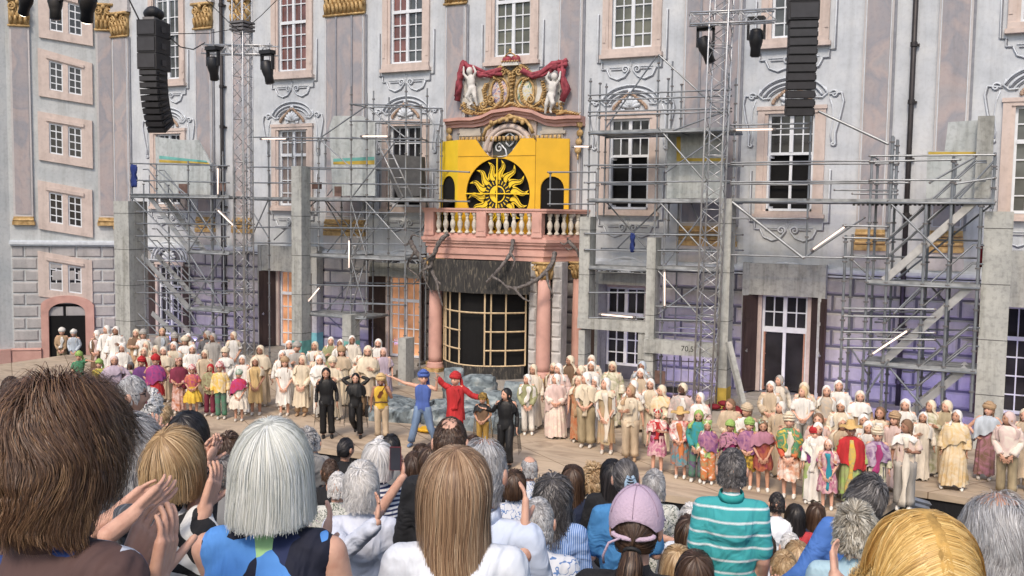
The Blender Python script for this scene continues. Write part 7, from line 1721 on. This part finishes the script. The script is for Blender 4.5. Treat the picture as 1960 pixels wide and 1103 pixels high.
# ---- the nearest spectators
v1,_=viewer(116,874,1.99,'chestnut','tousled','leafbrown','woman with big tousled chestnut hair and brown leaf print blouse, nearest at left',n=26000,width=.0008,yaw=-.25,hs=1.0,vox=.010,hands=((243,1098,2.1,312,955,2.2,-1),(300,1120,2.07,338,955,2.1,1)),sleeve=.9,hair=dict(S=12),collar='leafbrown')
v2,_=viewer(252,872,3.4,'grey','shortfull','pin','grey haired man in charcoal pinstripe shirt behind the tousled chestnut hair',n=5000,width=.0016,yaw=-.5,hands=((258,985,3.0,335,925,3.1,1),(225,985,3.05,300,935,3.15,-1)),sleeve=.9,vox=.012)
v3,_=viewer(330,890,3.4,'blond','bobshort','zebra','woman with short blond bob and zebra striped top, clapping',n=7000,width=.0014,yaw=-.35,hands=((392,975,3.35,420,897,3.4,1),(372,985,3.4,392,905,3.5,-1)),sleeve=.9,vox=.012)
v4,_=viewer(358,834,5.2,'black','mid','black','woman with long dark hair in black top left of the white bob',n=4500,width=.0022,yaw=-.3,hands=((396,888,4.95,415,850,5.0,1),(380,888,4.95,404,852,5.0,-1)),sleeve=.9)
v7,_=viewer(519,897,2.66,'white','bob','leafblue','woman with long white bob in blue leaf print sleeveless dress, centre left',n=24000,width=.0008,yaw=.05,hands=((612,1062,2.9,642,962,3.0,1),),sleeve=0,vox=.010,hair=dict(S=12),collar=None,shape=1.06)
v8,_=viewer(692,932,5.4,'silver','shortfull','lavwhite','woman with cropped silver hair in lavender white blouse',n=9000,width=.0014,yaw=.1,hands=((722,1000,5.0,727,945,5.1,1),),sleeve=.9)
v17,_=viewer(873,938,2.92,'streaked','long','white','woman with long straight blond streaked hair in white tee, centre',n=20000,width=.0009,yaw=.05,sleeve=.5,vox=.011,hair=dict(S=14,cut=-.42))
v18,_=viewer(925,905,3.55,'grey','short','polo','grey haired man in pale blue white polo shirt behind the blond streaked hair',n=6000,width=.0014,yaw=-.2,hands=((1005,1010,3.5,1008,905,3.6,1),),sleeve=.5,vox=.012,hair=dict(bald=(0,-.2,1,.82,.2),crown=(0,-.3,1)),collar=('polocol',(.66,.74,.88)),shape=1.12)
v25,_=viewer(1218,1010,3.45,'brown','tied','black','woman in lilac pink baseball cap with ponytail and black tee',n=3500,width=.0018,yaw=-.15,sleeve=.5,vox=.012)
v32,_=viewer(1765,1108,1.98,'golden','mid','lightblue','woman with golden blond straight hair parted at the top, lowest right',n=22000,width=.0008,yaw=.15,sleeve=.5,vox=.012,tilt=.1,hair=dict(S=12,L=.45,vol=.035,hs=1.12,crown=(0,.1,1),spread=1.2,part=True,curl=.06,clump=.55,flow=.06))
v33,_=viewer(1912,1040,2.4,'grey','short','beige','balding grey haired man with glasses at the right edge',n=14000,width=.0008,yaw=.25,sleeve=.5,glasses=True,vox=.012,hair=dict(bald=(0,-.1,1,.80,.12),crown=(0,-.25,1),L=.07,vol=.014,vary=.5))
v31,_=viewer(1637,1018,4.8,'frosted','spiky','lightblue','person with frosted spiky short hair in light blue tee',n=4500,width=.002,yaw=-.3,hands=((1598,1100,4.4,1594,1035,4.5,-1),),sleeve=.5)
v27,_=viewer(1401,900,5.65,'darkgrey','crop','tealstripe','man in teal polo shirt with white double stripes',n=4500,width=.0024,yaw=-.1,arms='down',sleeve=.5,collar=('tealcol',(.03,.36,.34)),shape=.98)
v30,_=viewer(1657,954,5.4,'darkgrey','shortfull','royal','dark haired man in blue shirt bending sideways beside the frosted short hair',n=3500,width=.0024,yaw=.5,sleeve=.9,arms='down',shape=.95)
_h=D(1657,954,5.4); _M=Matrix.Translation(_h)@Matrix.Rotation(math.radians(26),4,FW)@Matrix.Translation(-_h)@(Matrix.Translation(v30.location)@v30.rotation_euler.to_matrix().to_4x4()); v30.location=_M.to_translation(); v30.rotation_euler=_M.to_euler()
v16,_=viewer(862,848,4.8,'brown','crop','black','dark haired man with round bald spot in black jacket',n=4500,width=.002,yaw=0,sleeve=.9,hair=dict(bald=(0,.35,.94,.90,.05),crown=(0,.35,.94)),shape=1.1)
v20,_=viewer(1058,948,6.0,'darkgrey','wavy','bluestripe','woman with wavy dark grey hair in blue striped shirt',n=4500,width=.0024,yaw=-.1,sleeve=.9)
v24,_=viewer(1197,916,6.2,'darkgrey','tied','denimblue','dark haired woman with blue claw clip in denim blue blouse',n=3500,width=.0026,yaw=.2,sleeve=.5)
v9,_=viewer(723,882,6.2,'silver','bobshort','navystripe','grey haired woman in navy striped tee holding up a phone',n=2500,width=.003,yaw=.3,sleeve=.5,hands=((772,912,6.1,768,868,6.2,1),))
v5,_=viewer(251,757,6.5,'grey','short','grey','grey haired man with glasses seen in profile beyond the tousled hair',n=2000,width=.003,yaw=-1.2,glasses=True,hands=((292,838,6.0,300,790,6.1,1),(284,838,6.1,290,795,6.2,-1)),sleeve=.9)
v26,_=viewer(1252,930,8.5,'grey','shortfull','floral','grey haired person in small floral shirt holding a phone',n=2200,width=.003,yaw=.1,sleeve=.5,hands=((1298,1038,8.0,1318,1022,8.0,1),))
small=[ # cx,cy,dist,colour,style,shirt,label,yaw
(438,858,7.,'brown','shortfull','olive','man with short brown hair and yellow collar left of the white bob',0,'f',{}),
(434,908,5.6,'darkgrey','crop','grey','grey cropped head just below the yellow collared man',0,'f',{}),
(285,782,7.2,'silver','curly','beige','person with fluffy silver hair behind the clapping man with glasses',0,'f',{}),
(312,800,7.6,'blond','short','grey','fair haired person behind the clapping man with glasses',0,'f',{}),
(662,860,9.,'black','tied','black','woman with black hair in a bun and black tee near the stage edge',-.5,'m',{}),
(646,932,7.,'silver','crop','floral','white haired old man in checked shirt beside the silver cropped hair',0,'f',{}),
(632,903,8.2,'brown','crop','black','man with cropped hair and black shirt below the black bun',0,'m',{}),
(602,848,11.,'grey','short','grey','small grey head at the stage edge just right of the white bob',0,'f',{}),
(588,846,9.5,'grey','curly','grey','curly grey head peeking out behind the right side of the white bob',0,'f',{}),
(748,855,8.8,'black','bobshort','grey','dark haired person beyond the raised phone',0,'f',{}),
(728,856,9.6,'silver','short','white','pale grey head beyond the woman in navy stripes',0,'f',{}),
(793,893,7.2,'brown','bobshort','white','person with brown bob right of the raised phone',0,'f',{}),
(806,872,9.,'brown','mid','black','long haired head behind the brown bob',0,'f',{}),
(826,885,6.,'brown','bobshort','grey','brown haired person left of the bald spot',0,'f',{}),
(1013,897,8.5,'grey','crop','paisley','bald man with grey fringe of hair near the stage edge',.3,'f',{'bald':(0,.1,1,.72,.0)}),
(985,928,7.2,'brown','bobshort','paisley','person with dark brown bob in white blue print shirt',0,'f',{}),
(1096,918,7.2,'brown','mid','navy','woman with long brown hair in navy top',0,'f',{}),
(1136,920,7.8,'blond','curly','beige','person with curly blond hair behind the navy top',0,'f',{}),
(1172,908,7.,'black','mid','black','black haired woman with pale collar left of the claw clip',0,'f',{}),
(1030,1000,4.3,'grey','crop','paisley','short grey head under the raised hand by the polo shirt',0,'f',{}),
(1323,998,6.6,'silver','shortfull','white','white haired head left of the teal polo',0,'f',{}),
(1318,1020,6.2,'brown','bobshort','grey','brown haired head before the white haired one left of the teal polo',0,'f',{}),
(1346,1040,5.9,'silver','mid','beige','fair grey haired head touching the teal polo',.3,'f',{}),
(1345,1072,5.4,'blond','mid','grey','dark blond head low beside the teal polo',.2,'f',{}),
(1296,1085,5.0,'blond','mid','white','blond head just right of the lilac cap',0,'f',{}),
(1330,1098,4.6,'brown','mid','grey','brown haired head at the lower edge right of the lilac cap',0,'f',{}),
(1487,965,8.8,'black','crop','white','black haired boy in white tee right of the teal polo',0,'f',{}),
(1522,988,8.8,'black','mid','red','dark haired girl in red tank top',0,'m',{}),
(1562,985,9.2,'brown','mid','navy','small brown haired head above the blue shirt',0,'f',{}),
(1512,1048,7.,'silver','crop','grey','small silver head right of the teal polo arm',0,'f',{}),
(1526,1070,6.,'blond','mid','beige','fair haired head low behind the blue shirt sleeve',0,'f',{}),
(1500,1090,5.6,'blond','short','white','seated head with pink scarf at the lower edge',0,'f',{}),
(20,745,8.5,'brown','short','black','dark haired person at the far left edge',0,'m',{}),
(52,742,9.,'grey','crop','grey','nearly bald person at the far left',0,'m',{'bald':(0,.1,1,.3,.05)}),
(905,860,7.5,'brown','short','navy','head half hidden behind the bald spot man',0,'f',{}),
(1460,1050,6.4,'brown','bobshort','white','person in white behind the teal polo arm',0,'f',{}),
(1215,1085,6.2,'brown','mid','denimblue','person hidden below the lilac cap',0,'f',{}) if False else None,
]
for s in small:
    if not s: continue
    cx,cy,d,c,st,sh,lab,yw,sk,hr=s
    d*=1.17
    viewer(cx,cy,d,c,st,sh,lab,n=int(2600 if d<7 else 1500),width=.0028 if d<7 else .004,yaw=yw,skin=sk,hair=hr,sleeve=.5,vox=.02)
# ---- things worn and held
def sub(mb,name,mt,par,sm=True): return mb.obj(name,mt,par,sm)
M_cap=mat('lilac_cap_cotton',(.55,.42,.52),.8,var=.05,bump=.3,bscale=120)
m=MB(); nn=28; rings=[]
hc=Vector((0,-.012,1.60))
for j in range(9):
    t=j/8; el=.02+t*PI*.54; r=[]
    for i in range(nn):
        a=2*PI*i/nn; rr=1.0; zc=math.cos(el)
        x,y,z=math.sin(el)*math.cos(a)*.099,math.sin(el)*math.sin(a)*.116,zc*.125+.014
        if j>=6 and math.sin(a)>.75: z=max(z,.012+.03*(math.sin(a)-.75)*4)   # opening over the ponytail
        r.append(hc+Vector((x,y,z)))
    rings.append(r)
m.loft(rings,True); m.add(rings[0],[tuple(range(nn-1,-1,-1))]); cp=sub(m,'baseball_cap',M_cap,v25)
m=MB(); m.ell(hc+Vector((0,0,.142)),(.009,.009,.006),8,5)
for a in range(6): an=a*PI/3+.5; m.path([hc+Vector((math.sin(e)*math.cos(an)*.1,math.sin(e)*math.sin(an)*.117,math.cos(e)*.126+.0155)) for e in [.1+.2*i for i in range(7)]],.0012,4)
sub(m,'cap_seam',mat('cap_stitch',(.40,.29,.38),.8),cp)
m=MB(); pl=[]; 
for i in range(13): a=PI*(1.08+.84*i/12); pl.append((math.cos(a),math.sin(a)))
top=[hc+Vector((c*.097,s*.113,.015)) for c,s in pl]; out=[hc+Vector((c*.105,s*.113-.075*(-s)**1.2,-.008+.015*abs(c))) for c,s in pl]
m.add([tuple(p) for p in top]+[tuple(p) for p in out]+[tuple(p-Vector((0,0,.004))) for p in top]+[tuple(p-Vector((0,0,.004))) for p in out],[(i,i+1,13+i+1,13+i) for i in range(12)]+[(26+i,39+i,39+i+1,26+i+1) for i in range(12)]+[(13+i,14+i,40+i,39+i) for i in range(12)]); sub(m,'peak',M_cap,cp)
m=MB(); m.path([hc+Vector((math.cos(a)*.072,.085+math.sin(a)*.02,-.012-.012*math.sin(a))) for a in [PI*(i/12) for i in range(13)]],.009,6); m.path([hc+Vector((.04,.11,-.02)),hc+Vector((.08,.13,-.035)),hc+Vector((.10,.12,-.085)),hc+Vector((.10,.10,-.12))],.005,6,flat=.4); sub(m,'cap_strap',M_cap,cp)
def tail(root,color,pts,n=900,w=.0016,spread=.03,rs=5,nm='ponytail'):
    rg=np.random.default_rng(rs); P=[Vector(p) for p in pts]; m=MB()
    K=10; tr=[]
    for s in range(n):
        a=rg.random()*6.28; r=rg.random()**.5; o=Vector((math.cos(a)*r,math.sin(a)*r,0)); pp=[]
        for i in range(K):
            t=i/(K-1)*(len(P)-1); j=min(int(t),len(P)-2); u=t-j; c=P[j].lerp(P[j+1],u); f=spread*(.45+1.1*math.sin(PI*min(1,(i/(K-1))*.8+.1))); pp.append(c+o*f+Vector((rg.normal()*.0015,rg.normal()*.0015,0)))
        o2=len(m.v); sd=Vector((-math.sin(a),math.cos(a),0))*w
        for i,p in enumerate(pp): q=sd*(1-.6*i/K); m.v+= [tuple(p-q),tuple(p+q)]
        for i in range(K-1): b=o2+i*2; m.f.append((b,b+1,b+3,b+2)); m.m.append(0)
        tr+=[rg.random()]*(2*K)
    me=m.mesh(nm,hairmat('hair_'+color,HC[color]),True); at=me.attributes.new('tint','FLOAT','POINT'); at.data.foreach_set('value',np.array(tr,'f')); return meobj(nm,me,root)
tail(v25,'brown',[(0,.105,1.545),(0,.135,1.50),(.01,.14,1.42),(.015,.13,1.32),(.01,.13,1.22)],1400,.0016,.032)
m=MB(); m.path([(math.cos(a)*.026,.112+math.sin(a)*.012,1.535+math.sin(a)*.02) for a in [2*PI*i/12 for i in range(12)]],.008,6,closed=True); sub(m,'hair_tie',M_blk,v25)
m=MB()
for s_ in(1,-1):
    m.path([(s_*.012,.125,1.64),(s_*.03,.135,1.60),(s_*.03,.138,1.55),(s_*.014,.13,1.50)],.011,6,flat=.6)
    for k in range(7): z=1.63-.018*k; m.tube((s_*.028,.135,z),(0,.150,z-.004),.0035,n=5)
sub(m,'claw_clip',mat('pale_blue_plastic',(.35,.48,.60),.3),v24)
def phone(wx,wy,d,lab,case,rot=0,yaw_=0):
    p=D(wx,wy,d); m=MB(); m.box(-.036,-.004,-.075,.036,.004,.075); o=m.obj('phone',case); o.location=p; o.rotation_euler=(0,rot,YAW+yaw_); tag(o,lab,'phone')
    m=MB(); m.box(-.033,-.0055,-.072,.033,-.0042,.072); m.obj('screen',mat('phone_screen',(.05,.05,.06),.1),o)
phone(757,878,6.1,'dark red cased phone held up by the woman in navy stripes',mat('dark_red_case',(.20,.02,.03),.4))
phone(1320,1020,8.0,'black phone held level by the person in floral shirt',M_blk,PI/2)
# lilac collar details, necklace of the silver haired woman
m=MB(); m.path([(math.cos(a)*.074,.012+math.sin(a)*.07,1.46+.02*math.sin(a)) for a in [2*PI*i/20 for i in range(20)]],.003,5,closed=True); sub(m,'necklace',M_blk,v8)
# raked stand under the audience and seat rows
m=MB(); y=-31.
st=[]
while y<-12.5:
    z=floor_z(y+.4); m.box(-24,y,-1.1,10,y+.8,z-.1+.0); y+=.8
tag(m.obj('raked_stand',mat('dark_stand_deck',(.05,.05,.055),.8,scale=5)),None,None); bpy.data.objects['raked_stand']['kind']='structure'
# low rail between the stand and the stage
m=MB(); a=G(600,905,-.2); 
rail_=tag(m.box(-24,-12.2,-.35,8,-12.14,-.30).obj('barrier_rail',M_bench),'thin grey barrier rail in front of the black stage skirt','rail')
